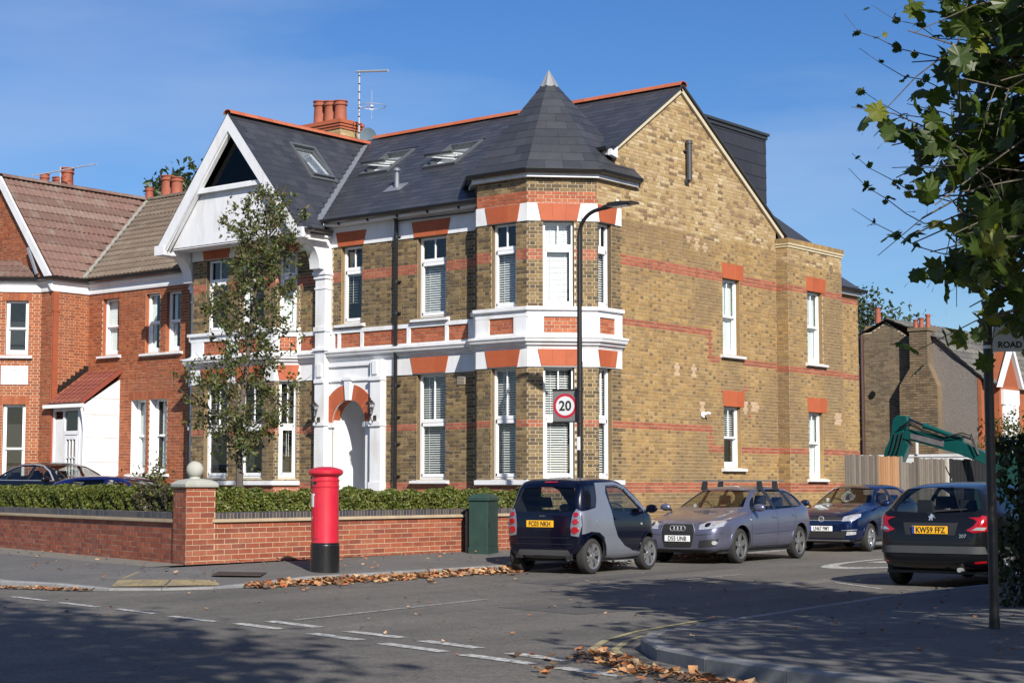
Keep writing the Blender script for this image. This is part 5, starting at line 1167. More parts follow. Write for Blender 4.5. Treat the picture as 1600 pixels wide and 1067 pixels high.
for i in range(13): x = -.27+.045*i; q.box((x-.003, yy-.03, .33), (x+.003, yy-.009, .70))
obj('grille_bars', q, mat('dark_grille_bar', (.04, .04, .042), .35), audi, kind='stuff')
q = MB(); q.tube([(x, yy-.008, z) for x, z in [(-.31, .728), (.31, .728), (.342, .60), (.32, .41), (.265, .288), (-.265, .288), (-.32, .41), (-.342, .60), (-.31, .728)]], .007, 6); obj('grille_surround', q, ALLOY, audi, smooth=True)
for y in (-.10, -.78):
    q = MB(); q.prism([(-.78, y-.035, 1.50), (-.78, y+.035, 1.50), (-.78, y+.025, 1.525), (-.78, y-.025, 1.525)], (1.56, 0, 0)); rb = obj('roof_bar', q, ALLOYD, audi)
    for s in (1, -1): q = MB(); q.hexa([(s*.60-.05, y-.05, 1.33), (s*.60+.05, y-.05, 1.33), (s*.60+.05, y+.05, 1.33), (s*.60-.05, y+.05, 1.33), (s*.58-.04, y-.03, 1.50), (s*.58+.04, y-.03, 1.50), (s*.58+.04, y+.03, 1.50), (s*.58-.04, y+.03, 1.50)]); obj('bar_foot', q, TRIMB, rb)
q = MB(); q.lathe([(.035, 0), (.035, .003), (0, .003)], (.42, .62, 1.04), 14, 'Y'); obj('parking_disc', q, UPVC, audi)
audi.location = (3.17, -.80, .001); audi.rotation_euler[2] = pi+radians(5)

VWP = mat('deep_blue_metallic_paint', (.005, .017, .075), .25, metal=.6, var=.04, coat=1.)
v = hatch(3.97, 1.682, 1.46, .03, .03)
v.update(group='cars parked along the kerb', name='blue_hatchback', label='deep blue hatchback parked behind the roof-bar car, white plate facing us', paint=VWP, wheels=[(-1.26, .305), (1.19, .305)], cowl=.88,
 side=[[(.70, 1.0), (.46, 1.17), (.20, 1.29), (.0, 1.34), (-.20, 1.365), (-.23, .99)], [(-.31, .995), (-.29, 1.37), (-.7, 1.375), (-1.0, 1.355), (-1.20, 1.27), (-1.36, 1.12), (-1.30, 1.04), (-1.1, 1.02)]],
 ends=[([(0, 1.37), (.48, 1.35), (.63, 1.04), (0, 1.03)], .05, 1.4), ([(0, 1.34), (.48, 1.32), (.58, 1.08), (0, 1.06)], -2.3, -1.3)],
 seats=[(-.36, -.28, 1.05), (.36, -.28, 1.05), (0, -1.1, 1.0)], spokes=5, rim=ALLOY, rimr=.20, band=True, tsx=.9,
 patches=[('grille', 'y+', [(-.46, .66), (.46, .66), (.50, .74), (-.50, .74)], TRIMB, .008), ('headlamp', 'y+m', [(.47, .655), (.49, .75), (.62, .79), (.76, .81), (.77, .75), (.70, .67)], CLEARL, .010), ('headlamp_lens', 'y+m', circ(.60, .72, .04), CHROME, .016),
   ('lower_grille', 'y+', [(-.52, .30), (.52, .30), (.56, .44), (-.56, .44)], TRIMB, .008), ('fog_lamp', 'y+m', [(.56, .36), (.72, .38), (.73, .44), (.58, .44)], CLEARL, .014), ('chrome_strip', 'y+m', [(.46, .455), (.74, .47), (.74, .485), (.46, .468)], CHROME, .014), ('grille_strip', 'y+', [(-.49, .668), (.49, .668), (.49, .676), (-.49, .676)], CHROME, .012),
   ('lower_intake', 'y+', [(-.6, .24), (.6, .24), (.6, .265), (-.6, .265)], CHROME, .009), ('door_handle', 'xx', [(-.03, .83), (-.2, .835), (-.2, .86), (-.03, .855)], VWP, .026), ('window_pillar', 'xx', [(-.235, .99), (-.21, 1.365), (-.28, 1.37), (-.305, .995)], BLKGLASS, .005), ('tail_lamp', 'xx', [(-1.82, .99), (-1.9, .8), (-1.72, .82), (-1.7, .95)], REDL, .008)],
 seams=[('xx', [(.76, .96), (.80, .8), (.74, .30)]), ('xx', [(-.27, .98), (-.28, .6), (-.25, .29)]), ('y+', [(-.46, .76), (0, .775), (.46, .76)])],
 plates=[('front', 'LN67 FMY', .0, .50, .52)])
polo, bv, _ = car(v)
yy = bv.ray_cast(Vector((0, 5, .70)), Vector((0, -1, 0)))[0].y+.016; q = MB(); c = Vector((0, yy, .705))
q.tube([c+Vector((.058*cos(t), 0, .058*sin(t))) for t in [2*pi*j/24 for j in range(25)]], .006, 6, cap=False); q.tube([c+Vector(p) for p in ((-.025, 0, .05), (0, 0, .008), (.025, 0, .05))], .005, 5); q.tube([c+Vector(p) for p in ((-.05, 0, .02), (-.024, 0, -.045), (0, 0, .0), (.024, 0, -.045), (.05, 0, .02))], .005, 5); obj('badge', q, CHROME, polo, smooth=True)
q = MB(); q.lathe([(.04, 0), (.04, .003), (0, .003)], (.44, .60, 1.10), 14, 'Y'); obj('parking_disc', q, UPVC, polo)
polo.location = (2.42, 5.85, .001); polo.rotation_euler[2] = pi+radians(5)

PEUP = mat('black_metallic_paint', (.005, .0055, .007), .28, metal=.1, var=.04, coat=.45, spec=.3)
p = hatch(4.03, 1.74, 1.47, .05, .0)
p.update(group='cars parked along the kerb', name='black_hatchback', label='black hatchback at the right-hand kerb with red tail lamps and a yellow plate', paint=PEUP, wheels=[(-1.27, .308), (1.27, .308)], cowl=.9,
 side=[[(.70, 1.0), (.46, 1.16), (.20, 1.29), (.0, 1.34), (-.20, 1.37), (-.23, .99)], [(-.31, .995), (-.29, 1.375), (-.7, 1.38), (-1.0, 1.36), (-1.20, 1.28), (-1.40, 1.13), (-1.34, 1.04), (-1.1, 1.02)]],
 ends=[([(0, 1.38), (.50, 1.36), (.65, 1.04), (0, 1.03)], .05, 1.4), ([(0, 1.385), (.52, 1.365), (.66, 1.10), (.60, 1.055), (0, 1.03)], -2.3, -1.35)],
 seats=[(-.38, -.28, 1.05), (.38, -.28, 1.05), (0, -1.1, 1.0)], spokes=7, rim=ALLOY, rimr=.205, band=True, tsx=1.0,
 patches=[('tail_lamp', 'y-m', [(.52, .80), (.62, .86), (.70, 1.0), (.80, .98), (.815, .86), (.78, .79), (.62, .765)], REDL, .012), ('tail_lamp', 'xx', [(-1.95, .80), (-1.93, .97), (-1.74, 1.0), (-1.80, .88)], REDL, .010), ('lamp_lens', 'y-m', [(.60, .80), (.74, .80), (.76, .84), (.66, .84)], CLEARL, .018),
   ('bumper_strip', 'y-', [(-.76, .48), (.76, .48), (.74, .58), (-.74, .58)], GREYP, .014), ('plate_recess', 'y-', [(-.36, .73), (.36, .73), (.40, .90), (-.40, .90)], TRIMB, .003), ('wiper', 'y-', [(.02, 1.035), (.48, 1.07), (.48, 1.085), (.02, 1.06)], TRIMB, .02), ('door_handle', 'xx', [(-.03, .83), (-.2, .835), (-.2, .86), (-.03, .855)], PEUP, .026), ('reflector', 'y-m', [(.62, .35), (.74, .36), (.74, .385), (.62, .375)], REDL, .012)],
 seams=[('y-', [(-.66, .63), (.66, .63)]), ('y-', [(-.60, .66), (-.5, .78)]), ('y-', [(.60, .66), (.5, .78)]), ('xx', [(-.27, .98), (-.28, .6), (-.25, .29)])],
 plates=[('rear', 'KW59 FFZ', -.0, .80, .52)])
peug, bv, _ = car(p)
yy = -2.03; t = text_mesh('207', .07, CHROME, peug, (.47, bv.ray_cast(Vector((.47, -5, .72)), Vector((0, 1, 0)))[0].y-.006, .72), (pi/2, 0, 0), .002)
q = MB(); h_ = bv.ray_cast(Vector((0, -5, .97)), Vector((0, 1, 0))); FQ = Fr(h_[0]+h_[1]*.006*(1 if h_[1].y < 0 else -1), (1, 0, 0), (0, .25, .97)); lion = [(-.030, -.045), (-.018, -.045), (-.012, -.015), (.004, -.018), (.010, -.045), (.022, -.045), (.018, -.010), (.024, .005), (.042, .0), (.044, .010), (.022, .020), (.040, .022), (.040, .032), (.014, .036), (.012, .050), (-.006, .052), (-.014, .036), (-.022, .010), (-.036, .022), (-.042, .012), (-.026, -.005)]; q.fprism(FQ, lion, 0, .006); obj('badge', q, CHROME, peug)
q = MB(); q.tube([(.05, -1.35, 1.50), (.05, -1.36, 1.54), (.05, -1.52, 1.68)], .008, 6); q.lathe([(.03, 0), (.02, .03), (0, .03)], (.05, -1.33, 1.485), 10); obj('aerial', q, TRIMB, peug)
q = MB(); q.tube([(.42, -1.7, .26), (.42, -2.03, .26)], .032, 12); obj('exhaust_pipe', q, CHROME, peug, smooth=True)
peug.location = (10.08, -4.90, .001); peug.rotation_euler[2] = radians(2.5)
# ---------- the two cars in the forecourt, seen over the hedge
BLK = mat('glossy_black_paint', (.005, .005, .006), .25, metal=.1, var=.03, coat=.4, spec=.3)
s = hatch(4.7, 1.83, 1.43)
s['top'] = [(2.35, .60), (2.3, .68), (2.1, .78), (1.6, .90), (1.05, .98), (.55, 1.22), (.1, 1.39), (-.4, 1.43), (-.9, 1.40), (-1.3, 1.28), (-1.75, 1.08), (-2.0, 1.05), (-2.28, 1.03), (-2.33, .9), (-2.35, .7)]
s.update(group='cars in the forecourt', name='black_saloon', label='glossy black saloon with chrome window line, in front of the white porch', paint=BLK, wheels=[(-1.4, .33), (1.43, .33)], cowl=1.0,
 side=[[(.80, 1.0), (.50, 1.17), (.22, 1.28), (-.1, 1.335), (-.12, .98)], [(-.20, .98), (-.18, 1.345), (-.6, 1.34), (-.98, 1.26), (-1.0, 1.0)], [(-1.05, 1.0), (-1.02, 1.25), (-1.25, 1.17), (-1.45, 1.06)]],
 ends=[([(0, 1.34), (.50, 1.32), (.66, 1.03), (0, 1.02)], .05, 1.5), ([(0, 1.33), (.50, 1.31), (.60, 1.12), (0, 1.11)], -2.5, -1.0)], seats=[(-.38, -.2, 1.02), (.38, -.2, 1.02), (0, -1.05, .98)], spokes=5, rim=ALLOY, rimr=.23, tsx=1,
 patches=[('window_trim', 'xx', line_poly([(.80, .985), (.45, 1.205), (.15, 1.325), (-.2, 1.365), (-.6, 1.36), (-1.0, 1.28), (-1.3, 1.17), (-1.52, 1.05)], .018), CHROME, .006), ('window_trim', 'xx', line_poly([(.82, .985), (-1.5, 1.005)], .014), CHROME, .006)], seams=[], plates=[])
sal, _, _ = car(s); sal.location = (-13.0, -4.4, .55); sal.rotation_euler[2] = radians(-90)
b = hatch(3.9, 1.7, 1.36); BLU = mat('royal_blue_paint', (.006, .012, .09), .25, metal=.4, var=.04, coat=1.)
b.update(group='cars in the forecourt', name='royal_blue_car', label='royal blue low car behind the hedge, only its long roof showing', paint=BLU, wheels=[(-1.2, .30), (1.2, .30)], cowl=.9, side=[[(.62, .96), (.2, 1.20), (-.20, 1.27), (-.22, .95)], [(-.3, .95), (-.28, 1.27), (-1.0, 1.26), (-1.3, 1.0)]], ends=[([(0, 1.26), (.48, 1.24), (.62, 1.0), (0, .99)], .05, 1.4), ([(0, 1.24), (.48, 1.22), (.55, 1.04), (0, 1.03)], -2.3, -1.4)], seats=[(-.36, -.28, 1.0), (.36, -.28, 1.0)], spokes=5, rim=ALLOY, rimr=.2, patches=[], seams=[], plates=[])
blu, _, _ = car(b); blu.location = (-7.2, -6.9, .27); blu.rotation_euler[2] = radians(-72)
# ================================================================== the orange brick house on the left
nb = thing('brick_house', 'orange brick house on the far left with brown tiled roofs and white lean-to porch', 'house', (-15, 0, 0))
npc = Pieces(300); NF = Fr((0, -1.35, 0), (1, 0, 0)); NX = -16.09
NR = Fr((NX, -2.5, 0), (0, 1, 0)); NG = Fr((0, -2.5, 0), (1, 0, 0)); s2 = 1/sqrt(2); NC = Fr((-16.57-1.4*s2, -2.5-1.4*s2, 0), (1, 1, 0))
def nwall(fr, poly, holes, m=NBRICK):
    k = MB(); k.poly(fr, poly, holes, 0.); w = obj('wall', k, MORTAR_PALE, nb, fix=False); lay_bricks(npc, fr, poly, holes, m, w); return w
nw = [rect(-15.50, -14.84, 4.79, 6.26), rect(-13.76, -13.20, 4.77, 6.28), rect(-12.95, -12.40, 4.77, 6.28), rect(-14.26, -13.68, 1.72, 3.58), rect(-13.53, -12.86, 1.72, 3.58)]
nwall(NF, rect(NX, -11.62, 0, 6.45), nw)
nwall(NR, rect(0, 1.15, 0, 6.45), []); nwall(NG, rect(-16.57, NX, 0, 6.45), [])
cwn = [rect(.52, .93, 4.78, 6.20), rect(.42, .98, 1.10, 3.50)]
cwn = [rect(.50, 1.08, 4.78, 6.20), rect(.48, 1.06, 1.10, 3.50)]
nwall(NC, rect(0, 1.4, 0, 6.45), cwn)
for i, w in enumerate(nw):
    o = window(nb, NF, w[0][0], w[1][0], w[0][1], w[2][1], 'sash', trans=(w[0][1]+w[2][1])/2+.02, reveal=(WHITE if i > 2 else NBRICK), curtain=(.99 if i in (3, 4) else (.5 if i == 0 else .3)), silld=.08, mull=False, fw=.05, rec=(.2 if i > 2 else .1))
for i, w in enumerate(cwn): window(nb, NC, w[0][0], w[1][0], w[0][1], w[2][1], 'sash', trans=(5.48 if i == 0 else 2.36), reveal=NBRICK, silld=.08, mull=False, fw=.06)
k = MB()
for fr, a, b, z in ((NC, .40, 1.15, 6.20), (NC, .38, 1.14, 3.50), (NF, -14.34, -12.80, 3.58), (NF, -15.6, -14.74, 6.26)):
    n = round((b-a)/.075)
    for i in range(n): k.fbox(fr, a+(b-a)*i/n+.004, a+(b-a)*(i+1)/n-.004, z+.005, z+.215, 0, .012)
obj('soldier_course', k, NBRICK, nb, fix=False, kind='stuff')
k = MB(); k.fbox(NC, .42, 1.10, 4.02, 4.50, 0, .03); k.fbox(NC, .50, 1.02, 4.10, 4.40, .03, .035); k.fbox(NC, .46, 1.06, 4.40, 4.44, .03, .05); obj('plaque', k, WHITE, nb)
k = MB(); k.fbox(NR, .0, .16, 0, 6.42, 0, .05); k.fbox(NR, -.02, .18, 5.9, 5.98, 0, .06); obj('pier', k, mat('terracotta_pier', (.28, .066, .027), .75, var=.15, scale=4, bump=.1), nb)
NPATH = [tuple(NC.O.xy), (-16.57, -2.5), (NX, -2.5), (NX, -1.35), (-11.62, -1.35)]
k = MB(); k.sweep(NPATH, [(0, 6.42), (.04, 6.42), (.05, 6.46), (.05, 6.60), (.12, 6.66), (.12, 6.74), (0, 6.74)]); obj('cornice', k, WHITE, nb)
k = MB(); k.sweep(NPATH, [(.12, 6.76), (.13, 6.71), (.19, 6.70), (.24, 6.73), (.25, 6.79), (.12, 6.79)]); obj('gutter', k, BLACKPL, nb)
# tiled roofs, ribbed tiles course by course
def tiles(fr, poly, m, parent, gauge=.31, width=.16, limit=0, up=.035):
    und = MB(); und.poly(fr, poly, [], -.01); r = obj('roof', und, m, parent, fix=False)
    K = MB(); vmax = max(z for u, z in poly); vmin = min(z for u, z in poly); umin = min(u for u, z in poly); k = 0
    while vmin+k*gauge < vmax-.03:
        v0 = vmin+k*gauge; v1 = min(v0+gauge, vmax); k += 1; A = isect(spans(poly, v0+.01), spans(poly, v1-.01))
        for a, b in A:
            n = max(1, round((b-a)/width)); w = (b-a)/n; V = []; F = []; j = random.uniform(-.003, .003)
            cols = []
            for i in range(n+1):
                for f, hh in ((0, .012), (.28, .014), (.42, .034), (.62, .034), (.76, .014)):
                    u = a+(i+f)*w
                    if u <= b+1e-6: cols.append((u, hh))
            for u, hh in cols:
                V += [fr.P(u, v0, -.005), fr.P(u, v0, hh+up*.6+j), fr.P(u, v1, hh*1.0+.0)]
            for i in range(len(cols)-1): F += [(3*i, 3*i+3, 3*i+4, 3*i+1), (3*i+1, 3*i+4, 3*i+5, 3*i+2)]
            K.add(V, F)
    obj('tile_courses', K, m, r, fix=False, kind='stuff'); return r
sl = .717; kk = sqrt(1+sl*sl)
NM = Fr((0, -1.62, 6.80), (1, 0, 0), (0, 1, sl)); NRG = 2.4; rz = 6.80+sl*(NRG+1.62)
# cross wing: ridge above x=-18.51, slope 1.13 down to the eaves over the return wall
xw = -18.38; ws = (rz-6.80)/(xw*-1-15.98) ; wk = sqrt(1+ws*ws)
NWg = Fr((-15.98, -2.58, 6.80), (0, 1, 0), (-1, 0, ws)); wlen = (15.98+0)*0+(-15.98-xw)*wk
vx = lambda y: -15.98-(sl*(y+1.62))/ws
tiles(NM, [(-15.98, 0), (-11.63, 0), (-11.63, (NRG+1.62)*kk), (xw, (NRG+1.62)*kk)], TILE_G, nb)
tiles(NWg, [(0, 0), (.96, 0), (NRG+2.58, wlen), (0, wlen)], TILE_N, nb)
k = MB(); a = Vector((-15.98, -1.62, 6.80)); b = Vector((xw, NRG, rz)); d = (b-a).normalized(); n_ = Vector((.35, -.35, .87)).normalized(); sd = d.cross(n_).normalized()*.05
k.hexa([a-sd+n_*.02, a+sd+n_*.02, b+sd+n_*.02, b-sd+n_*.02, a-sd+n_*.065, a+sd+n_*.065, b+sd+n_*.065, b-sd+n_*.065]); obj('valley', k, mat('mortar_valley', (.24, .23, .2), .9, var=.15), nb)
ridge((-11.7, NRG, rz+.04), (xw, NRG, rz+.04), nb, TILE_G); ridge((xw, -2.62, rz+.04), (xw, NRG-.2, rz+.04), nb, TILE_N)
k = MB(); k.add([(xw, -2.6, rz), (xw, NRG, rz), (xw-2.7, NRG, 6.8), (xw-2.7, -2.6, 6.8)], [(0, 1, 2, 3)]); k.add([(xw-8, NRG, rz), (-12.13, NRG, rz), (-12.13, 6.5, 6.8), (xw-8, 6.5, 6.8)], [(0, 1, 2, 3)]); obj('roof', k, TILE_N, nb)
GY = -2.505; nwall(Fr((0, GY, 0), (1, 0, 0)), [(xw-2.5, 6.7), (-16.0, 6.7), (xw, rz-.15)], [])
k = MB()
def brd(x0, z0, x1, z1, w, ya, yb):
    a = Vector((x0, 0, z0)); b = Vector((x1, 0, z1)); d = (b-a).normalized(); n = abs(d.x); t = [(x0, z0), (x1, z1), (x1, z1-w/n), (x0, z0-w/n)]; k.prism([(x, ya, z) for x, z in t], (0, yb-ya, 0))
brd(-16.01, 6.76, xw, rz, .20, -2.63, -2.57); brd(xw, rz, xw-2.7, 6.75, .20, -2.63, -2.57); obj('bargeboard', k, WHITE, nb)
tiles(Fr((-17.49-.1, -3.42-.25, 6.80), (1, 1, 0), (-1, 1, .9)), [(-.8, 0), (1.55, 0), (.9, 1.0), (-.8, 1.0)], TILE_N, nb)
k = MB(); A0 = Vector((-16.50, -2.72, 6.86)); k.tube([A0, A0+Vector((-.55, .1, .75))], .05, 6); obj('hip_lead', k, LEAD, nb)
# lean-to porch
PY_ = -2.45; XR = -14.74; pf = Fr((0, PY_, 0), (1, 0, 0)); ps = Fr((XR, PY_, 0), (0, 1, 0)); k = MB()
k.fprism(ps, [(0, .2), (1.1, .2), (1.1, 4.12), (0, 3.46)], -.06, 0)
for q in ((NX+.02, -15.98, .2, 3.46, -.06, 0), (XR-.12, XR-.062, .2, 3.46, -.06, 0), (-15.98, XR-.12, 3.30, 3.46, -.06, 0), (-15.62, -15.55, .2, 3.30, -.06, 0), (-15.0, -14.93, .2, 3.30, -.06, 0), (-15.55, -15.0, 2.70, 2.80, -.06, 0), (-15.98, -15.62, .2, 1.2, -.05, -.01), (-15.93, -15.67, 1.3, 3.1, -.055, -.02), (-14.93, XR-.12, .2, 3.30, -.055, -.02)): k.fbox(pf, *q)
pw = obj('porch', k, WHITE, nb)
for zz in (1.35, 2.0, 2.62, 3.2, 3.62):
    k = MB(); k.fbox(ps, .02, 1.08, zz, zz+.014, -.003, .005); obj('panel_joint', k, mat('shadow_gap_grey', (.42, .42, .42), .6), pw)
k = MB(); k.fbox(pf, -15.53, -15.02, 2.82, 3.28, -.05, -.04); obj('pane', k, BLKGLASS, pw)
k = MB()
for q in ((-15.54, -15.46, .25, 2.68, -.04, .01), (-15.09, -15.01, .25, 2.68, -.04, .01), (-15.46, -15.09, 2.58, 2.68, -.04, .01), (-15.46, -15.09, .25, 1.2, -.04, 0), (-15.352, -15.326, 1.2, 2.58, -.035, .006), (-15.224, -15.198, 1.2, 2.58, -.035, .006), (-15.46, -15.09, 1.64, 1.68, -.035, .006), (-15.46, -15.09, 2.10, 2.14, -.035, .006)): k.fbox(pf, *q)
dr = obj('door', k, WHITE, pw); k = MB(); k.fbox(pf, -15.46, -15.09, 1.2, 2.58, -.05, -.045); obj('pane', k, mat('brown_door_glass', (.03, .02, .016), .6), dr)
tiles(Fr((0, PY_-.13, 3.50), (1, 0, 0), (0, 1, .70)), [(NX, 0), (XR+.08, 0), (XR+.08, 1.50), (NX, 1.50)], TILE_R, nb, gauge=.2, width=.2, up=.02)
k = MB(); k.fbox(pf, NX-.12, XR+.12, 3.38, 3.47, .10, .21); k.tube([(XR+.06, PY_-.15, 3.40), (XR+.06, PY_-.08, 3.1), (XR+.04, PY_-.03, 2.8), (XR+.04, PY_-.03, .3)], .035, 8); obj('gutter', k, UPVC, nb)
k = MB(); k.prism([(XR+.08, PY_-.13, 3.46), (XR+.08, -1.35, 4.31), (XR+.08, -1.35, 4.43), (XR+.08, PY_-.13, 3.58)], (-.05, 0, 0)); obj('verge', k, mat('dark_red_verge', (.22, .05, .03), .7, var=.15), nb)
k = MB()
for i in range(8): t = i/8; y = -2.42+1.05*t; z = 3.72+.72*t; k.prism([(NX+.002, y, z), (NX+.002, y+.14, z+.08), (NX+.002, y+.14, z+.19), (NX+.002, y, z+.19)], (.035, 0, 0))
obj('lead_flashing', k, BLACKST, nb)
chimney(nb, (-24.2, 3.4), 1.6, .8, 9, 10.35, [(-.62, 0, .16, .75), (.1, 0, .2, .55), (.55, 0, .2, .8), (.25, .25, .2, .85)], mm=MORTAR_PALE, bm_=NBRICK)
chimney(nb, (-19.6, 3.9), 1.9, .7, 9, 9.75, [(-1.2+.6, 0, .14, .45), (.25, 0, .22, .72), (.68, 0, .2, .62)], bm_=NBRICK)
k = MB(); k.tube([(-24.0, 3.4, 10.4), (-24.0, 3.4, 11.5)], .02, 6); k.tube([(-25.3, 3.3, 11.35), (-22.3, 3.5, 11.4)], .02, 5)
for i in range(12): x = -25.2+.25*i; k.tube([(x, 3.15, 11.30), (x+.02, 3.6, 11.42)], .010, 4)
al = obj('television_aerial', k, ALU, None); tag(al, 'thin yagi aerial lying across the pots of the leftmost chimney', 'aerial')
# the rest of its front, mostly beyond the left edge of the frame
XB = NC.O.x; YB = NC.O.y; NB2 = Fr((XB-1.5, YB, 0), (1, 0, 0)); w2r = [rect(.35, 1.15, 4.78, 6.20), rect(.35, 1.15, 1.10, 3.50)]
nwall(NB2, rect(0, 1.5, 0, 6.45), w2r)
for w in w2r: window(nb, NB2, w[0][0], w[1][0], w[0][1], w[2][1], 'sash', trans=(w[0][1]+w[2][1])/2, reveal=NBRICK, silld=.08, mull=False, fw=.06)
nwall(Fr((XB-1.5-.99, YB+.99, 0), (1, -1, 0)), rect(0, 1.4, 0, 6.45), []); nwall(Fr((-26, -2.5, 0), (1, 0, 0)), rect(0, 26+XB-2.49, 0, 6.45), [])
k = MB(); k.add([(-26, -2.7, 6.7), (xw-2.7, -2.7, 6.7), (xw-2.7, NRG, rz), (-26, NRG, rz)], [(0, 1, 2, 3)]); k.box((-26.05, -2.5, 0), (-26, 6, 6.7)); obj('roof', k, TILE_N, nb)
k = MB(); k.box((-24, -1.30, 0), (-12.12, 6.5, 6.7)) if 0 else k.box((-12.2, -1.28, 0), (-12.13, 6.4, 6.7)); k.box((-22, 3, 0), (-12.2, 3.1, 6.7)); obj('wall', k, NBRICK, nb)
npc.finish(minz=1.7)
nb.location = (-15.5, .40, 0); nb.scale = (1.012, 1.012, 1.012)
# distant tree behind the chimneys comes with the trees

# ================================================================== houses further up the side road
fh = thing('terraced_house', 'brown brick house end beyond the fence with tall chimney breast and pebbledash panel', 'house', (-3, 19.5, 0), 'houses further up the side road')
FY = Fr((0, 19, 0), (1, 0, 0)); fpc = Pieces(300)
pl = [(-4.25, 0), (-1.5, 0), (-1.5, 5.5), (-1.95, 5.7), (-2.4, 5.85), (-3.3, 6.47), (-3.85, 6.18), (-4.25, 6.15)]
k = MB(); k.poly(FY, pl, [], 0.); w = obj('wall', k, MORTAR, fh, fix=False); lay_bricks(fpc, FY, pl, [], FARSTOCK, w, 'flemish')
pl = [(-2.74, 0), (-1.5, 0), (-1.5, 4.42), (-1.80, 5.1), (-1.80, 6.1), (-2.38, 6.1), (-2.38, 5.0), (-2.74, 4.45)]
FY2 = Fr((0, 18.66, 0), (1, 0, 0)); k = MB(); k.fprism(FY, pl, 0., .335); w2 = obj('chimney_breast', k, FARSTOCK, fh); lay_bricks(fpc, FY2, pl, [], FARSTOCK, w2, 'stretcher')
k = MB(); k.box((-2.42, 18.62, 6.10), (-1.76, 19.3, 6.2)); obj('chimney_cap', k, FARSTOCK, w2)
for dx, h in ((-2.30, .28), (-2.12, .33), (-1.90, .42)): k = MB(); k.lathe([(.09, 0), (.075, .05), (.065, h*.8), (.085, h*.86), (.085, h), (0, h)], (dx, 18.95, 6.2), 12); obj('chimney_pot', k, POT, w2, smooth=True)
PEB = mat('grey_pebbledash', (.20, .175, .155), .95, var=.35, scale=40, bump=.8, bscale=60, patch=(.15, .13, .12, .4), pscale=.8)
k = MB(); k.poly(Fr((0, 18.96, 0), (1, 0, 0)), [(-1.5, 0), (-.36, 0), (-.36, 4.66), (-1.86, 5.72), (-1.80, 5.1), (-1.5, 4.42)], [], 0.); k.poly(FY, [(-1.9, 0), (-.36, 0), (-.36, 4.72), (-1.58, 5.80), (-1.9, 5.95)], [], .0); obj('pebbledash_wall', k, PEB, fh, fix=False)
FFX = Fr((-.25, 18.95, 0), (0, 1, 0)); pl = rect(0, 6, 0, 4.5); k = MB(); k.poly(FFX, pl, [], 0.); k.add([(-.36, 18.95, 0), (-.25, 18.95, 0), (-.25, 18.95, 4.6), (-.36, 18.95, 4.68)], [(0, 1, 2, 3)]); w3 = obj('wall', k, NBRICK, fh, fix=False)
pl = [(.55, 4.4), (2.15, 4.4), (1.42, 5.6)]; k = MB(); k.fprism(FFX, pl, -.1, .30); k.fbox(FFX, .6, 2.1, 0, 4.4, 0, .30); g_ = obj('gable', k, NBRICK, fh)
k = MB(); k.fprism(FFX, [(.42, 4.35), (1.42, 5.78), (1.42, 5.50), (.58, 4.35)], .30, .42); k.fprism(FFX, [(2.28, 4.35), (1.42, 5.78), (1.42, 5.50), (2.12, 4.35)], .30, .42); obj('bargeboard', k, WHITE, fh)
k = MB(); k.fbox(FFX, .75, 1.95, 3.85, 4.3, .30, .38); k.fbox(FFX, .8, 1.9, 1.2, 3.85, .30, .34)
for a in (.95, 1.3, 1.65): k.fbox(FFX, a, a+.12, 1.2, 3.85, .34, .42)
bw_ = obj('window', k, WHITE, fh); k = MB(); k.fbox(FFX, .9, 1.85, 1.9, 3.7, .34, .345); obj('pane', k, CURTAIN, bw_)
tiles(Fr((-.0, 18.9, 4.45), (0, 1, 0), (-1, 0, .88)), [(0, 0), (6, 0), (6, 2.13), (0, 2.13)], TILE_S, fh, gauge=.3, width=.3)
k = MB(); k.add([(-1.6, 18.9, 5.85), (-1.6, 25, 5.85), (-3.3, 25, 6.55), (-3.3, 18.9, 6.55), (-4.3, 25, 6.1), (-4.3, 18.9, 6.1)], [(0, 1, 2, 3), (3, 2, 4, 5)]); obj('roof', k, TILE_S, fh)
tiles(Fr((-1.6, 18.88, 5.86), (0, 1, 0), (-1, 0, .42)), [(0, 0), (6, 0), (6, 1.84), (0, 1.84)], TILE_S, fh, gauge=.3, width=.3)
k = MB(); k.tube([(-2.46, 18.93, 6.0), (-2.46, 18.93, 4.95), (-2.82, 18.93, 4.4), (-2.82, 18.93, 0)], .05, 6); k.tube([(-4.12, 18.93, 6.1), (-4.12, 18.93, 0)], .06, 6); obj('downpipe', k, mat('brown_iron_pipe', (.06, .025, .02), .5), fh)
k = MB(); k.lathe([(.10, 0), (.08, .06), (0, .08)], (-3.78, 18.93, 4.25), 14, 'Y'); obj('flue_terminal', k, BLACKPL, fh)
k = MB(); k.box((-4.9, 21, 0), (-4.25, 21.1, 6.0)); obj('wall', k, FARSTOCK, fh)
fpc.finish(maxn=0)
k = MB(); k.box((-6, 18.2, 2.28), (-.3, 18.3, 2.36)); k.box((-6, 18.22, 0), (-.3, 18.28, 2.28)); k.box((-2.0, 18.15, 2.36), (-1.94, 18.2, 2.75)); gw_ = obj('garden_wall', k, WHITE, None); tag(gw_, 'low white-topped garden wall between the fence and the brown brick house', 'wall')
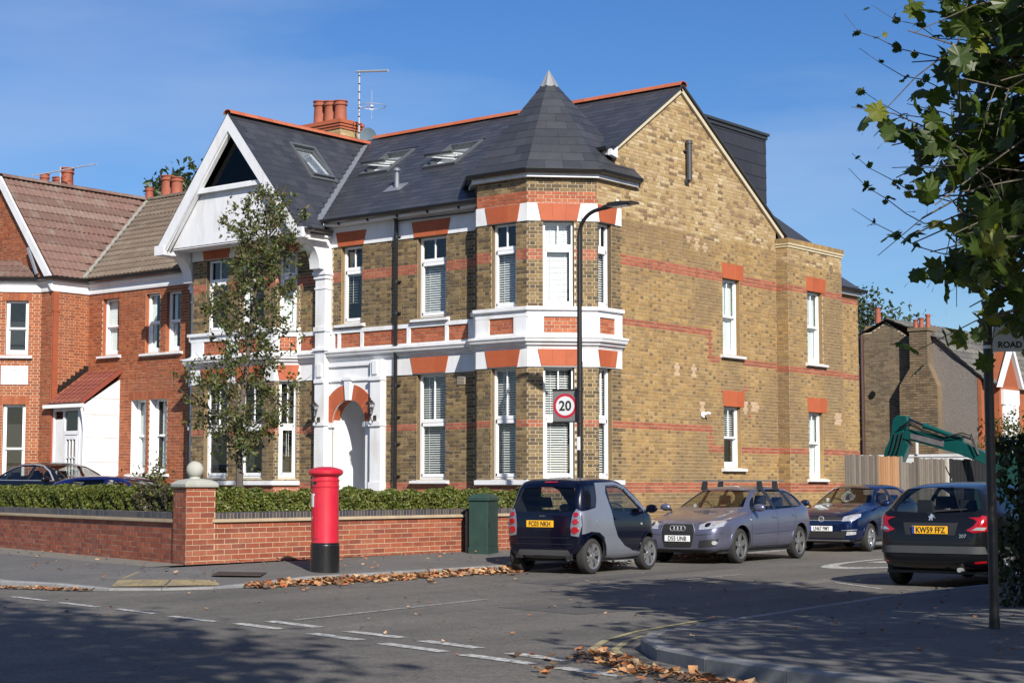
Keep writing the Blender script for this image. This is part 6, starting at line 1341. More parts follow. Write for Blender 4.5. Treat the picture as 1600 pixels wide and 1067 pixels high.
# a second house whose chimney and roof show above it, and one more stack on the left
f2 = thing('terraced_house', 'further tiled roof and red brick chimney stack past the white gable', 'house', (-2, 28, 0), 'houses further up the side road')
k = MB(); k.box((-6, 25.2, 0), (-.3, 34, 4.6)); obj('wall', k, NBRICK, f2)
tiles(Fr((-.1, 25.1, 4.6), (0, 1, 0), (-1, 0, .72)), [(0, 0), (9, 0), (9, 3.6), (0, 3.6)], TILE_S, f2, gauge=.32, width=.32)
k = MB(); k.add([(-6.2, 25, 4.6), (-3.0, 25, 6.75), (-.1, 25, 4.6)], [(0, 1, 2)]); obj('wall', k, FARSTOCK, f2)
chimney(f2, (-1.0, 26.8), .75, 1.1, 5, 6.6, [(0, -.25, .11, .35), (0, .25, .11, .35)], bm_=NBRICK)
f3 = thing('terraced_house', 'sliver of red brick chimney and dark wall behind the corner house', 'house', (-7, 24, 0), 'houses further up the side road')
k = MB(); k.box((-9, 23.5, 0), (-6.2, 30, 5.4)); obj('wall', k, FARSTOCK, f3); k = MB(); k.box((-6.6, 24, 5.4), (-6.1, 24.6, 6.9)); obj('chimney', k, FARSTOCK, f3)
k = MB(); k.lathe([(.12, 0), (.09, .5), (.12, .55), (0, .56)], (-6.25, 24.3, 7.0), 10); obj('chimney_pot', k, POT, f3)
k = MB(); k.tube([(-1.6, 27.0, 6.6), (-1.6, 27.0, 8.6)], .025, 5); k.tube([(-2.0, 27, 8.4), (-.9, 27, 8.5)], .02, 4); al = obj('television_aerial', k, ALU, None); tag(al, 'distant television aerial above the roofs beside the street name pole', 'aerial')
# ================================================================== garden wall, pillar, hedges
gw = thing('garden_wall', 'red brick garden wall with blue-black brick coping running along both pavements', 'wall', (.1, -8, .2))
gp_ = Pieces(300); WZ = .17; WT = .84; CZ = 1.02; e = Vector((-.9575, .2883))
PX, PY = -.18, -11.40    # pillar centre
def wallrun(a, b, blen=.232):
    a = Vector(a); b = Vector(b); u = (b-a).normalized(); L = (b-a).length; fr = Fr((a.x, a.y, 0), (u.x, u.y, 0))
    k = MB(); k.fbox(fr, 0, L, .0, WT, -.215, -.002); w = obj('wall_core', k, MORTAR_PALE, gw)
    lay_bricks(gp_, fr, rect(0, L, WZ, WT-.004), [], WALLBRICK, w, 'stretcher', zbase=WZ+.0, course=.0835, length=blen, proud=.003)
    k = MB(); k.fbox(fr, 0, L, WT, WT+.028, -.26, .045); k.fbox(fr, 0, L, WT+.028, WT+.05, -.24, .028); obj('tile_creasing', k, mat('buff_creasing_tile', (.38, .30, .20), .85, var=.2, bump=.2), w)
    n = round(L/.078); c = MB()
    for i in range(n):
        j = random.uniform(-.003, .003); c.fbox(fr, L*i/n+.005, L*(i+1)/n-.005, WT+.05, WT+.155+j, -.215, .006)
    obj('coping_brick', c, mat('blue_black_coping_brick', rough=.5, ramp=[(.055, .052, .06), (.075, .068, .07), (.045, .045, .055), (.09, .075, .07)], var=.15, scale=12, bump=.2), w, fix=False, kind='stuff')
    k = MB(); k.fbox(fr, 0, L, WT+.05, WT+.145, -.210, .0); obj('coping_mortar', k, MORTAR_PALE, w)
    return fr, L
wallrun((.02, -11.1), (-.10, -2.6), .288)
e = Vector((-.9575, .2883)); WL0 = Vector((.06, -11.64))+e*.48+Vector((0, .06)); wallrun(WL0+e*16, WL0, .262)
# lower plinth wall in front of the side elevation is hidden by the cars
# pillar
C0 = Vector((.06, -11.64)); ev = e.copy(); rv = Vector((-.04, 1.)).normalized(); q4 = [C0+ev*.50, C0, C0+rv*.60, C0+ev*.50+rv*.60]
k = MB(); k.prism([(p.x, p.y, 0) for p in q4], (0, 0, 1.38)); pc_ = obj('pillar', k, MORTAR_PALE, gw)
for i in range(4):
    A_ = q4[i]; B_ = q4[(i+1) % 4]; L_len = (B_-A_).length
    lay_bricks(gp_, Fr((A_.x, A_.y, 0), ((B_-A_).x, (B_-A_).y, 0)), rect(0, L_len, WZ, 1.385), [], WALLBRICK, pc_, 'stretcher', zbase=WZ, course=.0835, length=(.238 if i % 2 == 0 else .288), proud=.005, phase=(.0 if i % 2 == 0 else .15))
PC = sum(q4, Vector((0, 0)))/4; PX, PY = PC.x, PC.y
def ringq(f, z): return [(PC.x+(p.x-PC.x)*f, PC.y+(p.y-PC.y)*f, z) for p in q4]
k = MB(); R_ = ringq(1.17, 1.388)+ringq(1.17, 1.445)+ringq(.85, 1.50)+ringq(.35, 1.525); k.add(R_, [(3, 2, 1, 0), (12, 13, 14, 15)]+[(4*j+i, 4*j+(i+1) % 4, 4*j+4+(i+1) % 4, 4*j+4+i) for j in range(3) for i in range(4)]); cp_ = obj('pillar_cap', k, STONE, gw); bevelize(cp_, .012, 2)
k = MB(); k.lathe([(.09, 1.52), (.075, 1.55), (.085, 1.56)]+[(.135*cos(t), 1.665+.135*sin(t)) for t in [radians(-55+145*i/14) for i in range(15)]], (PX, PY, 0), 28); obj('stone_ball', k, STONE, gw, smooth=True)
gp_.finish(minz=0)

def leafcloud(pts_fn, n, size, seed, asp=.6, tilt=1.):
    rnd = random.Random(seed); V = []; F = []
    for i in range(n):
        c, nn = pts_fn(rnd); s = size*rnd.uniform(.6, 1.25)
        d = Vector((rnd.gauss(0, 1), rnd.gauss(0, 1), rnd.gauss(0, 1)))*.8*tilt+Vector(nn); 
        if d.length < 1e-3: d = Vector((0, 0, 1))
        d.normalize(); a = d.cross(Vector((rnd.gauss(0, 1), rnd.gauss(0, 1), rnd.gauss(0, 1)))).normalized(); b = d.cross(a)
        k = len(V); V += [c-a*s, c+b*s*asp-a*s*.1+d*s*.12, c+a*s, c-b*s*asp-a*s*.1+d*s*.12]; F += [(k, k+1, k+2), (k, k+2, k+3)]
    return V, F
HEDGE = leaf_mat('hedge_leaf', [(.11, .14, .022), (.075, .105, .016), (.15, .17, .03), (.055, .08, .014), (.13, .13, .024), (.19, .19, .045)], .3)
HEDGEB = leaf_mat('dry_hedge_leaf', [(.075, .06, .035), (.05, .04, .028), (.06, .06, .025)], .2)
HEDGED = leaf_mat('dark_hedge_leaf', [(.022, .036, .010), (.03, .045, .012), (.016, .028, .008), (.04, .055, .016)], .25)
TWIG = mat('twig_bark', (.06, .045, .03), .85, var=.3, scale=10, bump=.3)
def hedge(name, label, a, b, w, z0, z1, dens, m, seed, size=.030, bump=.06, brown=None, cat='hedge'):
    a = Vector(a); b = Vector(b); u = (b-a); L = u.length; u.normalize(); n = Vector((u.y, -u.x)); root = thing(name, label, cat, (a.x, a.y, z0), 'clipped hedges behind the garden wall' if name == 'box_hedge' else None)
    ns = MB()
    def surf(t, s):  # bumpy profile
        return bump*(sin(t*5.1+seed)+.6*sin(t*11.7+s*3)+.5*sin(t*2.3+s))
    def fn(r):
        t = r.uniform(0, L); f = r.random()
        if f < .5: s = w/2; z = r.uniform(z0, z1); nn = Vector((n.x, n.y, .1)); p = n*(s+surf(t, z*6)*.6-abs(r.gauss(0, .05))); 
        elif f < .85: s = r.uniform(-w/2, w/2); z = z1+surf(t, s*4)*.7-abs(r.gauss(0, .04)); nn = Vector((0, 0, 1)); p = n*s
        else: s = -w/2; z = r.uniform(z0, z1); nn = Vector((-n.x, -n.y, .1)); p = n*(s+surf(t, z*6)*.4+abs(r.gauss(0, .05)))
        if r.random() < .06*3/max(L, 3)*2.2: t = abs(r.gauss(0, .05)) if r.random() < .5 else L-abs(r.gauss(0, .05)); s2_ = r.uniform(-w/2, w/2); p = n*s2_; z = r.uniform(z0, z1); nn = u if False else Vector((-u.x, -u.y, .1)) if t < L/2 else Vector((u.x, u.y, .1))
        q = a+u*t+p
        # rounded top edge
        if abs(p.length) > w/2-.1 and z > z1-.12: z -= .05*r.random()
        return Vector((q.x, q.y, z)), nn
    V, F = leafcloud(fn, int(dens*L), size, seed); M_ = MB(); M_.v = V; M_.f = F; M_.mi = [0]*len(F)
    if brown:
        g = MB(); b0, b1 = brown; keepV = []; K = MB(); Bn = MB()
        for i in range(0, len(F), 2):
            c = V[F[i][0]]; t = (Vector((c.x, c.y))-a).dot(u); q = V[F[i][0]:F[i][0]+4]
            (Bn if b0 < t < b1 and random.random() < .75 else K).add(q, [(0, 1, 2), (0, 2, 3)])
        M_ = K; Bn.v = Bn.v[:len(Bn.v)]; obj('dry_leaves', Bn, HEDGEB, root, fix=False, kind='stuff')
    obj('leaves', M_, m, root, fix=False, kind='stuff')
    r = random.Random(seed); T = MB()
    for i in range(int(L*7)):
        t = r.uniform(0, L); s = r.uniform(-w/3, w/3); p = a+u*t+n*s; T.tube([(p.x, p.y, z0-.2), (p.x+r.uniform(-.05, .05), p.y+r.uniform(-.05, .05), (z0+z1)/2), (p.x+r.uniform(-.15, .15), p.y+r.uniform(-.15, .15), z1-.04)], [.010, .006, .003], 4)
    obj('stems', T, TWIG, root, fix=False, kind='stuff')
    c = MB(); c.sweep([tuple(a+u*.28), tuple(b-u*.28)], [(w/2-.14, z0), (w/2-.14, z1-.16), (-w/2+.14, z1-.16), (-w/2+.14, z0)]); obj('inner_shade', c, mat('hedge_inner_shade', (.012, .016, .006), .95, var=.4, scale=20), root)  # near-black core box; its colour stands for the shade inside the hedge
    return root
hedge('box_hedge', 'clipped green hedge behind the red wall right of the pillar', (-.42, -10.9), (-.48, -2.4), .62, .65, 1.32, 4600, HEDGE, 3)
e2 = WL0+Vector((.288, .9575))*.66; hedge('box_hedge', 'clipped hedge with a dry brown gap, behind the wall left of the pillar', e2+e*14, e2,   .75, .7, 1.37, 5600, HEDGE, 5, brown=(11.6, 13.1))
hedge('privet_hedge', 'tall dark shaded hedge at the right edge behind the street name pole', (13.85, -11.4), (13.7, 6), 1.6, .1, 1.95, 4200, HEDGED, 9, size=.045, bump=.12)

# ================================================================== pillar box
RED = mat('pillar_box_red', (.47, .014, .035), .32, var=.08, scale=4, coat=.3, patch=(.45, .03, .04, .4), pscale=3)
GBLK = mat('gloss_black_paint', (.010, .010, .011), .25, var=.2, scale=8, coat=.4)
bx, by, bz = 2.10, -10.66, .115
pb = thing('pillar_box', 'red cylindrical pillar box with black base on the pavement by the kerb', 'postbox', (bx, by, bz))
k = MB(); k.lathe([(.208, .43), (.205, .45), (.203, 1.27), (.212, 1.275), (.214, 1.295), (.204, 1.30), (.204, 1.36), (.212, 1.365), (.214, 1.385), (.200, 1.39), (.198, 1.44)], (bx, by, bz), 48); body_ = obj('body', k, RED, pb, smooth=20)
k = MB(); k.lathe([(.222, 0), (.222, .40), (.216, .415), (.216, .44), (.20, .445)], (bx, by, bz), 48); obj('base', k, GBLK, pb, smooth=20)
k = MB(); k.lathe([(.196, 1.43), (.235, 1.455), (.255, 1.47), (.262, 1.48), (.262, 1.525), (.255, 1.535), (.23, 1.55), (.14, 1.578), (.05, 1.588), (0, 1.589)], (bx, by, bz), 48); cp_ = obj('cap', k, RED, pb, smooth=20)
k = MB()
for i in range(60): a = 2*pi*i/60; c = Vector((cos(a), sin(a), 0)); t = Vector((-sin(a), cos(a), 0)); o = Vector((bx, by, bz+1.503)); k.hexa([o+c*.258-t*.008-Vector((0, 0, .016)), o+c*.258+t*.008-Vector((0, 0, .016)), o+c*.268+t*.008-Vector((0, 0, .016)), o+c*.268-t*.008-Vector((0, 0, .016)), o+c*.258-t*.008+Vector((0, 0, .016)), o+c*.258+t*.008+Vector((0, 0, .016)), o+c*.268+t*.008+Vector((0, 0, .016)), o+c*.268-t*.008+Vector((0, 0, .016))])
obj('dentil', k, RED, cp_, fix=False, kind='stuff')
fa = radians(-92)     # the door faces the front road, seen edge-on at the left
fa = atan2(CAMP.y-by, CAMP.x-bx)-radians(68)
def cpatch(a0, a1, z0, z1, r0, r1, m, name, par=pb):
    k = MB(); n = max(2, int(abs(a1-a0)/.12)); V = []
    for i in range(n+1):
        a = a0+(a1-a0)*i/n; V += [(bx+r*cos(a), by+r*sin(a), bz+z) for r, z in ((r0, z0), (r1, z0), (r1, z1), (r0, z1))]
    F = [(4*i+j, 4*i+(j+1) % 4, 4*i+4+(j+1) % 4, 4*i+4+j) for i in range(n) for j in range(4)]+[(0, 3, 2, 1), (4*n, 4*n+1, 4*n+2, 4*n+3)]; k.add(V, F); return obj(name, k, m, par)
dr = cpatch(fa-.62, fa+.62, .50, 1.265, .200, .2125, RED, 'door'); cpatch(fa-.42, fa+.42, 1.315, 1.36, .2, .2065, GBLK, 'aperture'); cpatch(fa-.55, fa+.55, 1.365, 1.40, .2, .235, RED, 'aperture_hood')
cpatch(fa-.30, fa+.30, .98, 1.18, .2, .2155, UPVC, 'collection_plate', dr); cpatch(fa-.05, fa+.05, .80, .84, .2, .222, ALLOY, 'lock', dr)
cpatch(fa+.30, fa+.42, .6, 1.15, .2, .218, RED, 'hinge', dr)

# ================================================================== telecom cabinet
CG = mat('dark_green_cabinet', (.013, .037, .029), .5, var=.2, scale=6, bump=.05, patch=(.022, .05, .04, .5), pscale=2.5)
cb = thing('utility_cabinet', 'dark green steel cabinet standing against the garden wall', 'cabinet', (.55, -4.85, .18)); fr_ = Fr((.22, -5.25, 0), (.55, .35, 0)); 
def L_(u, v, z): return Vector((.30, -5.18, 0))+Vector((.93, .37, 0)).normalized()*u+Vector((-.37, .93, 0)).normalized()*v+Vector((0, 0, z))
cw_, cd_, ch_ = .36, .62, .98
def cbox(k, u0, u1, v0, v1, z0, z1): k.hexa([L_(u0, v0, z0), L_(u1, v0, z0), L_(u1, v1, z0), L_(u0, v1, z0), L_(u0, v0, z1), L_(u1, v0, z1), L_(u1, v1, z1), L_(u0, v1, z1)])
k = MB(); cbox(k, 0, cw_, 0, cd_, .28, 1.14); o = obj('body', k, CG, cb); bevelize(o, .008, 2)
k = MB(); cbox(k, -.012, cw_+.012, -.012, cd_+.012, .14, .29); o = obj('plinth', k, CG, cb); bevelize(o, .006, 2)
k = MB(); P_ = [L_(-.03, -.03, 1.14), L_(cw_+.03, -.03, 1.14), L_(cw_+.03, cd_+.03, 1.14), L_(-.03, cd_+.03, 1.14)]; T_ = [L_(-.03, -.03, 1.18), L_(cw_+.03, -.03, 1.18), L_(cw_+.03, cd_+.03, 1.18), L_(-.03, cd_+.03, 1.18), L_(.08, .02, 1.27), L_(cw_-.08, .02, 1.27), L_(cw_-.08, cd_-.02, 1.27), L_(.08, cd_-.02, 1.27)]
k.hexa(P_+T_[:4]); k.hexa([p+Vector((0, 0, .001)) for p in T_[:4]]+T_[4:]); o = obj('lid', k, CG, cb); bevelize(o, .012, 2)
k = MB(); cbox(k, cw_, cw_+.008, .02, cd_-.02, .31, 1.12); o = obj('door', k, CG, cb); k = MB(); cbox(k, cw_+.008, cw_+.02, .07, .09, .66, .74); obj('handle', k, BLACKST, o)
k = MB(); cbox(k, -.10, -.04, .10, .16, 0.14, .95); obj('post', k, BLACKST, cb)

# ================================================================== lamp column with its 20 sign
lx, ly = 2.11, -4.2
lc = thing('street_lamp', 'black street lamp column with curved neck and flat lantern in front of the turret', 'street lamp', (lx, ly, .1))
k = MB(); k.tube([(lx, ly, .1), (lx, ly, 1.3)], .078, 16); k.tube([(lx, ly, 1.3), (lx, ly, 1.38)], [.078, .058], 16); k.box((lx-.07, ly-.085, .5), (lx+.07, ly-.07, 1.1)); 
cs = [(lx, ly, 1.38), (lx, ly, 3.6), (lx, ly, 5.95)]+[(lx+.46*(1-cos(t)), ly, 5.98+.44*sin(t)) for t in [radians(10+75*i/8) for i in range(9)]]+[(lx+.72, ly, 6.46)]
k.tube(cs, [.052, .048, .040]+[.036]*9+[.034], 14); obj('column', k, BLACKST, lc, smooth=True)
k = MB(); k.tube([(lx+.55, ly, 6.44), (lx+.80, ly, 6.475)], .048, 10)
k.prism([(lx+.72, ly-.14, 6.43), (lx+1.24, ly-.11, 6.455), (lx+1.24, ly-.11, 6.485), (lx+.95, ly-.12, 6.51), (lx+.72, ly-.14, 6.50)], (0, .26, 0)); o = obj('lantern', k, BLACKST, lc); k = MB(); k.box((lx+.80, ly-.09, 6.42), (lx+1.12, ly+.07, 6.436)); obj('led_panel', k, UPVC, o)
k = MB(); k.lathe([(.03, 0), (.03, .05), (.02, .06), (0, .06)], (lx+.86, ly, 6.505), 10); obj('photocell', k, UPVC, o)
k = MB(); k.box((lx-.03, ly-.062, 2.06), (lx+.03, ly-.048, 2.30)); k.v = [(x+.012, y, z) for x, y, z in k.v]; obj('number_label', k, UPVC, lc)
sg = thing('speed_sign', 'square grey sign with red ring and 20, fixed to the left of the lamp column', 'sign', (lx-.3, ly, 2.9))
sr = Fr((lx-.31, ly-.03, 0), Vector((.93, .36, 0)))
GR = mat('sign_grey', (.13, .13, .13), .5, var=.05); SW = mat('sign_white', (.52, .54, .55), .45, var=.04); SR = mat('sign_red', (.36, .012, .03), .4, var=.05)
k = MB(); k.fbox(sr, -.235, .235, 2.59, 3.15, -.006, .006); o = obj('plate', k, GR, sg); 
k = MB(); k.fprism(sr, circ(0, 2.87, .225, n=40), .006, .008); obj('red_ring', k, SR, o); k = MB(); k.fprism(sr, circ(0, 2.87, .175, n=40), .008, .010); obj('white_face', k, SW, o)
t = text_mesh('20', .25, BLACKT, o, sr.P(0, 2.862, .0105), (pi/2, 0, atan2(sr.U.y, sr.U.x)), .0008, .95, bold=.007)
k = MB(); k.fbox(sr, -.24, .33, 3.15, 3.175, -.02, .02); k.fbox(sr, -.24, .33, 2.565, 2.59, -.02, .02); 
for z in (3.16, 2.58): k.tube([(lx, ly, z-.03), (lx, ly, z+.03)], .062, 12)
obj('bracket', k, BLACKST, sg)

# ================================================================== street name plate on a black pole
px_, py_ = 14.19, -14.17
sp = thing('sign_pole', 'black steel pole with street name plates at its top, at the right edge', 'sign', (px_, py_, .1))
k = MB(); k.tube([(px_, py_, .1), (px_, py_, 3.08)], .045, 14); k.tube([(px_, py_, 3.07), (px_, py_, 3.10)], .052, 14); k.tube([(px_, py_, .1), (px_, py_, .22)], .05, 14); obj('pole', k, BLACKST, sp, smooth=True)
for z in (3.0, 2.66): k = MB(); k.tube([(px_, py_, z), (px_, py_, z+.03)], .05, 12); obj('clamp', k, ALLOY, sp)
sf = Fr((px_+.06, py_-.02, 0), Vector((.80, .60, 0))); k = MB(); k.fbox(sf, 0, .34, 2.63, 2.89, -.006, .006); o = obj('name_plate', k, SW, sp)
text_mesh('ROAD', .078, BLACKT, o, sf.P(.15, 2.69, .0075), (pi/2, 0, atan2(sf.U.y, sf.U.x)), .0008, 1., bold=.003)
# second pole further back at the far right
k = MB(); k.tube([(12.3, -5.2, .1), (12.3, -5.2, 2.9)], .04, 10); 
# ================================================================== fence along the side road
fe = thing('wooden_fence', 'close-boarded wooden fence with a newer orange gate beyond the corner house', 'fence', (.2, 12, 0))
FG_ = Fr((.2, 9.35, 0), (0, 1, 0)); WG = mat('weathered_grey_board', rough=.85, ramp=[(.15, .125, .10), (.19, .165, .135), (.12, .10, .08), (.17, .14, .11)], var=.3, scale=3, bump=.4, bscale=30, stretch=(14, 14, 1)); WO = mat('new_orange_board', rough=.7, ramp=[(.36, .19, .09), (.40, .22, .11), (.33, .17, .08)], var=.2, scale=3, bump=.2, stretch=(14, 14, 1)); WD = mat('shade_dark_board', (.012, .012, .014), .8, var=.2)  # WD: near-black boards, shade at the fence end put into the colour
rnd_ = random.Random(4)
def boards(u0, u1, z1, m, w=.125):
    n = round((u1-u0)/w)
    for i in range(n):
        k = MB(); j = rnd_.uniform(-.02, .02); d = rnd_.uniform(0, .008); a = u0+(u1-u0)*i/n+.004; b = u0+(u1-u0)*(i+1)/n-.004
        P = FG_.P; k.hexa([P(a, .12, .022+d), P(b, .12, .012+d), P(b, .12, 0), P(a, .12, 0), P(a, z1+j, .022+d), P(b, z1+j, .012+d), P(b, z1+j, 0), P(a, z1+j, 0)]); obj('board', k, m, fe)
boards(0, 1.75, 2.20, WG, .15); boards(1.95, 3.15, 2.18, WO, .13); boards(4.35, 6.0, 2.16, WG); boards(6.25, 9.2, 2.17, WD, .25); boards(3.35, 4.15, 2.05, WG, .2)
for u, m_, z in ((1.85, WG, 2.22), (3.25, WG, 2.2), (4.25, WG, 2.2), (6.12, mat('pale_post', (.45, .43, .38), .8), 2.2)): k = MB(); k.fbox(FG_, u-.05, u+.05, .1, z, -.06, .05); obj('post', k, m_, fe)
k = MB(); k.fbox(FG_, 0, 6.1, .1, .25, -.03, -.0); k.fbox(FG_, 0, 6.1, 1.0, 1.08, -.06, -.0); obj('rail', k, WG, fe)
# ================================================================== excavator behind the fence
TEAL = mat('teal_machine_paint', (.004, .07, .066), .35, var=.2, scale=3, coat=.3); STEELG = mat('worn_grey_steel', (.22, .21, .22), .4, metal=.4, var=.3, scale=4, bump=.1); HYD = mat('hydraulic_chrome', (.35, .35, .36), .2, metal=1.); HOSE = mat('black_hose', (.012, .012, .012), .5, var=0)
ex = thing('excavator', 'teal mini excavator with its arm folded above the wooden fence', 'excavator', (2, 16.5, 0))
def bar(k, p, q, w0, w1, t, y=16.5):
    p = Vector((p[0], 0, p[1])); q = Vector((q[0], 0, q[1])); d = (q-p).normalized(); n = Vector((-d.z, 0, d.x)); k.prism([p+n*w0/2+Vector((0, y-t/2, 0)), q+n*w1/2+Vector((0, y-t/2, 0)), q-n*w1/2+Vector((0, y-t/2, 0)), p-n*w0/2+Vector((0, y-t/2, 0))], (0, t, 0))
k = MB(); k.prism([(x, 16.35, z) for x, z in ((-2.22, 2.0), (-2.12, 2.45), (-1.92, 2.85), (-1.85, 3.35), (-1.70, 3.46), (-1.42, 3.44), (-1.38, 3.30), (-1.50, 3.0), (-1.46, 2.75), (-1.36, 2.6), (-1.50, 2.3), (-1.65, 2.0))], (0, .3, 0)); bevelize(obj('dipper_arm', k, TEAL, ex), .02, 2)
k = MB(); k.prism([(x, 16.32, z) for x, z in ((-1.55, 2.95), (-1.36, 3.05), (-1.0, 2.98), (.15, 2.72), (.9, 2.38), (1.6, 1.9), (1.6, 1.6), (.8, 2.08), (.1, 2.34), (-.35, 2.46), (-1.38, 2.74), (-1.58, 2.78))], (0, .36, 0)); bevelize(obj('boom', k, TEAL, ex), .02, 2)
k = MB(); k.prism([(x, 16.30, z) for x, z in ((-1.28, 2.92), (-.25, 2.72), (-.28, 2.52), (-1.28, 2.78))], (0, .018, 0)); obj('boom_plate', k, STEELG, ex)
k = MB(); k.tube([(-1.42, 16.45, 3.36), (-.85, 16.45, 3.12)], .035, 10); obj('ram_rod', k, HYD, ex, smooth=True); k = MB(); k.tube([(-.9, 16.45, 3.14), (.25, 16.45, 2.72)], .07, 12); k.tube([(-.92, 16.45, 3.15), (-.82, 16.45, 3.11)], .09, 12); obj('ram', k, TEAL, ex, smooth=True)
k = MB()
for dy, s in ((-.06, .1), (.0, .16), (.06, .05)): k.tube([(-1.6, 16.3+dy, 3.1), (-1.3, 16.28+dy, 3.12+s), (-.9, 16.28+dy, 2.98+s*.3), (-.2, 16.28+dy, 2.80), (.3, 16.28+dy, 2.75+s), (.6, 16.28+dy, 2.65+s), (.8, 16.28+dy, 2.3)], .018, 6)
for x in (-1.75, -1.62, -1.5): k.tube([(x, 16.3, 2.95), (x-.08, 16.28, 2.6), (x-.2, 16.28, 2.3), (x-.35, 16.3, 2.05)], .016, 6)
obj('hydraulic_hose', k, HOSE, ex, smooth=True)
k = MB(); k.box((.9, 15.7, .75), (2.3, 17.3, 1.55)); k.box((1.4, 15.75, 1.55), (2.3, 16.6, 2.3)); obj('body', k, mat('shaded_teal_paint', (.006, .05, .045), .4, var=.2), ex); k = MB(); k.box((.7, 15.7, .02), (2.6, 16.0, .7)); k.box((.7, 17.0, .02), (2.6, 17.3, .7)); k.box((1.0, 16.0, .3), (2.2, 17.0, .75)); obj('track', k, TRIMB, ex)  # body in a darker teal than the arm, its shade painted in
# ================================================================== trees and leaves
BARK = mat('grey_brown_bark', (.10, .082, .065), .9, var=.35, scale=6, bump=.6, bscale=25, stretch=(3, 3, .8))
GLEAF = leaf_mat('olive_tree_leaf', [(.080, .105, .022), (.058, .078, .018), (.11, .13, .03), (.10, .085, .03), (.045, .065, .016), (.13, .115, .04), (.07, .10, .025), (.09, .07, .03)], .3)
FLEAF = leaf_mat('far_tree_leaf', [(.03, .05, .016), (.04, .06, .02), (.022, .038, .012)], .2)
PLEAF = leaf_mat('plane_tree_leaf', [(.06, .095, .014), (.04, .07, .012), (.085, .115, .018), (.05, .08, .014), (.17, .185, .03), (.035, .06, .012)], .45, .42)
# ---- slim tree in the forecourt
R = random.Random(11)
gt = thing('garden_tree', 'slim young tree with sparse olive brown leaves in front of the gabled wing', 'tree', (-4.1, -7.05, .2))
def tp(z): # trunk line
    t = (z-.2)/7.; return Vector((-4.1+.55*t+.10*sin(z*1.3), -7.05+.35*t+.05*sin(z*2.1), z))
k = MB(); zs = [.2+.35*i for i in range(20)]; k.tube([tp(z) for z in zs], [max(.012, .085*(1-(z-.2)/7.4)**.9) for z in zs], 8); obj('trunk', k, BARK, gt, smooth=True)
prof = [(2.0, .35), (2.5, 1.0), (3.0, 1.35), (3.4, 1.3), (4.0, .95), (4.5, .95), (5.2, .95), (5.8, .85), (6.3, .95), (6.7, .55), (7.2, .3)]
br = MB(); LV = []
def bez(a, b, c, n): return [a*(1-t)**2+b*2*t*(1-t)+c*t*t for t in [i/n for i in range(n+1)]]
for i in range(64):
    z = 1.95+5.0*(i+R.random()*.8)/64; a = i*2.399+R.uniform(-.5, .5); rr = lerp_ = None
    for (z0, r0), (z1, r1) in zip(prof, prof[1:]):
        if z0 <= z+.1 <= z1: rr = r0+(r1-r0)*(z+.1-z0)/(z1-z0)
    rr = (rr or .3)*R.uniform(.65, 1.12); s = tp(z-.35 if z > 2.3 else z-.05); e_ = tp(min(z+.35, 7.1))+Vector((cos(a)*rr, sin(a)*rr, R.uniform(-.05, .25))); mid = (s+e_)/2+Vector((cos(a)*rr*.15, sin(a)*rr*.15, -.08))
    P = bez(s, mid, e_, 7); br.tube(P, [.016, .014, .012, .010, .008, .006, .005, .003], 4)
    for j in range(9):
        t = R.uniform(.28, 1.); p = P[min(7, int(t*7))]+Vector((R.gauss(0, .05), R.gauss(0, .05), R.gauss(0, .05)))
        q = p+Vector((R.gauss(0, .20), R.gauss(0, .20), R.gauss(.02, .15))); br.tube([p, (p+q)/2+Vector((0, 0, .02)), q], [.004, .003, .0015], 3)
        for l in range(R.choice((9, 14, 20, 26))): LV.append(p.lerp(q, R.random()**.6)+Vector((R.gauss(0, .055), R.gauss(0, .055), R.gauss(0, .055))))
obj('branches', br, BARK, gt, fix=False, kind='stuff')
def leaves_mesh(pts, size, rnd, droop=.3, shape='oval'):
    M_ = MB()
    for p in pts:
        s = size*rnd.uniform(.6, 1.3); d = Vector((rnd.gauss(0, 1), rnd.gauss(0, 1), rnd.gauss(.5, .8))).normalized(); a = d.cross(Vector((rnd.gauss(0, 1), rnd.gauss(0, 1), rnd.gauss(0, 1)-droop))).normalized(); b = d.cross(a)
        M_.add([p-a*s, p+b*s*.52+d*s*.15, p+a*s, p-b*s*.52+d*s*.15, p-a*s*.1-d*s*.05], [(0, 1, 4), (1, 2, 4), (2, 3, 4), (3, 0, 4)])
    return M_
obj('leaves', leaves_mesh(LV, .046, R), GLEAF, gt, fix=False, kind='stuff')

# ---- big-leaved plane tree at the right-hand corner, trunk beyond the frame
R = random.Random(21)
pt = thing('plane_tree', 'large-leaved plane tree whose dark crown hangs in at the top right', 'tree', (17.6, -14.0, .1))
k = MB(); tr = [Vector((17.6, -14.0, .1)), Vector((17.55, -14.0, 1.5)), Vector((17.6, -14.05, 3.0)), Vector((17.4, -14.1, 4.6)), Vector((17.3, -14.0, 6.4)), Vector((17.3, -13.9, 8.4))]; k.tube(tr, [.26, .22, .19, .16, .11, .05], 12); obj('trunk', k, BARK, pt, smooth=True)
Lf = [(0, -.5), (.10, -.42), (.30, -.36), (.28, -.22), (.50, -.12), (.40, -.0), (.55, .20), (.33, .17), (.30, .32), (.16, .25), (.0, .58)]
Lf = Lf+[(-x, y) for x, y in Lf[-2:0:-1]]
def leafgeo(rnd, curl):
    V = [(0, -.05, 0)]+[(x, y, -curl*(x*x*1.2+max(0, abs(y)-.1)**2*.9)+.03*sin(9*x+5*y)) for x, y in Lf]; n = len(Lf); F = [(0, 1+i, 1+(i+1) % n) for i in range(n)]
    V += [(0, -.5, 0), (.012, -.85, -.04), (-.012, -.85, -.04)]; F.append((n+1, n+2, n+3)); return V, F
LG = [leafgeo(R, c) for c in (.25, .45, .7, .9)]
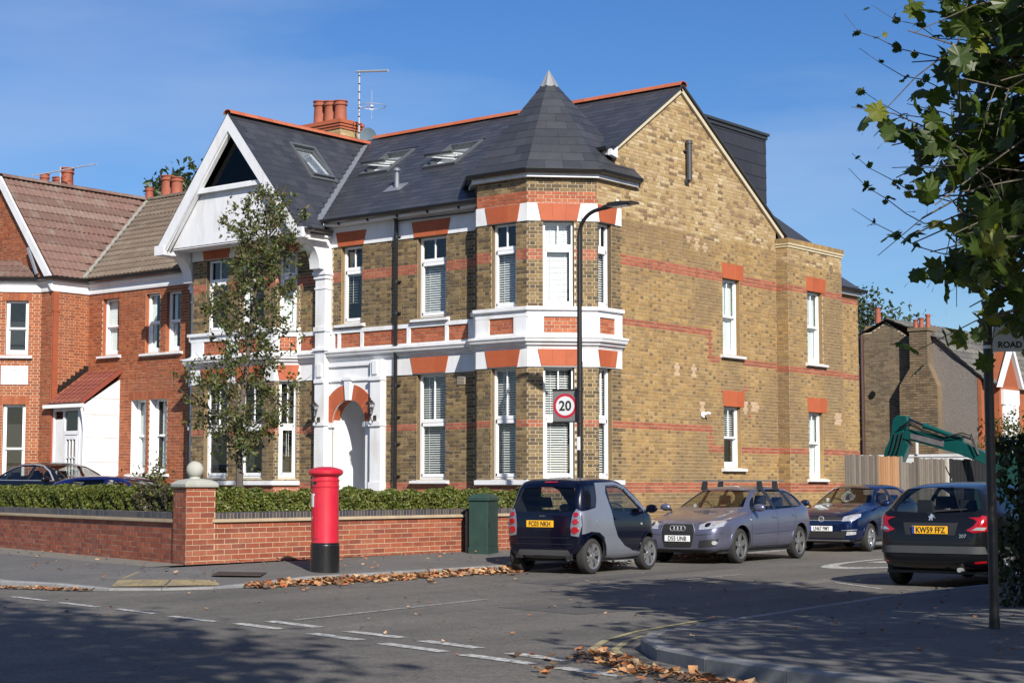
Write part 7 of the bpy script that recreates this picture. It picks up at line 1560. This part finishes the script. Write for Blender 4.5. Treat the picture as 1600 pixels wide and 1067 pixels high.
cen = Vector((16.3, -14.95, 4.8)); RX, RZ = 2.5, 1.85
br = MB(); LP = []
def inside(p): return ((p.x-cen.x)/RX)**2+((p.y-cen.y)/RX)**2+((p.z-cen.z)/RZ)**2 < 1.0
for i in range(104):
    u = R.uniform(-1, 1); a = R.uniform(0, 2*pi)
    if i < 66: a = radians(195)+R.uniform(-1.2, 1.2); u = R.uniform(-.9, .85)
    rad = R.uniform(.70, 1.02); c = (1-abs(u)**3.2)**(1/3.2); e_ = cen+Vector((cos(a)*c*RX*rad, sin(a)*c*RX*rad, u*RZ*rad+.25*cos(a)*(1 if u < 0 else 0))); e_.z -= (.0 if e_.x < 14.8 else .25)*(u < -.3); s = tr[3].lerp(tr[5], R.random()) if u > .2 else tr[2].lerp(tr[4], R.random())
    mid = (s+e_)/2+Vector((0, 0, .35)); P = bez(s, mid, e_, 10); br.tube(P, [.05, .045, .04, .034, .028, .022, .018, .014, .010, .008, .005], 5)
    for j in range(14):
        t = R.uniform(.3, 1.); p = P[min(10, int(t*10))]; q = p+Vector((R.gauss(0, .36), R.gauss(0, .36), R.gauss(-.12, .30))); br.tube([p, (p+q)/2+Vector((0, 0, .05)), q], [.008, .005, .003], 4)
        for l in range(R.choice((3, 3, 4, 5))): LP.append((p.lerp(q, R.random()**.5)+Vector((R.gauss(0, .09), R.gauss(0, .09), R.gauss(-.05, .08))), 1.))
# thin outer shoots with small young leaves and fruit balls
for i in range(9):
    z = 3.35+i*.29; s = Vector((14.45+R.uniform(-.1, .25), -15.0+R.uniform(-.5, .5), z)); e_ = s+Vector((-.95-R.uniform(0, .25), -.35, .30+R.uniform(-.05, .3))); P = bez(s, (s+e_)/2+Vector((0, 0, -.22)), e_, 6); P = [q+Vector((R.gauss(0, .012), R.gauss(0, .012), R.gauss(0, .018))) for q in P]; br.tube(P, [.007, .006, .005, .0045, .004, .003, .002], 4)
    for j in range(9): t = R.uniform(.4, 1.); LP.append((P[min(6, int(t*6+.5))]+Vector((R.gauss(0, .025), R.gauss(0, .025), R.gauss(0, .025))), .22+.25*R.random()))
obj('branches', br, BARK, pt, fix=False, kind='stuff')
big = []; J = MB()
for p, s in LP:
    if (p-CAMP).length < 8: continue
    size = .235*s*R.uniform(.7, 1.2); V, F = R.choice(LG)
    rot = Matrix.Rotation(R.uniform(0, 2*pi), 3, 'Z') @ Matrix.Rotation(R.gauss(1.0, .55), 3, 'X') @ Matrix.Rotation(R.uniform(-.9, .9)+pi*(R.random() < .5)*.0, 3, 'Z')
    d = (p-CAMP); px = d.dot(CR)/d.dot(Vector((-sin(radians(38.9)), cos(radians(38.9)), 0)))
    big.append((size if px < .315 and s > .6 else 0, p, rot, size, V, F))
big.sort(key=lambda q: -q[0]); lm = {}
for i, (k_, p, rot, size, V, F) in enumerate(big):
    if i < 300 and k_ > 0:
        key = id(V)
        if key not in lm:
            mm = MB(); mm.add([(x, y, z) for x, y, z in V], F); lm[key] = mesh_of(mm, 'leaf', PLEAF)
        o = link('leaf', lm[key], pt); o.location = p-ORG[pt]; o.scale = (size,)*3; o.rotation_euler = rot.to_euler()
    else: J.add([p+rot@(Vector(v)*size) for v in V], F)
obj('foliage', J, PLEAF, pt, fix=False, kind='stuff')

def bigtree(name, label, base, cen, rx, ry, rz, nb, nl, size, m, seed, trunk=.25, group=None, clump=.55):
    rnd = random.Random(seed); base = Vector(base); cen = Vector(cen); t = thing(name, label, 'tree', base, group or (name == 'street_tree' and 'street trees on the near side') or None); k = MB(); k.tube([base, base.lerp(cen, .5)+Vector((.1, .1, 0)), cen], [trunk, trunk*.75, trunk*.4], 9); obj('trunk', k, BARK, t, smooth=True)
    b = MB(); pts = []
    for i in range(nb):
        u = rnd.uniform(-.8, 1); a = rnd.uniform(0, 2*pi); c = sqrt(1-u*u); rad = rnd.uniform(.55, 1.02); e = cen+Vector((cos(a)*c*rx*rad, sin(a)*c*ry*rad, u*rz*rad)); s = base.lerp(cen, rnd.uniform(.55, 1.)); P = bez(s, (s+e)/2+Vector((0, 0, .4)), e, 6); b.tube(P, [trunk*.3*(1-.9*j/6) for j in range(7)], 5)
        for j in range(nl//nb): pts.append(P[rnd.choice((3, 4, 5, 6, 6))]+Vector((rnd.gauss(0, clump), rnd.gauss(0, clump), rnd.gauss(0, clump*.8))))
    obj('branches', b, BARK, t, fix=False, kind='stuff'); obj('leaves', leaves_mesh(pts, size, rnd), m, t, fix=False, kind='stuff'); return t
# off to the camera's own side of the road: the trees whose shade crosses the carriageway
bigtree('street_tree', 'tall street tree on the near pavement casting the broad shadow at lower left', (23.4, -31.2, .05), (20.2, -30.4, 9.4), 4.0, 4.0, 4.4, 90, 14000, .16, FLEAF, 31, .3)
bigtree('street_tree', 'second tall near-side tree, shading the road at the bottom left corner', (16.0, -37.0, .05), (15.6, -36.0, 9.8), 4.6, 4.6, 4.2, 80, 11000, .17, FLEAF, 33, .3)
bigtree('street_tree', 'street tree just right of the camera dappling the corner pavement with shade', (23.0, -19.9, .1), (21.6, -20.6, 5.8), 2.4, 3.0, 2.0, 60, 3000, .13, FLEAF, 35, .2, clump=.45)
bigtree('background_tree', 'dark green tree behind the red chimney pots of the brick house', (-39.6, 22, 0), (-39.6, 22, 14.0), 2.0, 2.0, 2.0, 60, 6500, .20, FLEAF, 41, .3, clump=.4)
bigtree('background_tree', 'thin dark tree above the gable of the brown brick house', (-15.6, 42, 0), (-15.6, 42, 8.4), 2.8, 2.8, 1.9, 50, 2600, .13, FLEAF, 43, .2, clump=.4)
def shrub(name, label, c, r, n, size, m, seed, cat='shrub'):
    rnd = random.Random(seed); c = Vector(c); t = thing(name, label, cat, (c.x, c.y, .1)); pts = []; b = MB()
    for i in range(24):
        e = c+Vector((rnd.gauss(0, r[0]*.5), rnd.gauss(0, r[1]*.5), rnd.uniform(-r[2], r[2]))); b.tube([(c.x, c.y, .1), (c+e)/2-Vector((0, 0, r[2]*.4)), e], [.02, .012, .005], 4)
        for j in range(n//24): pts.append(e+Vector((rnd.gauss(0, r[0]*.25), rnd.gauss(0, r[1]*.25), rnd.gauss(0, .22))))
    obj('stems', b, BARK, t, fix=False, kind='stuff'); obj('leaves', leaves_mesh(pts, size, rnd), m, t, fix=False, kind='stuff'); return t
IVY = leaf_mat('yellow_green_climber_leaf', [(.13, .12, .03), (.09, .10, .025), (.06, .07, .02), (.16, .13, .05)], .3)
shrub('climbing_plant', 'yellowing climber on the far wall right beside the corner house', (-4.6, 18.5, 3.5), (.55, .3, 1.5), 2400, .07, IVY, 51, 'climber')
shrub('front_garden_shrub', 'leafy shrub before the white bay window, right of the name pole', (1.0, 19.0, 2.4), (1.2, .6, .9), 2600, .06, IVY, 53)
shrub('low_shrub', 'small grey green bush by the base of the neighbouring window', (-10.5, -3.6, 1.25), (.5, .4, .45), 900, .05, GLEAF, 57)
# ---- the house opposite, out of the frame, whose shade falls across the parked blue car
oh = thing('opposite_house', 'brick house across the side road, outside the right of the frame', 'house', (19, 3, .1))
k = MB(); k.box((15.6, -2.4, 0), (24, 12, 6.3)); obj('wall', k, NBRICK, oh); k = MB(); k.prism([(15.2, -2.6, 6.3), (24.4, -2.6, 6.3), (19.8, -2.6, 9.8)], (0, 14.8, 0)); obj('roof', k, SLATE, oh)
for y in (-.8, 3.2, 7.2):
    for z in (1.2, 4.2): k = MB(); k.box((15.52, y, z), (15.6, y+1.2, z+1.6)); wo_ = obj('window', k, UPVC, oh); k = MB(); k.box((15.50, y+.08, z+.08), (15.52, y+1.12, z+1.52)); obj('pane', k, BLKGLASS, wo_)
# ---- fallen leaves
FALL = mat('fallen_leaf', rough=.8, ramp=[(.32, .13, .045), (.22, .095, .045), (.38, .19, .08), (.14, .07, .04), (.44, .27, .14), (.27, .15, .08), (.34, .11, .035), (.10, .06, .04), (.36, .24, .13)], var=.2, scale=20)
R = random.Random(77); K = MB()
def fleaf(x, y, z, s):
    a = R.uniform(0, 2*pi); t = R.gauss(0, .35); u = Vector((cos(a), sin(a), t*.6)).normalized(); v = Vector((-sin(a), cos(a), R.gauss(0, .3))).normalized(); n = u.cross(v); p = Vector((x, y, z+.012+abs(u.z)*s*.4)); cu = R.uniform(.05, .5)
    K.add([p-u*s*.5+n*s*cu*.3, p-v*s*.42+n*s*cu*.4, p+u*s*.15-v*s*.28, p+u*s*.55+n*s*cu*.5, p+u*s*.15+v*s*.28, p+v*s*.42+n*s*cu*.4, p-u*s*.15], [(0, 1, 6), (1, 2, 6), (2, 3, 4), (2, 4, 6), (4, 5, 6), (5, 0, 6)])
def kx(y): return lerpc([(-13.3, 2.62), (-12.5, 2.7), (-11.4, 2.66), (-6.6, 2.6), (-2.2, 2.2), (12, .95)], y) if 'lerpc' in globals() else 2.6
for i in range(2300):
    y = R.uniform(-12.9, -7.1); w = .40; d = abs(R.gauss(0, .13+.09*sin(y*2.3)**2+(.25 if R.random() < .12 else 0))); x = kx(y)+.05+d
    if R.random() < (.55 if y < -11.8 else 1): fleaf(x, y, max(0, .05*(1-d/.3))*R.random()+.002, R.choice((.035, .05, .07, .09, .11, .14))*R.uniform(.8, 1.2))
for i in range(260): y = R.uniform(-5.9, -4.2); d = abs(R.gauss(0, .25)); fleaf(kx(y)+.1+d+.4*R.random(), y, .06*R.random(), R.uniform(.07, .13))
for i in range(260): y = R.uniform(-1.6, .9); d = abs(R.gauss(0, .25)); fleaf(kx(y)+.1+d, y, .05*R.random(), R.uniform(.06, .12))
for i in range(340):
    t = R.random(); A = Vector((12.05, -17.3)); B = Vector((13.1, -18.15)); C_ = Vector((14.6, -18.75)); p = A.lerp(B, t*2) if t < .5 else B.lerp(C_, t*2-1); d = abs(R.gauss(0, .12+(.35 if R.random() < .15 else 0))); q = p+Vector((-.55, -.83))*d; fleaf(q.x, q.y, .03*R.random(), R.choice((.03, .05, .07, .09, .12)))
for i in range(240): t = R.random(); x = -.2+1.9*t*1.0; fleaf(x+R.gauss(0, .03), -15.08+.27*x+R.gauss(-.05, .05), .01*R.random(), R.uniform(.05, .1))
for i in range(110): y = R.uniform(-11, -3); x = R.uniform(.15, 2.5); fleaf(x if R.random() < .35 else .15+abs(R.gauss(0, .15)), y, .118+max(0, (2.5-x))*.036+.03, R.uniform(.04, .09))
for i in range(60): x = R.uniform(-7, 1.5); y = R.uniform(-14.2, -11.9)-.27*(x-1); fleaf(x, y+.2, .22 if False else .2+.0, R.uniform(.04, .09)) if zpav(x, y+.2) > 2.4 else fleaf(x, y+.2, .1+max(0, zpav(x, y+.2)-.13)/2.4*.1+.004, R.uniform(.04, .09))
for i in range(150): fleaf(R.uniform(3, 13), R.uniform(-18.2, -6), .004, R.uniform(.025, .07))
for i in range(90): x = R.uniform(11.6, 15.5); fleaf(x, R.uniform(-17, -9), .135, R.uniform(.03, .08))
fl = obj('fallen_leaves', K, FALL, None, fix=False); fl['kind'] = 'stuff'; fl['label'] = 'drifts of orange brown fallen leaves along the gutters'; fl['category'] = 'leaves'
